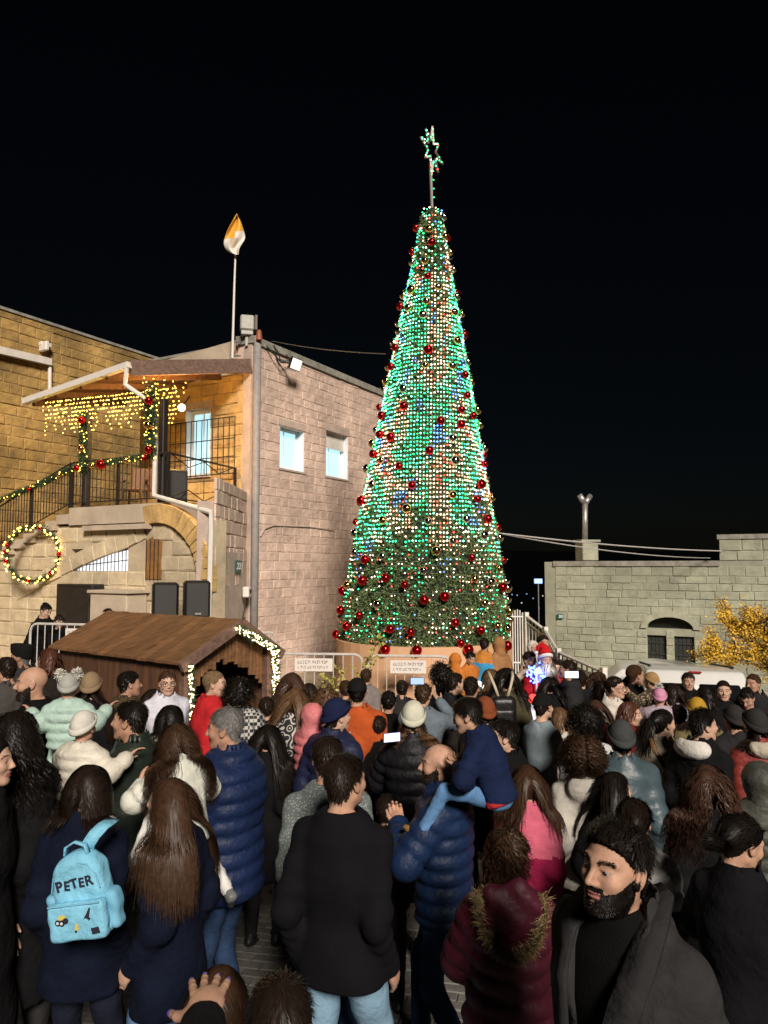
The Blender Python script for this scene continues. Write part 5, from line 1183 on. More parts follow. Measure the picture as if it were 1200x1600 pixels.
def strands(roots, nrm, length, K, width, curl=0.0, curlf=14.0, stiff=.6, grav=.35, comb=None, up=0.3, colliders=(), jit=.12, rnd=.25):
    """ribbon strands grown from the scalp; returns V, quads"""
    n = len(roots); R = rng; pos = roots.copy(); d = nrm * up + (comb if comb is not None else 0) + R.normal(size=(n, 3)) * jit; d /= np.linalg.norm(d, axis=1, keepdims=True)
    Ls = length * R.uniform(1 - rnd, 1 + rnd * .5, n); st = (Ls / K)[:, None]; P_ = [pos.copy()]
    ph = R.uniform(0, 6.28, n); g = np.array([0, 0, -1.0])
    for k_ in range(K):
        d = d * stiff + g * grav + R.normal(size=(n, 3)) * jit * .4; d /= np.linalg.norm(d, axis=1, keepdims=True); pos = pos + d * st
        for (c, r) in colliders:
            q = (pos - c) / r; l = np.linalg.norm(q, axis=1); m = l < 1
            if m.any():
                q[m] /= l[m, None]; pos[m] = np.asarray(c) + q[m] * r
        d = pos - P_[-1]; d /= np.linalg.norm(d, axis=1, keepdims=True) + 1e-9
        P_.append(pos.copy())
    Pn = np.stack(P_, 1); cen = roots.mean(0)
    out = Pn - cen; T = np.gradient(Pn, axis=1); T /= np.linalg.norm(T, axis=2, keepdims=True) + 1e-9
    Wd = np.cross(T, out); Wd /= np.linalg.norm(Wd, axis=2, keepdims=True) + 1e-9; Nn = np.cross(Wd, T)
    if curl:
        s_ = np.arange(K + 1) / K * curlf; a = s_[None, :] + ph[:, None]; ramp = np.minimum(1, np.arange(K + 1) / K * 3)[None, :]
        Pn = Pn + (Wd * np.cos(a)[..., None] + Nn * np.sin(a)[..., None]) * (curl * ramp)[..., None]
        T = np.gradient(Pn, axis=1); Wd = np.cross(T, out); Wd /= np.linalg.norm(Wd, axis=2, keepdims=True) + 1e-9
    wv = width * (1 - .75 * (np.arange(K + 1) / K) ** 2)[None, :, None] * R.uniform(.7, 1.3, (n, 1, 1))
    V = np.stack([Pn - Wd * wv / 2, Pn + Wd * wv / 2], 2).reshape(-1, 3)
    b = (np.arange(n) * (K + 1) * 2)[:, None] + np.arange(K)[None, :] * 2
    F = np.stack([b, b + 1, b + 3, b + 2], 2).reshape(-1, 4); return V, F
def rotm(yaw, pitch, roll=0.0):
    """head rotation: yaw > 0 turns to the right (clockwise from above), pitch > 0 looks down"""
    return np.array(Matrix.Rotation(-yaw, 3, 'Z') @ Matrix.Rotation(-pitch, 3, 'X') @ Matrix.Rotation(roll, 3, 'Y'))
class Acc:
    def __init__(s): s.V = []; s.F = []; s.M = []; s.n = 0
    def add(s, V, F, mi=0):
        s.V.append(V); s.F.append(F + s.n); s.M.append(np.full(len(F), mi) if np.ndim(mi) == 0 else mi); s.n += len(V)
    def obj(s, name, mats, parent=None, smooth=True):
        if not s.V: return None
        return link(name, npmesh(name, np.concatenate(s.V), np.concatenate(s.F), mats, np.concatenate(s.M), smooth), parent)
def fabric(c, kind='cloth'):
    key = 'fab_%s_%02x%02x%02x' % (kind, int(c[0] * 255), int(c[1] * 255), int(c[2] * 255))
    if kind == 'puffer': return mat(key, c, .55, .25, 9, .9, 26, spec=.25)
    if kind == 'leather': return mat(key, c, .40, .3, 7, .5, 26, spec=.35)
    if kind == 'denim': return mat(key, c, .85, .35, 7, .5, 40, spec=.12)
    if kind == 'knit': return mat(key, c, .92, .18, 12, .4, 170, spec=.10)
    return mat(key, c, .9, .25, 8, 2.6, 9, spec=.12)
def pattern_mat(kind):
    if 'pat_' + kind in MATS: return MATS['pat_' + kind]
    m = mat('pat_' + kind, (.02, .02, .022), .85); N, L = m.node_tree.nodes, m.node_tree.links; tc = N.new('ShaderNodeTexCoord')
    if kind == 'houndstooth':
        mp = N.new('ShaderNodeMapping'); mp.inputs['Scale'].default_value = (38, 38, 38); mp.inputs['Rotation'].default_value = (.3, .2, .4); L.new(tc.outputs['Object'], mp.inputs['Vector'])
        ck = N.new('ShaderNodeTexChecker'); ck.inputs['Scale'].default_value = 1.0; ck.inputs['Color1'].default_value = (.02, .02, .025, 1); ck.inputs['Color2'].default_value = (.42, .41, .38, 1); L.new(mp.outputs['Vector'], ck.inputs['Vector'])
        m2 = N.new('ShaderNodeMapping'); m2.inputs['Scale'].default_value = (9, 9, 9); L.new(tc.outputs['Object'], m2.inputs['Vector'])
        c2 = N.new('ShaderNodeTexChecker'); c2.inputs['Scale'].default_value = 1.0; c2.inputs['Color1'].default_value = (1, 1, 1, 1); c2.inputs['Color2'].default_value = (.35, .36, .4, 1); L.new(m2.outputs['Vector'], c2.inputs['Vector'])
        mx = N.new('ShaderNodeMix'); mx.data_type = 'RGBA'; mx.blend_type = 'MULTIPLY'; mx.inputs['Factor'].default_value = 1; L.new(ck.outputs['Color'], mx.inputs['A']); L.new(c2.outputs['Color'], mx.inputs['B']); L.new(mx.outputs['Result'], N['Principled BSDF'].inputs['Base Color'])
    else:
        sc_, th, c0, c1 = {'flowers': (17, .5, (.012, .012, .014, 1), (.44, .42, .38, 1)), 'leopard': (45, .45, (.03, .02, .012, 1), (.34, .25, .15, 1)), 'fleck': (70, .5, (.10, .12, .12, 1), (.24, .27, .26, 1))}[kind]
        vo = N.new('ShaderNodeTexVoronoi'); vo.feature = 'F1' if kind != 'flowers' else 'SMOOTH_F1'; vo.inputs['Scale'].default_value = sc_; L.new(tc.outputs['Object'], vo.inputs['Vector'])
        wv = N.new('ShaderNodeMath'); wv.operation = 'SINE'; mu = N.new('ShaderNodeMath'); mu.operation = 'MULTIPLY'; mu.inputs[1].default_value = 22 if kind == 'flowers' else 9; L.new(vo.outputs['Distance'], mu.inputs[0]); L.new(mu.outputs[0], wv.inputs[0])
        cr = N.new('ShaderNodeValToRGB'); cr.color_ramp.elements[0].position = .45; cr.color_ramp.elements[1].position = .6; cr.color_ramp.elements[0].color = c0; cr.color_ramp.elements[1].color = c1; L.new(wv.outputs[0], cr.inputs['Fac']); L.new(cr.outputs['Color'], N['Principled BSDF'].inputs['Base Color'])
    return m
def ik(sh, tgt, l1, l2, pole):
    sh, tgt, pole = Vector(sh), Vector(tgt), Vector(pole); v = tgt - sh; L = min(v.length, (l1 + l2) * .985); v.normalize(); tgt = sh + v * L
    a = (l1 * l1 - l2 * l2 + L * L) / (2 * L); h = math.sqrt(max(0, l1 * l1 - a * a)); p = (pole - v * pole.dot(v)).normalized(); return sh + v * a + p * h, tgt
NP = [0]
def person(label, H=1.7, sex='m', yaw=0.0, hyaw=0.0, hpitch=0.0, hair=('short', 'dark'), top=('jacket', (.02, .02, .02)), legs_c=(.02, .02, .025), legs='stand', arms=('down', 'down'),
           lean=0.0, at=None, head_at=None, lod=0, beard=None, hat=None, skin=0, hands='relax', shoe=(.02, .02, .02), under=None, fat=1.0, extras=(), legs_kind='cloth', group='people in the crowd', beard_len=.012, seed=None, hem=None, hroll=0.0, hoodcol=None):
    """one person: the body is the top-level mesh, hair and clothes are its children. yaw 0 = back to the camera, 90 = facing right"""
    global rng
    NP[0] += 1; rng = np.random.default_rng(100 + (seed if seed is not None else NP[0])); r1 = rng.uniform(0, 6.28, 8)
    s = H / 1.72; hs = (.42 + .49 * s) if H < 1.55 else min(.95, .89 * s ** .5); hh = .235 * hs; zs = (H - hh - .03 * s) / (1.72 - .235 - .03); ws = zs ** .8 * (1.0 if sex == 'm' else .93) ; kind = {'m': 'm', 'w': 'w', 'c': 'c'}[sex]
    SW = .153 * ws * (1.0 if sex == 'm' else .93)
    ml = Matrix.Rotation(-lean, 4, 'X'); hipz = .93 * zs
    def tr(p): v = ml @ Vector((p[0], p[1], p[2] - hipz)); return Vector((v.x, v.y, v.z + hipz))
    hc = tr((0, .03 * zs, H - hh * .5 - .012 * hs)); RM = np.array(ml.to_3x3()) * .0 + np.eye(3); RM = rotm(math.radians(hyaw), math.radians(hpitch) + lean * .3, math.radians(hroll)); HC = np.array(hc)
    nb = tr((0, -.012 * zs, 1.455 * zs))
    J = {}
    for i, sd in ((0, -1), (1, 1)):
        sh = tr((sd * SW, -.005, 1.368 * zs)); spec = arms[i]; l1, l2 = .285 * zs, .255 * zs; pole = Vector((sd * .12, -1.0, -.2))
        if spec == 'down': tg = Vector((sd * (SW + .030 * fat), .05 * zs + .05 * rng.normal() * zs * .4, .885 * zs)); tg = Vector((tg.x, tr((0, tg.y, 1.0))[1] * .5 + tg.y * .5, tg.z))
        elif spec == 'pocket': tg = tr((sd * (SW - .0), .13 * zs, .98 * zs)); pole = Vector((sd * 1.0, -.7, 0))
        elif spec == 'hold': tg = tr((sd * .05 * zs, .27 * zs, 1.13 * zs)); pole = Vector((sd * .7, -.4, -.6))
        elif spec == 'phone': tg = tr((sd * .07, .36 * zs, 1.47 * zs)); pole = Vector((sd * .7, 0, -.7))
        elif spec == 'chest': tg = tr((sd * .04, .24 * zs, 1.25 * zs)); pole = Vector((sd * .8, -.2, -.6))
        elif spec == 'hug': tg = tr((sd * .12, .36 * zs, 1.36 * zs)); pole = Vector((sd * .7, -.1, -.7))
        elif spec == 'out': tg = tr((sd * .48 * zs, .16 * zs, 1.30 * zs)); pole = Vector((0, -.5, -.8))
        else: tg = Vector(spec)
        e, wr = ik(sh, tg, l1, l2, pole); J[sd] = (sh, e, wr)
    Lg = {}
    for sd in (-1, 1):
        hip = Vector((sd * .088 * ws, 0, .91 * zs)); t_ = legs
        if t_ == 'stand': an = Vector((sd * .105 * ws, -.02 + .02 * rng.normal(), .085 * zs))
        elif t_ == 'step': an = Vector((sd * .10 * ws, sd * .16 * zs, .085 * zs + (.03 if sd < 0 else 0)))
        elif t_ == 'sit': an = Vector((sd * .16 * ws, .30 * zs, .50 * zs))
        elif t_ == 'straddle': an = Vector((sd * .26 * ws, .16 * zs, .44 * zs))
        elif t_ == 'ride': an = Vector((sd * .15 * ws, .46 * zs, .62 * zs))
        else: an = Vector(t_[0 if sd < 0 else 1])
        kn, an = ik(hip, an, .43 * zs, .42 * zs, Vector((sd * .15, 1, .1))); Lg[sd] = (hip, kn, an)
    # ---- body: torso, limbs and neck as one field, head and hands joined on
    rb = (.042, .036, .030)[lod]
    pts = [v for sd in (-1, 1) for v in J[sd] + Lg[sd]] + [nb]; lo = [min(p[i] for p in pts) - .13 for i in range(3)]; hi = [max(p[i] for p in pts) + .13 for i in range(3)]
    X, Y, Z = grid(lo, hi, rb)
    cl, sl_ = math.cos(lean), math.sin(lean); Zt = (Z - f32(hipz)) * f32(cl) + Y * f32(sl_) + f32(hipz); Yt = Y * f32(cl) - (Z - f32(hipz)) * f32(sl_)
    def torso(X, Yt, Zt, th, hemz, flare=0.0):
        q = Zt / f32(zs); zz = [.5, .80, .92, 1.07, 1.27, 1.38, 1.44, 1.52]
        if sex == 'w': wx = [.175 + flare, .172 + flare * .6, .168, .135, .152, .150, .095, .06]
        else: wx = [.165 + flare, .162 + flare * .6, .160, .150, .170, .168, .105, .065]
        wy = [.125 + flare, .122 + flare * .5, .118, .108, .125, .108, .08, .062]
        a = np.interp(q, zz, wx).astype(f32) * f32(ws * fat) + f32(th); b = np.interp(q, zz, wy).astype(f32) * f32(ws * fat ** 1.5) + f32(th)
        return (np.sqrt((X / a) ** 2 + ((Yt + f32(.005)) / b) ** 2) - 1) * np.minimum(a, b)
    d = smax(smax(torso(X, Yt, Zt, -.022, 0), f32(.86 * zs) - Zt, .05), Zt - f32(1.47 * zs), .03)
    d = smin(d, cone(X, Y, Z, nb, tuple(hc + Vector(RM @ np.array([0, -.03, -.10 * hs]))), .052 * ws, .046 * hs)[0], .03)
    for sd in (-1, 1):
        a, e, wr = J[sd]; d = smin(d, cone(X, Y, Z, a, e, .046 * ws, .037 * ws)[0], .03); d = smin(d, cone(X, Y, Z, e, wr, .036 * ws, .027 * ws)[0], .01)
        h_, kn, an = Lg[sd]; d = smin(d, cone(X, Y, Z, h_, kn, .070 * ws, .050 * ws)[0], .04); d = smin(d, cone(X, Y, Z, kn, an, .048 * ws, .034 * ws)[0], .02)
        ft = an + Vector((0, .12 * zs, -.05 * zs)); d = smin(d, cone(X, Y, Z, an + Vector((0, -.02, -.03 * zs)), ft, .034 * zs, .03 * zs)[0], .02)
    B = Acc(); B.add(*snets(d, lo, rb))
    hd_ = head(kind, lod if (lod < 2 or 'fine' in extras) else 1); sc = hs * (1.0 if sex != 'w' else .97)
    hx = np.array([1.0, 1.0, 1.0]) * sc
    tw = lambda V: (V * hx) @ RM.T + HC
    B.add(tw(hd_['V']), hd_['F'], hd_['mi'])
    hmats = hands if isinstance(hands, tuple) else (hands, hands)
    for i, sd in ((0, -1), (1, 1)):
        sh, e, wr = J[sd]; HV, HF, nl = hand(hmats[i], 0 if hmats[i] == 'relax' else (1 if hmats[i] == 'grip' else 2)); dz = -(wr - e).normalized(); ref = Vector((0, 1, 0)) if abs(dz.y) < .8 else Vector((0, 0, 1))
        if hmats[i] == 'open': ref = Vector((sd * -1.0, 0.2, 0))
        yv = (ref - dz * ref.dot(dz)).normalized(); xv = yv.cross(dz)
        R = np.array([[xv.x, yv.x, dz.x], [xv.y, yv.y, dz.y], [xv.z, yv.z, dz.z]]); Vh = HV * (zs ** .7) * (1 if sd > 0 else np.array([-1, 1, 1])) * (.94 if sex == 'w' else 1)
        mi = np.zeros(len(HF), int)
        if 'nails' in extras:
            c = HV[HF].mean(1)
            for p, r in nl: mi[np.linalg.norm(c - p, axis=1) < r * 1.7] = 5
        B.add(Vh @ R.T + np.array(wr - dz * .0), HF if sd > 0 else HF[:, ::-1], mi)
    hm = hair_mat(hair[1]) if hair else hair_mat('dark'); hb = hair_base(hair[1]) if hair else hm
    root = B.obj('person', [SKIN[skin], M_EYEW, M_IRIS, M_LIPS, mat('brow_hair', (.055, .032, .022), .9) if 'fine' not in extras else mat('brow_skin', (.20, .11, .075), .8), M_NAIL]); tag(root, label, 'person', group)
    # ---- clothes
    typ, colr = top[0], top[1]; rj = (.029, .0185, .0125)[lod] * (.8 if 'puffer' in typ and lod == 1 else 1); th = {'sweater': .010, 'hoodie': .020, 'jacket': .024, 'coat': .026, 'puffer': .022, 'longpuffer': .024, 'shawl': .03}[typ]
    if sex == 'c': th *= .8
    hemz = hem if hem else {'sweater': .84, 'hoodie': .83, 'jacket': .80, 'coat': .52, 'puffer': .80, 'longpuffer': .50, 'shawl': .84}[typ]
    if legs in ('sit', 'straddle', 'ride') or not isinstance(legs, str): hemz = max(hemz, .86)
    pts = [v for sd in (-1, 1) for v in J[sd]] + [nb + Vector((0, 0, .08 * zs)), tr((0, 0, hemz * zs)), tr((.2 * ws, .2 * ws, hemz * zs)), tr((-.2 * ws, -.2 * ws, hemz * zs))]
    lo = [min(p[i] for p in pts) - .12 - th for i in range(3)]; hi = [max(p[i] for p in pts) + .12 + th for i in range(3)]; lo[2] = min(p[2] for p in pts) - .05
    X, Y, Z = grid(lo, hi, rj); Zt = (Z - f32(hipz)) * f32(cl) + Y * f32(sl_) + f32(hipz); Yt = Y * f32(cl) - (Z - f32(hipz)) * f32(sl_)
    puff = typ in ('puffer', 'longpuffer')
    W_ = (np.sin(9 * X + r1[0] + 2.2 * np.sin(7 * Z + r1[1])) * np.sin(13 * Zt + r1[2] + 2.5 * np.sin(6 * X + 5 * Y)) + .7 * np.sin(21 * Zt + 9 * X * np.sign(X) + r1[3] + 3 * np.sin(8 * Y + r1[4]))).astype(f32)
    d = torso(X, Yt, Zt, th, hemz, .02 if typ in ('coat', 'longpuffer') else .0)
    if puff: d = d - f32(.020) * np.abs(np.sin(Zt * f32(math.pi / (.082 * zs ** .5)) + f32(.35) * np.sin(7 * X + 4 * Y + r1[0]))) ** f32(.6) + f32(.003) * W_
    else: d = d + f32((.0070 if typ != 'sweater' else .0065) * zs) * W_
    d = smax(d, Zt - f32(1.475 * zs), .03)
    col_r = .066 * ws + th * .75
    neck, _t = cone(X, Yt, Zt, (0, -.012 * zs, 1.42 * zs), (0, .0, (1.495 if typ in ('sweater', 'hoodie', 'shawl') else 1.525) * zs), col_r + .01, col_r - .004)
    d = smin(d, smax(neck, Zt - f32((1.485 if typ in ('sweater', 'hoodie', 'shawl') else 1.525) * zs), .008), .025)
    if typ == 'hoodie' or 'hood' in extras:
        d = smin(d, smax(ell(X, Yt, Zt, (0, -.115 * zs, 1.425 * zs), (.125 * ws, .062, .085)), -ell(X, Yt, Zt, (0, -.085 * zs, 1.505 * zs), (.09 * ws, .055, .06)), .02), .03)
    for sd in (-1, 1):
        a, e, wr = J[sd]; slack = .0 if typ == 'sweater' else .008; L1 = (e - a).length; L2 = (wr - e).length
        da, t = cone(X, Y, Z, a, e, .052 * ws * fat + th, .047 * ws + th * .9 + slack)
        if puff: da = da - f32(.017) * np.abs(np.sin(t * f32(math.pi * L1 / .075) + f32(.3) * np.sin(30 * X))) ** f32(.6)
        elif typ == 'shawl': da = da - f32(.03)
        else: da = da + f32(.0065) * np.sin(t * 19 + r1[5] + 9 * X + 2 * np.sin(12 * Y)) * (.25 + t) + f32(.003) * W_
        wr2 = wr - (wr - e).normalized() * .012
        db, t = cone(X, Y, Z, e, wr2, .046 * ws + th * .9 + slack, .034 * ws + th * .7)
        if puff: db = db - f32(.015) * np.abs(np.sin(t * f32(math.pi * L2 / .075) + f32(.3) * np.sin(30 * X))) ** f32(.6)
        else: db = db + f32(.0040) * np.sin(t * 21 + r1[6] + 16 * Y + 3 * np.sin(19 * X + 7 * Z)) * (1.2 - t) + f32(.003) * W_
        d = smin(d, smin(da, db, .012), .035 if not puff else .022)
    d = smax(d, f32(hemz * zs) - Zt, .012)
    hole, _t = cone(X, Yt, Zt, (0, -.012 * zs, 1.40 * zs), (0, .012 * zs, 1.60 * zs), col_r - .014 - (.0 if typ == 'sweater' else .004), col_r - .004)
    d = smax(d, -hole, .006)
    if 'open' in extras:      # coat worn open over a dark sweater
        wdg = np.abs(X) - f32(.055) - np.clip(Zt - f32(1.15 * zs), 0, 1) * f32(.10); d = smax(d, -smax(wdg, -Yt + f32(.02), .02), .008)
        for sd in (-1, 1): band('lapel', [tr(p) for p in ((sd * .01, -.085 * zs, 1.50 * zs), (sd * .07, -.05 * zs, 1.505 * zs), (sd * .105, .02 * zs, 1.47 * zs), (sd * .120, .085 * zs, 1.41 * zs), (sd * .105, .130 * zs, 1.32 * zs), (sd * .075, .152 * zs, 1.20 * zs), (sd * .058, .155 * zs, 1.08 * zs))], .075, .012, fabric(tuple(v * .8 for v in colr)), root, (sd, -.5, .35))
    V, F = snets(d, lo, rj); ja = Acc()
    if len(top) > 2 and isinstance(top[2], tuple):     # two-tone: colour changes at a height
        zc = V[F].mean(1)[:, 2]; ja.add(V, F, (zc < top[3] * zs).astype(int)); fk = 'puffer' if puff else 'cloth'; jm = [fabric(colr, fk), fabric(top[2], fk)]
    else:
        ja.add(V, F); fk = top[2] if len(top) > 2 else ('puffer' if puff else ('knit' if typ == 'sweater' else 'cloth')); jm = [pattern_mat(colr) if isinstance(colr, str) else fabric(colr, fk)]
    o = ja.obj({'longpuffer': 'puffer_coat', 'puffer': 'puffer_jacket'}.get(typ, typ), jm, root)
    if hoodcol:
        dd = smax(ell(X, Yt, Zt, (0, -.10 * zs, 1.445 * zs), (.135 * ws, .080, .075)), -ell(X, Yt, Zt, (0, -.05 * zs, 1.53 * zs), (.098 * ws, .085, .075)), .015) + f32(.003) * W_; q = Acc(); q.add(*snets(dd, lo, rj)); q.obj('hood', [fabric(hoodcol)], root)
    if under:
        lo2 = [lo[0], lo[1], lo[2]]; d = smax(smax(torso(X, Yt, Zt, .004, 0), Zt - f32(1.47 * zs), .03), f32(.8 * zs) - Zt, .01)
        nk, _t = cone(X, Yt, Zt, (0, -.012 * zs, 1.42 * zs), (0, .0, 1.49 * zs), .068 * ws, .062 * ws); d = smin(d, smax(nk, Zt - f32(1.485 * zs), .005), .03)
        u_ = Acc(); u_.add(*snets(d, lo, rj)); u_.obj('sweater', [fabric(under, 'knit')], root)
    # trousers
    pts = [v for sd in (-1, 1) for v in Lg[sd]]; lo = [min(p[i] for p in pts) - .13 for i in range(3)]; hi = [max(p[i] for p in pts) + .13 for i in range(3)]; lo[2] = min(p[2] for p in pts) - .03; hi[2] += .02; rt_ = (.042, .034, .024)[lod]
    X, Y, Z = grid(lo, hi, rt_); d = ell(X, Y, Z, (0, -.01, .92 * zs), (.155 * ws * fat, .118 * ws * fat, .12 * zs))
    for sd in (-1, 1):
        h_, kn, an = Lg[sd]; da, t = cone(X, Y, Z, h_, kn, .086 * ws * fat, .064 * ws); d = smin(d, da + f32(.004) * np.sin(t * 15 + 14 * X + r1[7]), .03)
        da, t = cone(X, Y, Z, kn, an, .063 * ws, .056 * ws); d = smin(d, da + f32(.005) * np.sin(t * 24 + 8 * X + r1[2]) * t, .015)
        d = smax(d, f32(0) - (Z - f32(an.z - .02)), .01) if legs in ('stand', 'step') else d
    tr_ = Acc(); tr_.add(*snets(d, lo, rt_)); tr_.obj('trousers', [fabric(legs_c, legs_kind)], root)
    for sd in (-1, 1):
        h_, kn, an = Lg[sd]; dn = (an - kn).normalized(); lo = [an[i] - .2 * zs for i in range(3)]; hi = [an[i] + .24 * zs for i in range(3)]; rsh = (.032, .026, .018)[lod]; X, Y, Z = grid(lo, hi, rsh)
        fw = Vector((0, 1, 0)) - dn * dn.y; fw = fw.normalized() if fw.length > .2 else Vector((0, 0, 1))
        b0_ = an + dn * .045 * zs; d = cone(X, Y, Z, b0_ - fw * .035 * zs, b0_ + fw * .145 * zs + dn * .012 * zs, .042 * zs, .036 * zs)[0]; d = smin(d, cone(X, Y, Z, an - dn * .03 * zs, b0_, .045 * zs, .045 * zs)[0], .02)
        pl_n = an + dn * (.082 * zs); d = smax(d, (X - f32(pl_n.x)) * f32(dn.x) + (Y - f32(pl_n.y)) * f32(dn.y) + (Z - f32(pl_n.z)) * f32(dn.z), .006)
        a_ = Acc(); a_.add(*snets(d, lo, rsh)); a_.obj('shoe', [fabric(shoe, 'leather')], root)
    # ---- hair
    coll = [(HC + RM @ (np.array([0, -.014, .028]) * sc), .100 * sc), (HC + RM @ (np.array([0, .0, -.02]) * sc), .082 * sc), (np.array(tr((0, -.02, 1.36 * zs))), np.array([.215 * ws * fat + th, .135 * ws * fat + th * 1.1, .12 * zs + th])), (np.array(tr((0, -.01, 1.20 * zs))), np.array([.175 * ws * fat + th, .135 * ws * fat + th * 1.1, .18 * zs]))]
    if hair and hair[0] != 'bald' :
        sty = hair[0]; hA = Acc(); h_ = hd_; V0, N0, sw = h_['V'], h_['N'], h_['scalp']
        capped = hat and hat[0] in ('beanie', 'pombeanie', 'santa', 'hoodup', 'cap', 'tophat')
        thk = {'buzz': .003, 'short': .013, 'quiff': .016, 'fade': .008, 'long': .009, 'bob': .011, 'longcurl': .012, 'curlybig': .022, 'curly': .022, 'afro': .035, 'bun': .010, 'pony': .011, 'curlyup': .02, 'medium': .010, 'thin': .004}[sty]
        thk = min(thk, .006) if capped else thk; tt = thk * np.ones(len(V0))
        if sty in ('short', 'quiff', 'fade'): tt = thk * (.45 + .55 * np.clip((V0[:, 2] - .03) / .05, 0, 1)) * (1 + (.9 if sty == 'quiff' else .0) * np.clip((V0[:, 1]) / .06, 0, 1) * (V0[:, 2] > .06))
        swr = np.clip(sw * 1.5 - .5 * rng.random(len(sw)), 0, 1) if sty in ('short', 'quiff', 'fade') else sw
        Vs, Fs = shell(h_, swr, tt * (.55 if sty in ('short', 'quiff', 'fade') else 1), .25 if sty in ('curly', 'curlybig', 'afro', 'longcurl') else .08); hA.add(tw(Vs), Fs, 1)
        cand = np.where((sw > .25) & ((V0[:, 2] < .008 + .42 * V0[:, 1]) if (hat and hat[0] in ('beanie', 'pombeanie', 'santa', 'hoodup')) else (V0[:, 2] < .05) if (hat and hat[0] in ('cap', 'tophat')) else True))[0]; nst = {'buzz': 0, 'thin': 200, 'short': 700, 'quiff': 900, 'fade': 600, 'long': 900, 'bob': 900, 'longcurl': 800, 'curlybig': 1900, 'curly': 1300, 'afro': 1700, 'bun': 500, 'pony': 500, 'curlyup': 800, 'medium': 800}[sty]
        nst = int(nst * (.26, 1.05, 3.0)[lod]); wdt = (.0110, .0050, .0027)[lod]
        if nst:
            ii = rng.choice(cand, nst); Ro = tw(V0[ii] + N0[ii] * tt[ii][:, None] * .85); Nn = N0[ii] @ RM.T; lc = V0[ii]
            crown = np.array([0, -.05, .115]); cm = lc - crown; cm -= N0[ii] * (cm * N0[ii]).sum(1)[:, None]; cm /= np.linalg.norm(cm, axis=1, keepdims=True) + 1e-6
            part = np.stack([np.sign(lc[:, 0] + 1e-4) * 1.0, np.where(lc[:, 1] > .0, -1.3, -.5), -.1 * np.ones(nst)], 1); Nn = np.where((lc[:, 1] > .02)[:, None], Nn * .4 + (part * .35) @ RM.T, Nn)
            if sty in ('short', 'fade', 'thin'): sv = strands(Ro, Nn, np.where(lc[:, 2] > .06, .034, .018) if sty != 'thin' else .012, 3, wdt, stiff=1, grav=.25, comb=(cm * .9) @ RM.T, up=.35, jit=.18)
            elif sty == 'quiff': sv = strands(Ro, Nn, np.where((lc[:, 2] > .05) & (lc[:, 1] > -.07), .040, .017), 4, wdt, stiff=1, grav=.14, comb=np.where((lc[:, 1] > .015)[:, None], np.array([.22, -.62, .30]), cm * .6) @ RM.T, up=.34, jit=.09)
            elif sty in ('long', 'bob', 'medium'): sv = strands(Ro, Nn, {'long': .50, 'bob': .19, 'medium': .33}[sty] * hs, (7, 8, 10)[lod], wdt, curl=.006, curlf=7, stiff=.72, grav=.45, comb=(part * .8) @ RM.T, up=.12, colliders=coll, jit=.07)
            elif sty == 'longcurl': sv = strands(Ro, Nn, .42 * hs, (11, 15, 20)[lod], wdt * .8, curl=.013, curlf=24, stiff=.74, grav=.36, comb=(part * .5) @ RM.T, up=.2, colliders=coll, jit=.12)
            elif sty == 'curlybig': sv = strands(Ro, Nn, .15 * hs, (9, 12, 18)[lod], wdt * .75, curl=.017, curlf=20, stiff=.86, grav=.26, comb=(part * .5) @ RM.T, up=.75, colliders=coll, jit=.2, rnd=.4)
            elif sty == 'curly': sv = strands(Ro, Nn, .15 * hs, (8, 12, 16)[lod], wdt * .8, curl=.014, curlf=15, stiff=.85, grav=.28, comb=(cm * .4) @ RM.T, up=.65, colliders=coll, jit=.2, rnd=.4)
            elif sty == 'afro': sv = strands(Ro, Nn, .085 * hs, (7, 9, 12)[lod], wdt, curl=.012, curlf=15, stiff=1.0, grav=.05, up=1.0, jit=.35)
            else:
                tie = np.array([0, -.115, .02 if sty != 'curlyup' else .06]) if sty != 'bun' else np.array([0, -.12, -.02]); tv = tie - lc; tv -= N0[ii] * (tv * N0[ii]).sum(1)[:, None]; tv /= np.linalg.norm(tv, axis=1, keepdims=True) + 1e-6
                sv = strands(Ro, Nn, .05, 4, wdt, stiff=1, grav=.03, comb=tv @ RM.T, up=.12, jit=.05)
            hA.add(*sv)
            if sty in ('bun', 'pony', 'curlyup'):
                m_ = int(420 * (.6, 1.2, 2.2)[lod]); tie = {'bun': np.array([0, -.125, -.03]), 'pony': np.array([0, -.120, .03]), 'curlyup': np.array([0, -.085, .10])}[sty]
                if sty == 'bun':
                    q = rng.normal(size=(m_, 3)); q /= np.linalg.norm(q, axis=1, keepdims=True); Rt = tie + q * np.array([.032, .026, .032]); sv = strands(tw(Rt), q @ RM.T, .05, 5, wdt, stiff=1, grav=0.02, comb=np.cross(q, rng.normal(size=3)) @ RM.T * 1.5, up=.05, jit=.1, colliders=[(tw(tie[None])[0], .036 * sc)])
                    hA.add(*sv)
                else:
                    q = rng.normal(size=(m_, 3)) * .35 + np.array([0, -1.0, .25 if sty == 'pony' else .5]); q /= np.linalg.norm(q, axis=1, keepdims=True); Rt = tie + q * .012
                    sv = strands(tw(Rt), q @ RM.T, (.30 if sty == 'pony' else .30) * hs, (8, 12, 18)[lod], wdt * 1.1, curl=.006 if sty == 'pony' else .015, curlf=8 if sty == 'pony' else 24, stiff=.74, grav=.30 if sty == 'pony' else .42, up=1.0, jit=.12 if sty == 'pony' else .3, colliders=coll); hA.add(*sv)
        hA.obj('hair', [hm, hb], root)
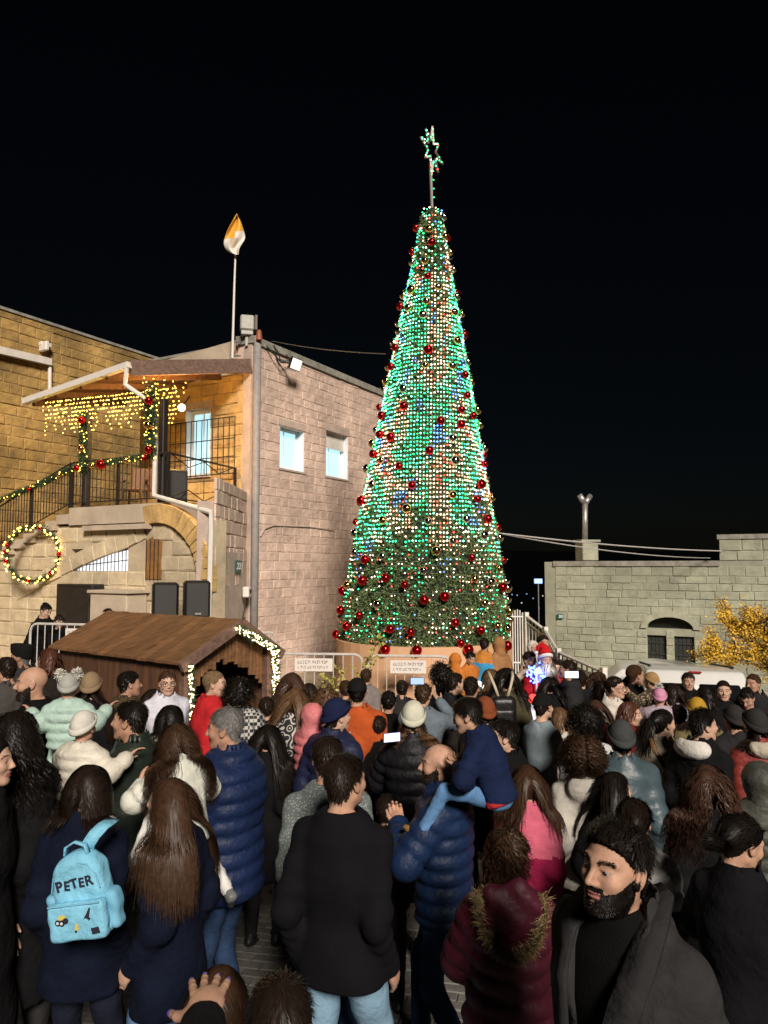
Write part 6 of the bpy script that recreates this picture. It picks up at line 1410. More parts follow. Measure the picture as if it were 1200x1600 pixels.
    if 'fine' in extras:
        fb = np.where(hd_['mi'] == 4)[0]; fi = rng.choice(fb, 700); vi = hd_['F'][fi, 0]; bw_ = Acc(); sgn = np.sign(hd_['V'][vi, :1]); bw_.add(*strands(tw(hd_['V'][vi] + hd_['N'][vi] * .0005), hd_['N'][vi] @ RM.T, .011, 3, .0012, stiff=1, grav=.0, comb=(sgn * np.array([[1.0, -.3, 0]]) + np.array([[0, 0, .25]])) @ RM.T, up=.25, jit=.18)); bw_.obj('eyebrows', [hair_mat('black')], root)
    if beard:
        bA = Acc(); w_ = hd_['beard']; Vs, Fs = shell(hd_, np.clip(w_ * 1.6 - .6, 0, 1), min(.003, beard_len * .4), .2); bA.add(tw(Vs), Fs); cb = np.where(w_ > .05)[0]; ii = rng.choice(cb, int(520 * (.5, 1.5, 6.0)[lod]), p=w_[cb] ** .7 / (w_[cb] ** .7).sum()); 
        sv = strands(tw(hd_['V'][ii] + hd_['N'][ii] * .002), hd_['N'][ii] @ RM.T, beard_len, 3 if beard_len < .05 else 8, (.006, .004, .002)[lod] * (1 if beard_len < .05 else 1.5), stiff=1 if beard_len < .05 else .8, grav=.45, up=.6, jit=.2, colliders=[] if beard_len < .05 else coll[2:]); bA.add(*sv); bA.obj('beard', [hair_mat(beard)], root)
    # ---- headwear
    if hat:
        hk, hcol = hat[0], hat[1]; hA = Acc(); nu, nv = (28, 40, 64)[lod], 14
        def dome(z0, rx, ry, rz, cz, tilt, ribs=0.0, th_=0.0, top=1.0):
            U, Vv = np.meshgrid(np.linspace(0, 2 * math.pi, nu, endpoint=False), np.linspace(0, 1, nv), indexing='xy'); ph = (1 - Vv) * math.pi / 2 * 1.28
            rr = 1 + ribs * np.sin(U * nu / 2.0) * np.sin(np.clip(ph, 0, 1.6)); x = rx * np.sin(ph) * np.cos(U) * rr; y = ry * np.sin(ph) * np.sin(U) * rr - .014; z = cz + rz * np.cos(ph); zl = z0 + tilt * y; z = np.maximum(z, zl)
            x = np.where(z <= zl + 1e-6, x * .99, x); v = np.stack([x, y, z], -1).reshape(-1, 3); b = (np.arange(nv - 1) * nu)[:, None]; j = np.arange(nu)[None]; F = np.stack([b + j, b + (j + 1) % nu, b + nu + (j + 1) % nu, b + nu + j], 2).reshape(-1, 4); return v, F
        if hk in ('beanie', 'pombeanie', 'cap', 'tophat', 'santa'):
            v, F = dome(.018 if hk != 'cap' else .035, .0905, .114, .104 + (.012 if hk == 'beanie' else 0), .03, .42 if hk != 'cap' else .1, .018 if 'beanie' in hk else 0); hA.add(tw(v), F)
        if hk in ('beanie', 'pombeanie', 'santa'):     # turned-up cuff
            a = np.linspace(0, 2 * math.pi, nu, endpoint=False); vs = []
            for (dz, g_) in ((-.004, .96), (-.006, 1.05), (.012, 1.09), (.034, 1.08), (.040, 1.02)): y = .115 * g_ * np.sin(a) - .014; vs.append(np.stack([.0915 * g_ * np.cos(a), y, .022 + dz + .42 * y], 1))
            v = np.concatenate(vs); b = (np.arange(4) * nu)[:, None]; j = np.arange(nu)[None]; F = np.stack([b + j, b + (j + 1) % nu, b + nu + (j + 1) % nu, b + nu + j], 2).reshape(-1, 4); cuff = Acc(); cuff.add(tw(v), F); cuff.obj('hat_cuff', [fabric(hcol if hk != 'santa' else (.75, .72, .68), 'knit')], root)
        if hk == 'cap':
            U, R_ = np.meshgrid(np.linspace(-1.1, 1.1, 14), np.linspace(0, 1, 5), indexing='ij'); x = np.sin(U) * (.088 + .012 * R_); y = np.cos(U) * (.098 + .075 * R_) - .014; z = .036 + .0 * y - .018 * R_ - .02 * np.abs(U) ** 2 * R_ + .1 * y * 0; v = np.stack([x, y, z], -1).reshape(-1, 3); b = (np.arange(13) * 5)[:, None]; j = np.arange(4)[None]; F = np.stack([b + j, b + j + 1, b + 5 + j + 1, b + 5 + j], 2).reshape(-1, 4); hA.add(tw(v), F); hA.add(tw(v - np.array([0, 0, .004])), F[:, ::-1])
        if hk == 'tophat':    # tall flat-topped fur hat
            a = np.linspace(0, 2 * math.pi, nu, endpoint=False); vs = [np.stack([r * .09 * np.cos(a), r * .11 * np.sin(a) - .014, z + .1 * (r * .11 * np.sin(a))], 1) for r, z in ((1.02, .045), (1.08, .09), (1.06, .135), (.8, .142), (.1, .143))]; v = np.concatenate(vs); b = (np.arange(4) * nu)[:, None]; j = np.arange(nu)[None]; F = np.stack([b + j, b + (j + 1) % nu, b + nu + (j + 1) % nu, b + nu + j], 2).reshape(-1, 4); hA.add(tw(v), F)
        if hk == 'kippah':
            v, F = dome(.098, .062, .062, .03, .098, 0); hA.add(tw(v + np.array([0, -.035, .006])), F)
        if hk == 'santa':
            kk = MB(); kk.tube([(0, -.014, .09), (.0, -.03, .15), (.03, -.05, .19), (.075, -.06, .165), (.10, -.06, .11)], [.085, .065, .045, .03, .02], 16); v = np.array(kk.v); q4 = [f for f in kk.f if len(f) == 4]; hA.add(tw(v), np.array(q4))
            kk = MB(); kk.ball((.105, -.06, .095), .028, 12, 8); v = np.array(kk.v); pm_ = link('pompom', npmesh('pompom', tw(v), np.array([f for f in kk.f if len(f) == 4]), fabric((.75, .72, .68), 'knit'), tris=np.array([f for f in kk.f if len(f) == 3])), root)
        if hA.V: hA.obj({'cap': 'cap', 'kippah': 'skullcap', 'tophat': 'fur_hat'}.get(hk, 'knitted_hat'), [fabric(hcol, 'knit' if hk != 'cap' else 'cloth')], root)
        if hk == 'pombeanie':
            for sx in (hat[2] if len(hat) > 2 else (0,)):
                q = rng.normal(size=(260, 3)); q /= np.linalg.norm(q, axis=1, keepdims=True); c = np.array([sx * .075, -.02, .115 + (.03 if not sx else .01)]); sv = strands(tw(c + q * .012), q @ RM.T, .035, 3, .008, stiff=1, grav=.05, up=1, jit=.1); pa_ = Acc(); pa_.add(*sv); pa_.obj('pompom', [fabric((.72, .70, .64), 'knit')], root)
        if hk == 'hoodup':
            lo = HC - .20; hi = HC + .20; X, Y, Z = grid(lo, hi, .014); q = np.stack([X - HC[0], Y - HC[1], Z - HC[2]], -1) @ RM / sc; x, y, z = q[..., 0].astype(f32), q[..., 1].astype(f32), q[..., 2].astype(f32)
            d = ell(x, y, z, (0, -.02, .012), (.115, .125, .135)); d = smin(d, cone(x, y, z, (0, -.03, -.06), (0, -.05, -.16), .09, .11)[0], .03) + f32(.004) * np.sin(z * 60 + 3 * np.sin(x * 40)); d = smax(d, -ell(x, y, z, (0, .10, -.01), (.08, .12, .105)), .015); hA.add(*snets(d, lo, .014)); hA.obj('hood', [fabric(hcol, hat[2] if len(hat) > 2 else 'puffer')], root)
    if 'glasses' in extras:
        kk = MB()
        for sx in (-1, 1): kk.tube([tuple(tw(np.array([[sx * .033 + .024 * math.cos(t), .100 - .006 * abs(math.cos(t)), .001 + .019 * math.sin(t)]]))[0]) for t in np.linspace(0, 2 * math.pi, 17)], .0018, 5, False); kk.tube([tuple(tw(np.array([p]))[0]) for p in ((sx * .057, .094, .004), (sx * .078, .05, .006), (sx * .082, -.005, .004))], .0016, 4)
        kk.tube([tuple(tw(np.array([p]))[0]) for p in ((-.01, .1, .004), (.01, .1, .004))], .0016, 4); link('glasses', kk.mesh('glasses', M_BLACK), root)
    if 'furhood' in extras:
        hA = Acc(); a = np.linspace(math.pi * .93, math.pi * 2.07, 90); ring = np.stack([.150 * ws * np.cos(a) * (1 + .1 * np.sin(a * 1)), -.135 * zs - .055 * np.sin(-a) * 1.0, 1.455 * zs + .155 * np.sin(a)], 1)
        ids = rng.integers(0, 90, 4200); dirn = rng.normal(size=(4200, 3)) + np.array([0, -.6, -.1]); dirn /= np.linalg.norm(dirn, axis=1, keepdims=True); sv = strands(ring[ids] + rng.normal(size=(4200, 3)) * .008, dirn, .035, 3, .0024, stiff=1, grav=.25, up=1, jit=.25); hA.add(*sv); hA.obj('fur_trim', [mat('fur_tan', (.34, .25, .12), .8, .6, 90)], root)
        kk = Acc(); X, Y, Z = grid((-.22, -.26, 1.2 * zs), (.22, -.02, 1.6 * zs), .014); d = ell(X, Y, Z, (0, -.13 * zs, 1.42 * zs), (.150 * ws, .050, .125)) ; d = d + f32(.006) * np.sin(X * 45 + 3 * np.sin(Z * 20)); kk.add(*snets(d, (-.22, -.26, 1.2 * zs), .014)); kk.obj('hood', [fabric(colr, 'puffer')], root)
    # ---- place
    ry = math.radians(yaw); root.rotation_euler = (0, 0, -ry)
    if head_at is not None:
        t = Vector((0, .03 * zs, H)); t = tr(t); rot = Matrix.Rotation(-ry, 3, 'Z'); root.location = Vector(head_at) - rot @ t
    else: root.location = at
    root['_zs'] = zs; del root['_zs']
    return root, dict(zs=zs, ws=ws, J=J, th=th, tr=tr, H=H)
DS = 1.18
def stand(px, py, d, label, zoff=None, **kw):
    """a person on the ground whose head top shows at photo pixel (px, py) at distance d"""
    d0 = d; d = d * DS if zoff is None and d < 8.6 else d; p = P(px, py, d); gz = ground_z(p.x, p.y) if zoff is None else zoff; H = p.z - gz
    if not 1.0 < H < 1.97: print('HEIGHT', label, round(H, 2))
    lod = kw.pop('lod', 2 if d0 < 3.0 else (1 if d0 < 5.0 else 0))
    yaw = math.radians(kw.get('yaw', 0)); zs = H / 1.72
    off = .03 * zs
    return person(label, H=H, lod=lod, at=Vector((p.x - off * math.sin(yaw), p.y - off * math.cos(yaw), gz)), **kw)
def carried(px, py, d, H, label, **kw):
    lod = kw.pop('lod', 2 if d < 3.0 else (1 if d < 5.0 else 0)); return person(label, H=H, lod=lod, head_at=P(px, py, d * DS), **kw)
# ================================================================ the crowd
K0, NAVY, DNAVY, CHAR, CREAM, MINT = (.006, .006, .007), (.010, .022, .085), (.004, .0065, .018), (.022, .022, .024), (.56, .53, .45), (.36, .50, .44)
JEAN, DJEAN, GREYC = (.10, .19, .33), (.022, .045, .10), (.13, .16, .19)
dn = 'denim'
# --- nearest people
stand(960, 1283, 1.70, 'dark-bearded man in open charcoal coat over black sweater, nearest at lower right', yaw=-124, hpitch=-7, hair=('quiff', 'black'), beard='black', beard_len=.006, top=('coat', (.028, .028, .030)), under=(.005, .005, .005), extras=('open', 'fine'), skin=0)
stand(792, 1298, 2.55, 'person in maroon puffer jacket with fur-trimmed hood and curly tied-up hair', sex='w', yaw=4, hpitch=18, hair=('curlyup', 'brown'), top=('puffer', (.060, .008, .018)), extras=('furhood',), arms=('hold', 'hold'))
stand(540, 1176, 2.65, 'man in plain black sweater and pale blue jeans, walking away in the centre', yaw=22, hyaw=18, hair=('short', 'dark'), top=('sweater', (.006, .006, .008)), legs_c=(.20, .33, .45), legs_kind=dn, legs='step', skin=0)
stand(512, 1148, 3.15, 'man in flecked grey sweater just behind the black-sweater man', yaw=-5, hair=('short', 'dark'), top=('sweater', 'fleck'), legs_c=DJEAN)
stand(262, 1213, 2.9, 'woman with long straight brown hair, navy coat and jeans, profile to the left', sex='w', yaw=-68, hyaw=-12, hair=('long', 'brown'), top=('coat', DNAVY), hem=.66, legs_c=JEAN, legs_kind=dn, skin=2)
bpk, bi = stand(142, 1193, 2.85, 'dark-haired person in navy carrying a pale blue backpack', sex='w', yaw=8, hair=('bob', 'dark'), top=('jacket', DNAVY), hem=.74, legs_c=(.010, .012, .024))
stand(438, 1520, 1.55, 'top of a dark-haired head at the bottom edge, left of centre', sex='c', yaw=-15, hair=('short', 'dark'), top=('jacket', K0), lod=2)
stand(345, 1508, 2.15, 'brown-haired child behind the raised hand at the bottom edge', sex='c', yaw=10, hair=('medium', 'brown'), top=('jacket', (.03, .018, .012)), lod=1)
hw_at = Vector((-.47, 1.10, 0)); hl = P(318, 1596, 1.52) - hw_at
person('person below the frame raising an open hand with purple nails', H=1.68, sex='w', yaw=0, lod=1, at=hw_at, hair=('long', 'dark'), top=('jacket', K0), arms=('down', (hl.x, hl.y, hl.z)), hands=('relax', 'open'), extras=('nails',))
stand(30, 1108, 3.05, 'woman with big black hair in black at the left edge, pale collar', sex='w', yaw=12, hair=('longcurl', 'black'), top=('coat', K0))
stand(-14, 1146, 2.75, 'person in black cut by the left edge, profile to the right', sex='w', yaw=82, hair=('long', 'black'), top=('coat', K0), skin=2)
# --- left group
stand(50, 1040, 4.4, 'bald man with a dark beard in black at the left, looking left', yaw=-112, hair=('bald', 'dark'), beard='dark', top=('sweater', K0), arms=('hold', 'hold'), skin=0)
carried(108, 1052, 4.0, .86, 'small child in mint coat and grey hat with two white pompoms', sex='c', yaw=-14, hair=None, hat=('pombeanie', (.36, .36, .33), (-1, 1)), top=('puffer', MINT), arms=('out', 'out'), legs='straddle', legs_c=MINT, shoe=(.5, .5, .5))
carried(132, 1112, 3.42, .86, 'small child in cream knitted coat and white beanie', sex='c', yaw=12, hair=None, hat=('beanie', (.60, .58, .52)), top=('puffer', CREAM), arms=('hug', 'out'), legs='straddle', legs_c=(.55, .54, .5), shoe=(.5, .5, .5))
stand(203, 1093, 3.65, 'man in dark green jacket with short black hair, profile to the left', yaw=-66, hyaw=-18, hair=('short', 'black'), top=('jacket', (.016, .022, .017), 'leather'), arms=('hold', 'hold'), skin=1)
stand(33, 1008, 6.4, 'older man in a tall black hat at the left edge', yaw=-95, hair=('thin', 'grey'), hat=('tophat', (.008, .008, .008)), top=('coat', (.03, .03, .03)), skin=3)
stand(75, 1012, 6.2, 'woman with auburn hair beside the tall black hat', sex='w', yaw=-78, hair=('bob', 'auburn'), top=('coat', (.02, .016, .014)), skin=2)
stand(143, 1051, 5.2, 'person in a plain tan beanie behind the pompom child', sex='w', yaw=-10, hair=('long', 'dark'), hat=('beanie', (.24, .17, .10)), top=('jacket', K0))
stand(203, 1047, 5.4, 'man in olive-brown coat in front of the hut wall', yaw=42, hyaw=15, hair=('short', 'black'), top=('coat', (.055, .042, .022)), skin=1)
stand(262, 1047, 5.75, 'man with glasses in a pale lilac jacket by the hut corner', yaw=140, hyaw=15, hair=('short', 'brown'), top=('jacket', (.55, .55, .62)), extras=('glasses',), skin=2)
stand(268, 1100, 4.75, 'person with black hair in a cream jacket, mostly hidden by the curly girl', sex='w', yaw=10, hair=('bob', 'black'), top=('jacket', CREAM))
gm, gi = stand(352, 1104, 3.45, 'grey-haired man in navy puffer coat holding a girl, profile to the left', yaw=-72, hyaw=-14, hpitch=4, hair=('short', 'grey'), top=('puffer', (.008, .018, .062)), hem=.79, arms=('hold', 'hold'), legs_c=DJEAN, legs_kind=dn, skin=1, fat=1.08)
carried(272, 1130, 3.12, 1.08, 'girl with long curly brown hair in a white coat, held by the grey-haired man', sex='c', yaw=-35, hyaw=0, hair=('longcurl', 'brown'), top=('jacket', (.60, .61, .54)), arms=('hug', 'hug'), lean=.28, legs=((-.15, .2, .45), (.24, .02, .24)), legs_c=(.66, .66, .64), shoe=(.16, .17, .17), lod=2)
stand(336, 1046, 5.25, 'man with cropped hair in a red jacket at the hut doorway', yaw=62, hyaw=22, hair=('buzz', 'blond'), top=('jacket', (.42, .018, .022)), skin=2)
stand(376, 1060, 5.2, 'woman with black curly hair in a houndstooth cape', sex='w', yaw=22, hair=('curly', 'black'), top=('shawl', 'houndstooth'))
stand(417, 1087, 5.7, 'boy with cropped hair in black, beside the houndstooth cape', sex='c', yaw=-8, hair=('fade', 'dark'), top=('jacket', K0))
stand(457, 1049, 6.1, 'woman with long dark brown hair behind the patterned jacket', sex='w', yaw=8, hair=('long', 'redbrown'), top=('jacket', (.02, .016, .016)))
stand(464, 1072, 4.75, 'woman with long light-brown hair in a black and white patterned jacket', sex='w', yaw=20, hair=('long', 'light'), top=('coat', 'flowers'), hem=.7)
carried(490, 1100, 4.55, 1.02, 'child in a pink hooded puffer beside the navy beanie', sex='c', yaw=35, hair=None, hat=('hoodup', (.52, .16, .17)), top=('puffer', (.52, .16, .17)), legs='sit', arms=('hug', 'hug'))
stand(508, 1076, 5.3, 'person with wavy light-brown hair behind the pink hood', sex='w', yaw=-15, hair=('curly', 'light'), top=('jacket', (.03, .02, .02)))
stand(527, 1093, 4.4, 'man in navy beanie and navy puffer jacket', yaw=38, hyaw=18, hair=('fade', 'dark'), hat=('beanie', (.010, .014, .045)), top=('puffer', (.012, .015, .045)), skin=2)
stand(558, 1059, 5.15, 'man in black cap and rust-orange jacket', yaw=-4, hair=('fade', 'black'), hat=('cap', (.008, .008, .008)), top=('jacket', (.40, .075, .018)), hem=.76, fat=1.05)
stand(572, 1044, 8.2, 'boy with cropped hair close to the barrier', sex='c', yaw=0, hair=('short', 'brown'), top=('jacket', (.20, .17, .16)))
stand(607, 1078, 6.0, 'dark-haired boy in a black top in front of the barrier', sex='c', yaw=3, hair=('short', 'black'), top=('sweater', K0))
stand(646, 1096, 4.25, 'woman in cream beanie and long glossy black puffer coat', sex='w', yaw=6, hair=('bob', 'light'), hat=('beanie', (.56, .56, .45)), top=('longpuffer', (.009, .009, .011)), arms=('chest', 'down'))
stand(661, 1066, 5.7, 'man with greying hair in a slate-grey jacket', yaw=18, hair=('short', 'brown'), top=('jacket', GREYC), arms=('phone', 'phone'))
# --- centre right
bm_, bmi = stand(684, 1160, 3.36, 'bald man in navy puffer and jeans with a boy on his shoulder', yaw=-72, hyaw=-16, hair=('bald', 'dark'), beard='dark', beard_len=.004, top=('puffer', (.006, .018, .058)), legs_c=DJEAN, legs_kind=dn, arms=('chest', 'hold'), hands='grip', legs='step', skin=0)
carried(720, 1090, 3.2, 1.03, 'boy in navy jacket and jeans riding on the bald man', sex='c', yaw=-66, hyaw=-10, hpitch=8, hair=('short', 'black'), top=('jacket', (.008, .015, .050), (.42, .03, .03), .905), legs=((-.10, .36, .34), (.02, .38, .30)), legs_c=(.11, .24, .46), legs_kind=dn, arms=('chest', 'chest'), shoe=(.20, .11, .035), lod=2, lean=.36)
stand(787, 1124, 4.15, 'young man with black quiff in black, profile to the left', yaw=-62, hyaw=-22, hair=('quiff', 'black'), top=('jacket', K0), skin=2)
ob, obi = stand(790, 1042, 5.9, 'woman in olive coat with a small black backpack', sex='w', yaw=2, hair=('medium', 'black'), top=('coat', (.055, .050, .025)))
stand(757, 1090, 5.0, 'person in a rust-brown beanie behind the boy in navy', yaw=-12, hair=('bob', 'dark'), hat=('beanie', (.20, .055, .022)), top=('jacket', K0))
stand(690, 1038, 6.9, 'woman with a messy dark bun near the barrier', sex='w', yaw=6, hair=('curly', 'black'), top=('jacket', K0))
stand(712, 1050, 6.5, 'dark-haired person turned right, next to the messy bun', sex='m', yaw=62, hair=('short', 'dark'), top=('jacket', (.015, .015, .018)), skin=2)
stand(736, 1056, 6.2, 'man with thick dark hair behind the riding boy', yaw=15, hair=('short', 'dark'), top=('jacket', (.018, .014, .012)))
stand(766, 1044, 7.1, 'woman with shoulder-length light hair before the tree plinth', sex='w', yaw=-6, hair=('bob', 'light'), top=('jacket', K0))
stand(712, 1021, 10.95, 'small child in orange hood by the tree plinth', zoff=TZ, sex='c', yaw=30, hair=None, hat=('hoodup', (.50, .17, .03), 'cloth'), top=('hoodie', (.50, .17, .03)))
stand(735, 1018, 10.95, 'dark-haired child in orange coat bending by the plinth', zoff=TZ, sex='c', yaw=150, hpitch=20, hair=('short', 'black'), top=('jacket', (.48, .16, .03)))
stand(757, 996, 11.2, 'child in orange and bright blue standing on the plinth step', zoff=TZ, sex='c', yaw=25, hair=('short', 'dark'), top=('jacket', (.50, .20, .04), (.05, .30, .55), 1.28))
stand(778, 996, 11.2, 'child in brown fleece coat hugging the orange and blue one', zoff=TZ, sex='c', yaw=-28, hair=('short', 'brown'), hat=('hoodup', (.30, .15, .06), 'knit'), top=('coat', (.32, .16, .07)))
# --- Santa and the children round him
sn, sni = stand(852, 1016, 9.3, 'person in red Santa costume with long white beard', yaw=172, hair=('bob', 'white'), beard='white', beard_len=.22, hat=('santa', (.50, .012, .015)), top=('coat', (.48, .012, .015)), arms=('hold', 'hold'), legs_c=(.45, .012, .015), fat=1.15, skin=2)
stand(828, 1017, 9.6, 'boy in beige coat left of the Santa costume', sex='c', yaw=150, hair=('short', 'dark'), top=('coat', (.40, .32, .24)))
stand(833, 1002, 10.7, 'child in white hood behind the Santa costume', zoff=.25, sex='c', yaw=170, hair=None, hat=('hoodup', (.55, .52, .48)), top=('puffer', (.55, .52, .48)))
stand(849, 992, 11.0, 'dark-haired man standing behind the Santa costume', zoff=-.2, yaw=165, hair=('short', 'dark'), top=('jacket', (.03, .02, .02)))
stand(868, 1030, 9.4, 'smiling dark-haired person right of the Santa costume, facing the camera', sex='w', yaw=185, hair=('pony', 'dark'), top=('jacket', (.05, .05, .10)), skin=2)
stand(886, 1030, 8.8, 'man in dark jacket looking left towards the Santa costume', yaw=-70, hair=('short', 'dark'), top=('jacket', (.02, .02, .022)), skin=1)
stand(857, 1056, 7.4, 'woman with long black hair in black, back to the camera, below the Santa costume', sex='w', yaw=-4, hair=('long', 'black'), top=('coat', K0))
stand(906, 1046, 7.5, 'bald man in black filming with a raised phone', yaw=-6, hair=('thin', 'dark'), top=('jacket', (.010, .010, .010)), arms=('phone', 'phone'), skin=2)
stand(936, 1048, 7.7, 'woman with long brown hair in a beige coat, by the railing end', sex='w', yaw=50, hair=('long', 'brown'), top=('coat', (.30, .24, .18)))
stand(849, 1083, 5.35, 'boy in black cap and blue-grey top', sex='c', yaw=52, hair=('fade', 'dark'), hat=('cap', (.008, .008, .008)), top=('sweater', (.20, .25, .28)), arms=('hold', 'hold'), skin=2)
stand(872, 1104, 5.75, 'small child in pale knit beside the black-capped boy', sex='c', yaw=-20, hair=('bob', 'light'), top=('jacket', (.46, .43, .38)))
stand(962, 1056, 6.35, 'woman with glasses and dark hair in a white jacket', sex='w', yaw=118, hyaw=10, hair=('pony', 'dark'), top=('jacket', (.52, .48, .43)), extras=('glasses',), skin=2)
stand(992, 1037, 6.7, 'bald man in black holding a toddler near the van', yaw=72, hair=('thin', 'brown'), top=('jacket', K0), arms=('hold', 'hold'), skin=1)
carried(1017, 1051, 6.45, .92, 'toddler in leopard-print coat and tan bear hat', sex='c', yaw=-40, hair=None, hat=('beanie', (.32, .20, .09)), top=('puffer', 'leopard'), arms=('hug', 'out'), legs='straddle')
stand(1050, 1066, 6.2, 'dark-haired woman in a lilac jacket carrying the pink-hatted child', sex='w', yaw=-8, hair=('bob', 'dark'), top=('jacket', (.34, .30, .44)))
carried(1030, 1074, 5.95, .95, 'child in pink pompom beanie and lilac coat', sex='c', yaw=14, hair=None, hat=('pombeanie', (.55, .24, .38)), top=('puffer', (.44, .36, .42)), arms=('hug', 'hug'), legs='straddle')
stand(985, 1096, 5.5, 'child with reddish hair in a dark red jacket', sex='c', yaw=120, hair=('bob', 'auburn'), top=('jacket', (.16, .012, .014)), skin=2)
stand(970, 1127, 4.05, 'man in dark grey beanie and blue-grey leather jacket with shoulder stripes', yaw=6, hair=('fade', 'dark'), hat=('beanie', (.050, .055, .055)), top=('jacket', (.055, .085, .10), 'leather'), fat=1.04)
stand(908, 1150, 3.75, 'woman with a big brown mass of curls in a pale grey hoodie', sex='w', yaw=4, hair=('curlybig', 'brown'), top=('hoodie', (.40, .38, .34)))
stand(912, 1112, 4.9, 'person with black afro hair in a white jacket', yaw=-8, hair=('afro', 'black'), top=('jacket', (.50, .50, .50)))
bw, bwi = stand(1036, 1107, 4.75, 'woman in beige coat with a brown shoulder strap, profile to the right', sex='w', yaw=48, hyaw=22, hair=('pony', 'black'), top=('coat', (.42, .36, .27)), skin=2)
stand(1098, 1107, 4.35, 'young man in black jacket with a white hood, profile to the right', yaw=58, hyaw=24, hair=('quiff', 'black'), top=('jacket', K0), skin=2, hoodcol=(.6, .58, .54))
stand(1088, 1091, 5.7, 'person in a mustard-yellow beanie behind the white hood', yaw=5, hair=('bob', 'dark'), hat=('beanie', (.42, .25, .03)), top=('jacket', (.16, .13, .06)))
stand(1146, 1103, 5.3, 'person in a charcoal beanie beside the red puffer', yaw=-4, hair=('fade', 'dark'), hat=('beanie', (.03, .028, .027)), top=('jacket', (.02, .02, .02)))
stand(1179, 1108, 4.55, 'person in a red puffer jacket with a cream collar at the right edge', sex='w', yaw=-2, hair=('bob', 'dark'), hat=('beanie', (.03, .03, .03)), top=('puffer', (.20, .030, .024)), hoodcol=(.5, .44, .36))
stand(1184, 1192, 3.75, 'child in a dark grey-green hooded puffer in front of the red puffer', sex='c', yaw=0, hair=None, hat=('hoodup', (.052, .056, .046)), top=('longpuffer', (.052, .056, .046)))
stand(1130, 1062, 6.9, 'bald man facing the camera in front of the van rear window', yaw=-160, hair=('thin', 'dark'), top=('jacket', K0), skin=2)
stand(1176, 1052, 7.4, 'man with receding brown hair right of the van', yaw=-120, hair=('thin', 'brown'), top=('jacket', (.02, .02, .02)), skin=1)
stand(1166, 1074, 6.8, 'dark-haired man looking down, right of the van', yaw=-140, hpitch=30, hair=('short', 'black'), top=('jacket', K0))
stand(1105, 1070, 6.3, 'dark-haired woman before the van, turned right', sex='w', yaw=60, hair=('bob', 'black'), top=('jacket', K0))
stand(1060, 1100, 5.9, 'person with dark hair behind the beige coat', yaw=10, hair=('short', 'dark'), top=('jacket', (.05, .05, .06)))
stand(822, 1194, 3.6, 'girl with brown hair in a two-tone pink and magenta jacket', sex='c', yaw=10, hyaw=-14, hair=('medium', 'brown'), top=('jacket', (.52, .11, .17), (.26, .012, .055), 1.19))
stand(962, 1204, 3.55, 'young woman with long black hair, profile to the right, behind the bearded man', sex='w', yaw=56, hyaw=18, hair=('long', 'black'), top=('jacket', K0), skin=2)
stand(990, 1246, 2.95, 'child with tied dark hair in a black and white jacket behind the bearded man', sex='c', yaw=20, hair=('bun', 'dark'), top=('puffer', (.46, .46, .45), (.02, .025, .03), 1.22))
stand(1104, 1193, 3.2, 'woman with very long curly dark-brown hair in black at the right', sex='w', yaw=10, hair=('longcurl', 'redbrown'), top=('coat', K0))
stand(1158, 1272, 2.5, 'woman with sleek low bun in black, looking right at the right edge', sex='w', yaw=50, hyaw=24, hpitch=18, hair=('bun', 'black'), top=('coat', (.006, .006, .008)), arms=('chest', 'chest'))
# --- on the terrace by the house
stand(72, 943, 12.3, 'man in skullcap and black standing by the stone wall, left', zoff=TZ, yaw=110, hpitch=22, hair=('short', 'black'), hat=('kippah', (.006, .006, .006)), top=('jacket', K0), skin=2)
stand(93, 960, 12.1, 'boy in black beside the man in skullcap', zoff=TZ, sex='c', yaw=150, hpitch=25, hair=('short', 'dark'), top=('jacket', K0), skin=2)
stand(168, 950, 12.9, 'dark head just showing above the hut ridge', zoff=TZ, sex='c', yaw=-160, hair=('short', 'black'), top=('jacket', K0))
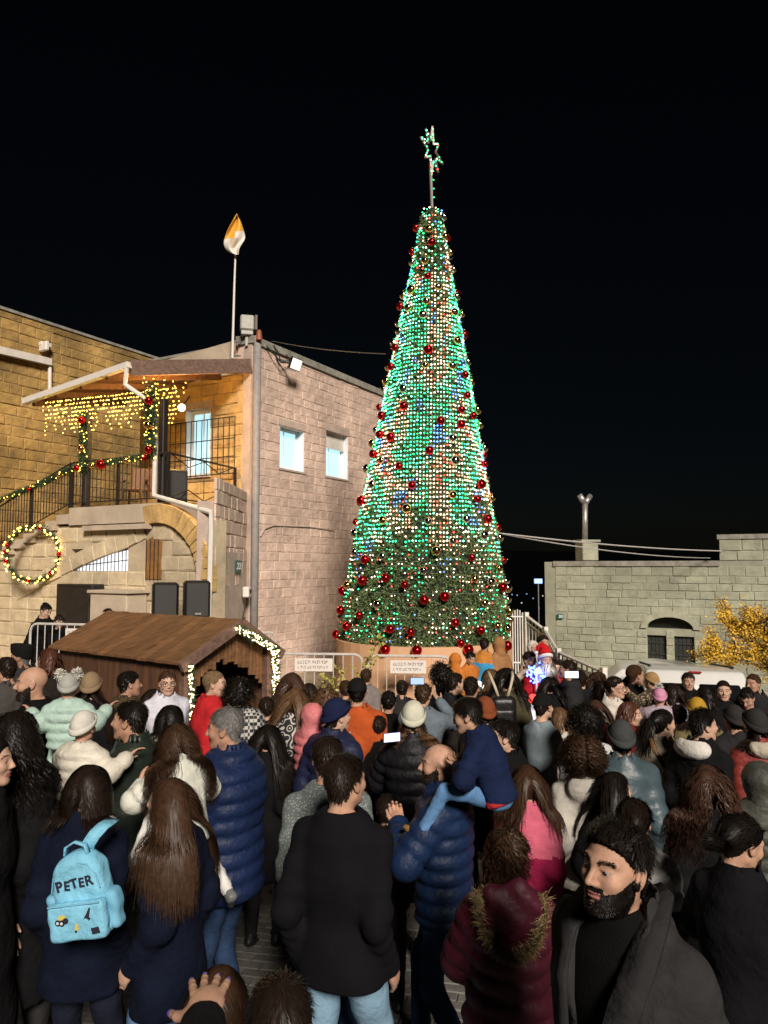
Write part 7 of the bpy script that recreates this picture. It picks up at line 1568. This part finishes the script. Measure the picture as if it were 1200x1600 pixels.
# --- fillers seen between others
for px_, py_, d_, sx_, yw_, hr_, tp_, lb_ in (
    (628, 1062, 7.6, 'm', 0, ('short', 'dark'), ('jacket', (.02, .02, .025)), 'dark-haired man close to the barrier, between boy and grey jacket'),
    (483, 1066, 7.0, 'w', 10, ('medium', 'dark'), ('jacket', K0), 'dark-haired woman near the shrub'),
    (540, 1062, 7.2, 'c', -5, ('short', 'brown'), ('jacket', (.04, .03, .03)), 'brown-haired child half hidden by the black cap'),
    (812, 1075, 6.6, 'c', 20, ('bob', 'brown'), ('jacket', (.30, .31, .36)), 'child in grey-white just right of the olive coat'),
    (930, 1092, 6.0, 'w', 0, ('long', 'redbrown'), ('jacket', (.10, .02, .02)), 'long-haired person left of the reddish-haired child'),
    (1012, 1128, 5.0, 'c', -10, ('bob', 'dark'), ('jacket', K0), 'small dark-haired person beside the blue-grey leather jacket'),
    (590, 1115, 5.1, 'c', 8, ('short', 'dark'), ('jacket', K0), 'short dark-haired child between rust jacket and cream beanie'),
    (240, 1075, 6.2, 'w', 0, ('medium', 'dark'), ('jacket', (.02, .014, .012)), 'dark-haired person between olive coat and glasses man'),
    (420, 1130, 4.6, 'w', 8, ('long', 'black'), ('coat', K0), 'woman in long black coat left of the patterned jacket'),
    (1075, 1050, 8.0, 'm', -170, ('short', 'dark'), ('jacket', K0), 'dark man standing against the van door'),
    (10, 1025, 5.6, 'm', -60, ('short', 'dark'), ('coat', (.06, .055, .05)), 'man in grey-brown coat cut by the left edge'),
    (605, 1240, 3.9, 'c', 5, ('short', 'dark'), ('jacket', K0), 'small dark child hidden between black sweater and black puffer'),
    (1195, 1150, 5.0, 'm', -30, ('short', 'brown'), ('jacket', (.03, .03, .03)), 'brown-haired person at the right edge behind the red puffer'),
    (745, 1140, 4.6, 'w', 0, ('medium', 'redbrown'), ('jacket', (.03, .02, .018)), 'brown-haired woman between riding boy and quiff man')):
    stand(px_, py_, d_, lb_, sex=sx_, yaw=yw_, hair=hr_, top=tp_)

# ================================================================ things people carry
M_BLUE = mat('backpack_blue', (.20, .50, .68), .8, .12, 6, 1.6, 16, spec=.12); M_BLUED = mat('backpack_blue_trim', (.15, .40, .57), .7, .1, 6)
bc = P(131, 1392, 3.0); bag = thing('blue_backpack', 'pale blue child backpack with a name and patches on it', 'backpack', bc); TL = Matrix.Translation(bc) @ Matrix.Rotation(math.radians(-9), 4, 'Y') @ Matrix.Rotation(math.radians(-6), 4, 'Z') @ Matrix.Diagonal((.88, .88, .88, 1)); bag.matrix_basis = TL
def rbox(X, Y, Z, c, h, r):
    q = [np.abs(A - f32(c[i])) - f32(h[i] - r) for i, A in enumerate((X, Y, Z))]; return np.sqrt(sum(np.maximum(a, 0) ** 2 for a in q)) + np.minimum(np.maximum(np.maximum(q[0], q[1]), q[2]), 0) - f32(r)
lo, hi = (-.22, -.15, -.26), (.22, .15, .26); X, Y, Z = grid(lo, hi, .008); tp_ = 1 + np.clip(Z, -.2, .2) * f32(.75)
d = rbox(X * tp_, Y, Z + f32(.04) * X * X / f32(.01) * (Z > 0), (0, 0, 0), (.125, .062, .180), .045) + f32(.003) * np.sin(X * 30 + 3 * np.sin(Z * 24))
a_ = Acc(); a_.add(*snets(d, lo, .008)); a_.obj('bag', [M_BLUE], bag)
d = rbox(X * (1 + np.clip(Z, -.2, .2) * f32(.3)), Y, Z, (0, -.066, -.095), (.128, .030, .082), .022) + f32(.0025) * np.sin(X * 40 + 2 * np.sin(Z * 30)); a_ = Acc(); a_.add(*snets(d, lo, .008)); a_.obj('front_pocket', [M_BLUE], bag)
for sx in (-1, 1):
    d = rbox(X, Y, Z, (sx * .137, .0, -.08), (.030, .042, .085), .025) + f32(.004) * np.sin(Z * 60 + X * 50); a_ = Acc(); a_.add(*snets(d, lo, .008)); a_.obj('side_pocket', [M_BLUED], bag)
k = MB(); k.tube([(-.112, -.063, .03), (-.098, -.062, .09), (-.06, -.06, .135), (0, -.059, .15), (.06, -.06, .135), (.098, -.062, .09), (.112, -.063, .03)], .0035, 5); link('zip', k.mesh('zip', M_BLUED), bag)
k = MB(); k.tube([(-.118, -.097, -.018), (.118, -.097, -.018)], .004, 5); link('zip', k.mesh('zip', M_BLUED), bag)
band('carry_handle', [(-.055, -.02, .165), (-.045, -.02, .205), (0, -.02, .225), (.045, -.02, .205), (.055, -.02, .165)], .028, .008, M_BLUE, bag, (0, 1, 0))
band('shoulder_strap', [(.03, .02, .17), (.052, .0, .205), (.078, .01, .235), (.10, .05, .255), (.115, .13, .255)], .055, .012, M_BLUE, bag, (1, .2, -.3))
mat('bag_ink', (.012, .012, .03), .8)
for i, (ch, dx, dz, rot, sz) in enumerate((('P', -.072, -.006, 8, 1.05), ('E', -.036, -.005, -2, .92), ('T', -.002, .002, 10, .95), ('E', .033, .003, 2, .92), ('R', .068, .008, 8, 1.0))):
    me = text_mesh(ch, .060 * sz, MATS['bag_ink'], 'letter'); o = link('letter', me, bag); o.matrix_basis = Matrix.Translation((dx, -.0685, .058 + dz)) @ Matrix.Rotation(math.radians(90), 4, 'X') @ Matrix.Rotation(math.radians(rot), 4, 'Z')
INK, YEL, GRN = MATS['bag_ink'], mat('patch_yellow', (.60, .48, .10), .7), mat('patch_white', (.6, .65, .66), .7)
def patch(parts):
    e = empty('patch', (0, 0, 0), 0, bag)
    for poly, m, dy in parts: k = MB(); k.prism([Vector((x, -.0985 - dy, z)) for x, z in poly], (0, .003, 0)); link('patch_piece', k.mesh('patch_piece', m), e)
cir = lambda cx, cz, r, n=12, sx=1: [(cx + sx * r * math.cos(2 * math.pi * i / n), cz + r * math.sin(2 * math.pi * i / n)) for i in range(n)]
patch([(cir(-.058, -.072, .018), YEL, 0), (cir(-.078, -.085, .013), INK, .002), (cir(-.060, -.088, .014), INK, .002), (cir(-.042, -.080, .013), INK, .002), (cir(-.078, -.085, .006), GRN, .004), (cir(-.060, -.088, .006), GRN, .004)])
patch([([(.046, -.075), (.062, -.085), (.075, -.04), (.070, -.035)], INK, 0), ([(.040, -.082), (.05, -.075), (.05, -.065)], INK, .001), ([(.062, -.09), (.072, -.082), (.066, -.075)], INK, .001)])
patch([(cir(.004, -.118, .011, 10, .8), YEL, 0), (cir(.008, -.104, .007), YEL, .002), (cir(.0, -.128, .005), INK, .003)])
patch([([(.072, -.150), (.108, -.145), (.104, -.118), (.068, -.122)], INK, 0)])
# small black backpack on the woman in olive
oc = P(786, 1112, 5.66 * DS); t = thing('small_black_backpack', 'small black backpack with pale straps on the olive coat', 'backpack', oc)
lo, hi = (-.2, -.12, -.2), (.2, .12, .22); X, Y, Z = grid(lo, hi, .014); d = rbox(X, Y, Z, (0, 0, 0), (.12, .06, .14), .06); a_ = Acc(); a_.add(*snets(d, lo, .014)); a_.obj('bag', [fabric((.010, .009, .010), 'leather')], t)
d = rbox(X, Y, Z, (0, -.055, -.04), (.09, .022, .07), .02); a_ = Acc(); a_.add(*snets(d, lo, .014)); a_.obj('front_pocket', [fabric((.013, .012, .012), 'leather')], t)
for sx in (-1, 1): band('strap', [(sx * .04, -.01, .13), (sx * .07, .0, .22), (sx * .10, .05, .30), (sx * .11, .13, .34)], .022, .006, mat('strap_cream', (.45, .40, .30), .6), t, (1, 0, 0))
# shoulder strap of the bag on the beige coat
sc0 = P(1030, 1168, 4.66 * DS); t = thing('shoulder_bag', 'brown shoulder bag on a strap across the beige coat', 'bag', sc0)
band('strap', [P(1014, 1148, 4.68 * DS) - sc0, P(1022, 1170, 4.57 * DS) - sc0, P(1036, 1195, 4.54 * DS) - sc0, P(1048, 1206, 4.56 * DS) - sc0], .03, .006, fabric((.14, .075, .03), 'leather'), t, (1, 0, .3))
k = MB(); k.box(P(1052, 1222, 4.54 * DS) - sc0, (.2, .08, .15), .5, .03); link('pouch', k.mesh('pouch', fabric((.14, .075, .03), 'leather')), t)
# phones with lit screens
def phone(px, py, d, label, rz=0.0, sz=1.0, col=(.55, .7, 1.0), st=1.6):
    c = P(px, py, d * DS); t = thing('phone', label, 'phone', c, rz, 'phones held up'); k = MB(); k.box((0, 0, 0), (.15 * sz, .009, .075 * sz), 0, .004); link('case', k.mesh('case', M_BLACK), t)
    k = MB(); k.box((0, -.0055, 0), (.138 * sz, .002, .066 * sz)); link('screen', k.mesh('screen', glow('screen_%d' % int(col[0] * 100), col, st)), t); return t
phone(893, 1054, 7.05, 'phone with bright screen held up by the bald man in black', 0, 1.1, (.75, .85, 1.0), 1.4)
phone(612, 1152, 4.05, 'phone glowing low beside the cream-beanie woman', .4, .8, (.60, .62, 1.0), 1.5)
phone(652, 1064, 5.35, 'phone held up by the man in slate grey', 0, .8, (.35, .5, 1.0), 1.0)
# glowing toys beside Santa
tc_ = P(838, 1056, 9.1); t = thing('light_toy', 'cluster of bright blue toy lights in front of the Santa costume', 'toy light', tc_)
k = MB(); 
for _ in range(46): q = Vector((random.gauss(0, 1), random.gauss(0, .6), random.gauss(0, 1))).normalized() * random.uniform(.03, .14); k.octa(q + Vector((0, 0, .05)), .013)
o = link('lights', k.mesh('lights', glow('toy_blue', (.05, .12, 1.0), 16)), t); o['kind'] = 'stuff'
k = MB(); k.ball((.02, -.02, .06), .035, 10, 8); link('bulb', k.mesh('bulb', glow('toy_white', (.55, .75, 1.0), 6)), t); k = MB(); k.tube([(0, 0, -.35), (0, 0, .05)], .012, 6); link('stick', k.mesh('stick', M_WHITE), t)
tc_ = P(833, 1092, 7.6); t = thing('light_toy', 'small toy lamp with red and white glow below the blue lights', 'toy light', tc_)
k = MB(); k.ball((0, 0, 0), .05, 12, 8); link('globe', k.mesh('globe', glow('toy_red', (1.0, .06, .05), 2.2)), t); k = MB(); k.tube([(0, 0, -.25), (0, 0, -.05)], .022, 8); link('handle', k.mesh('handle', glow('toy_pale', (.9, .85, 1.0), .8)), t)
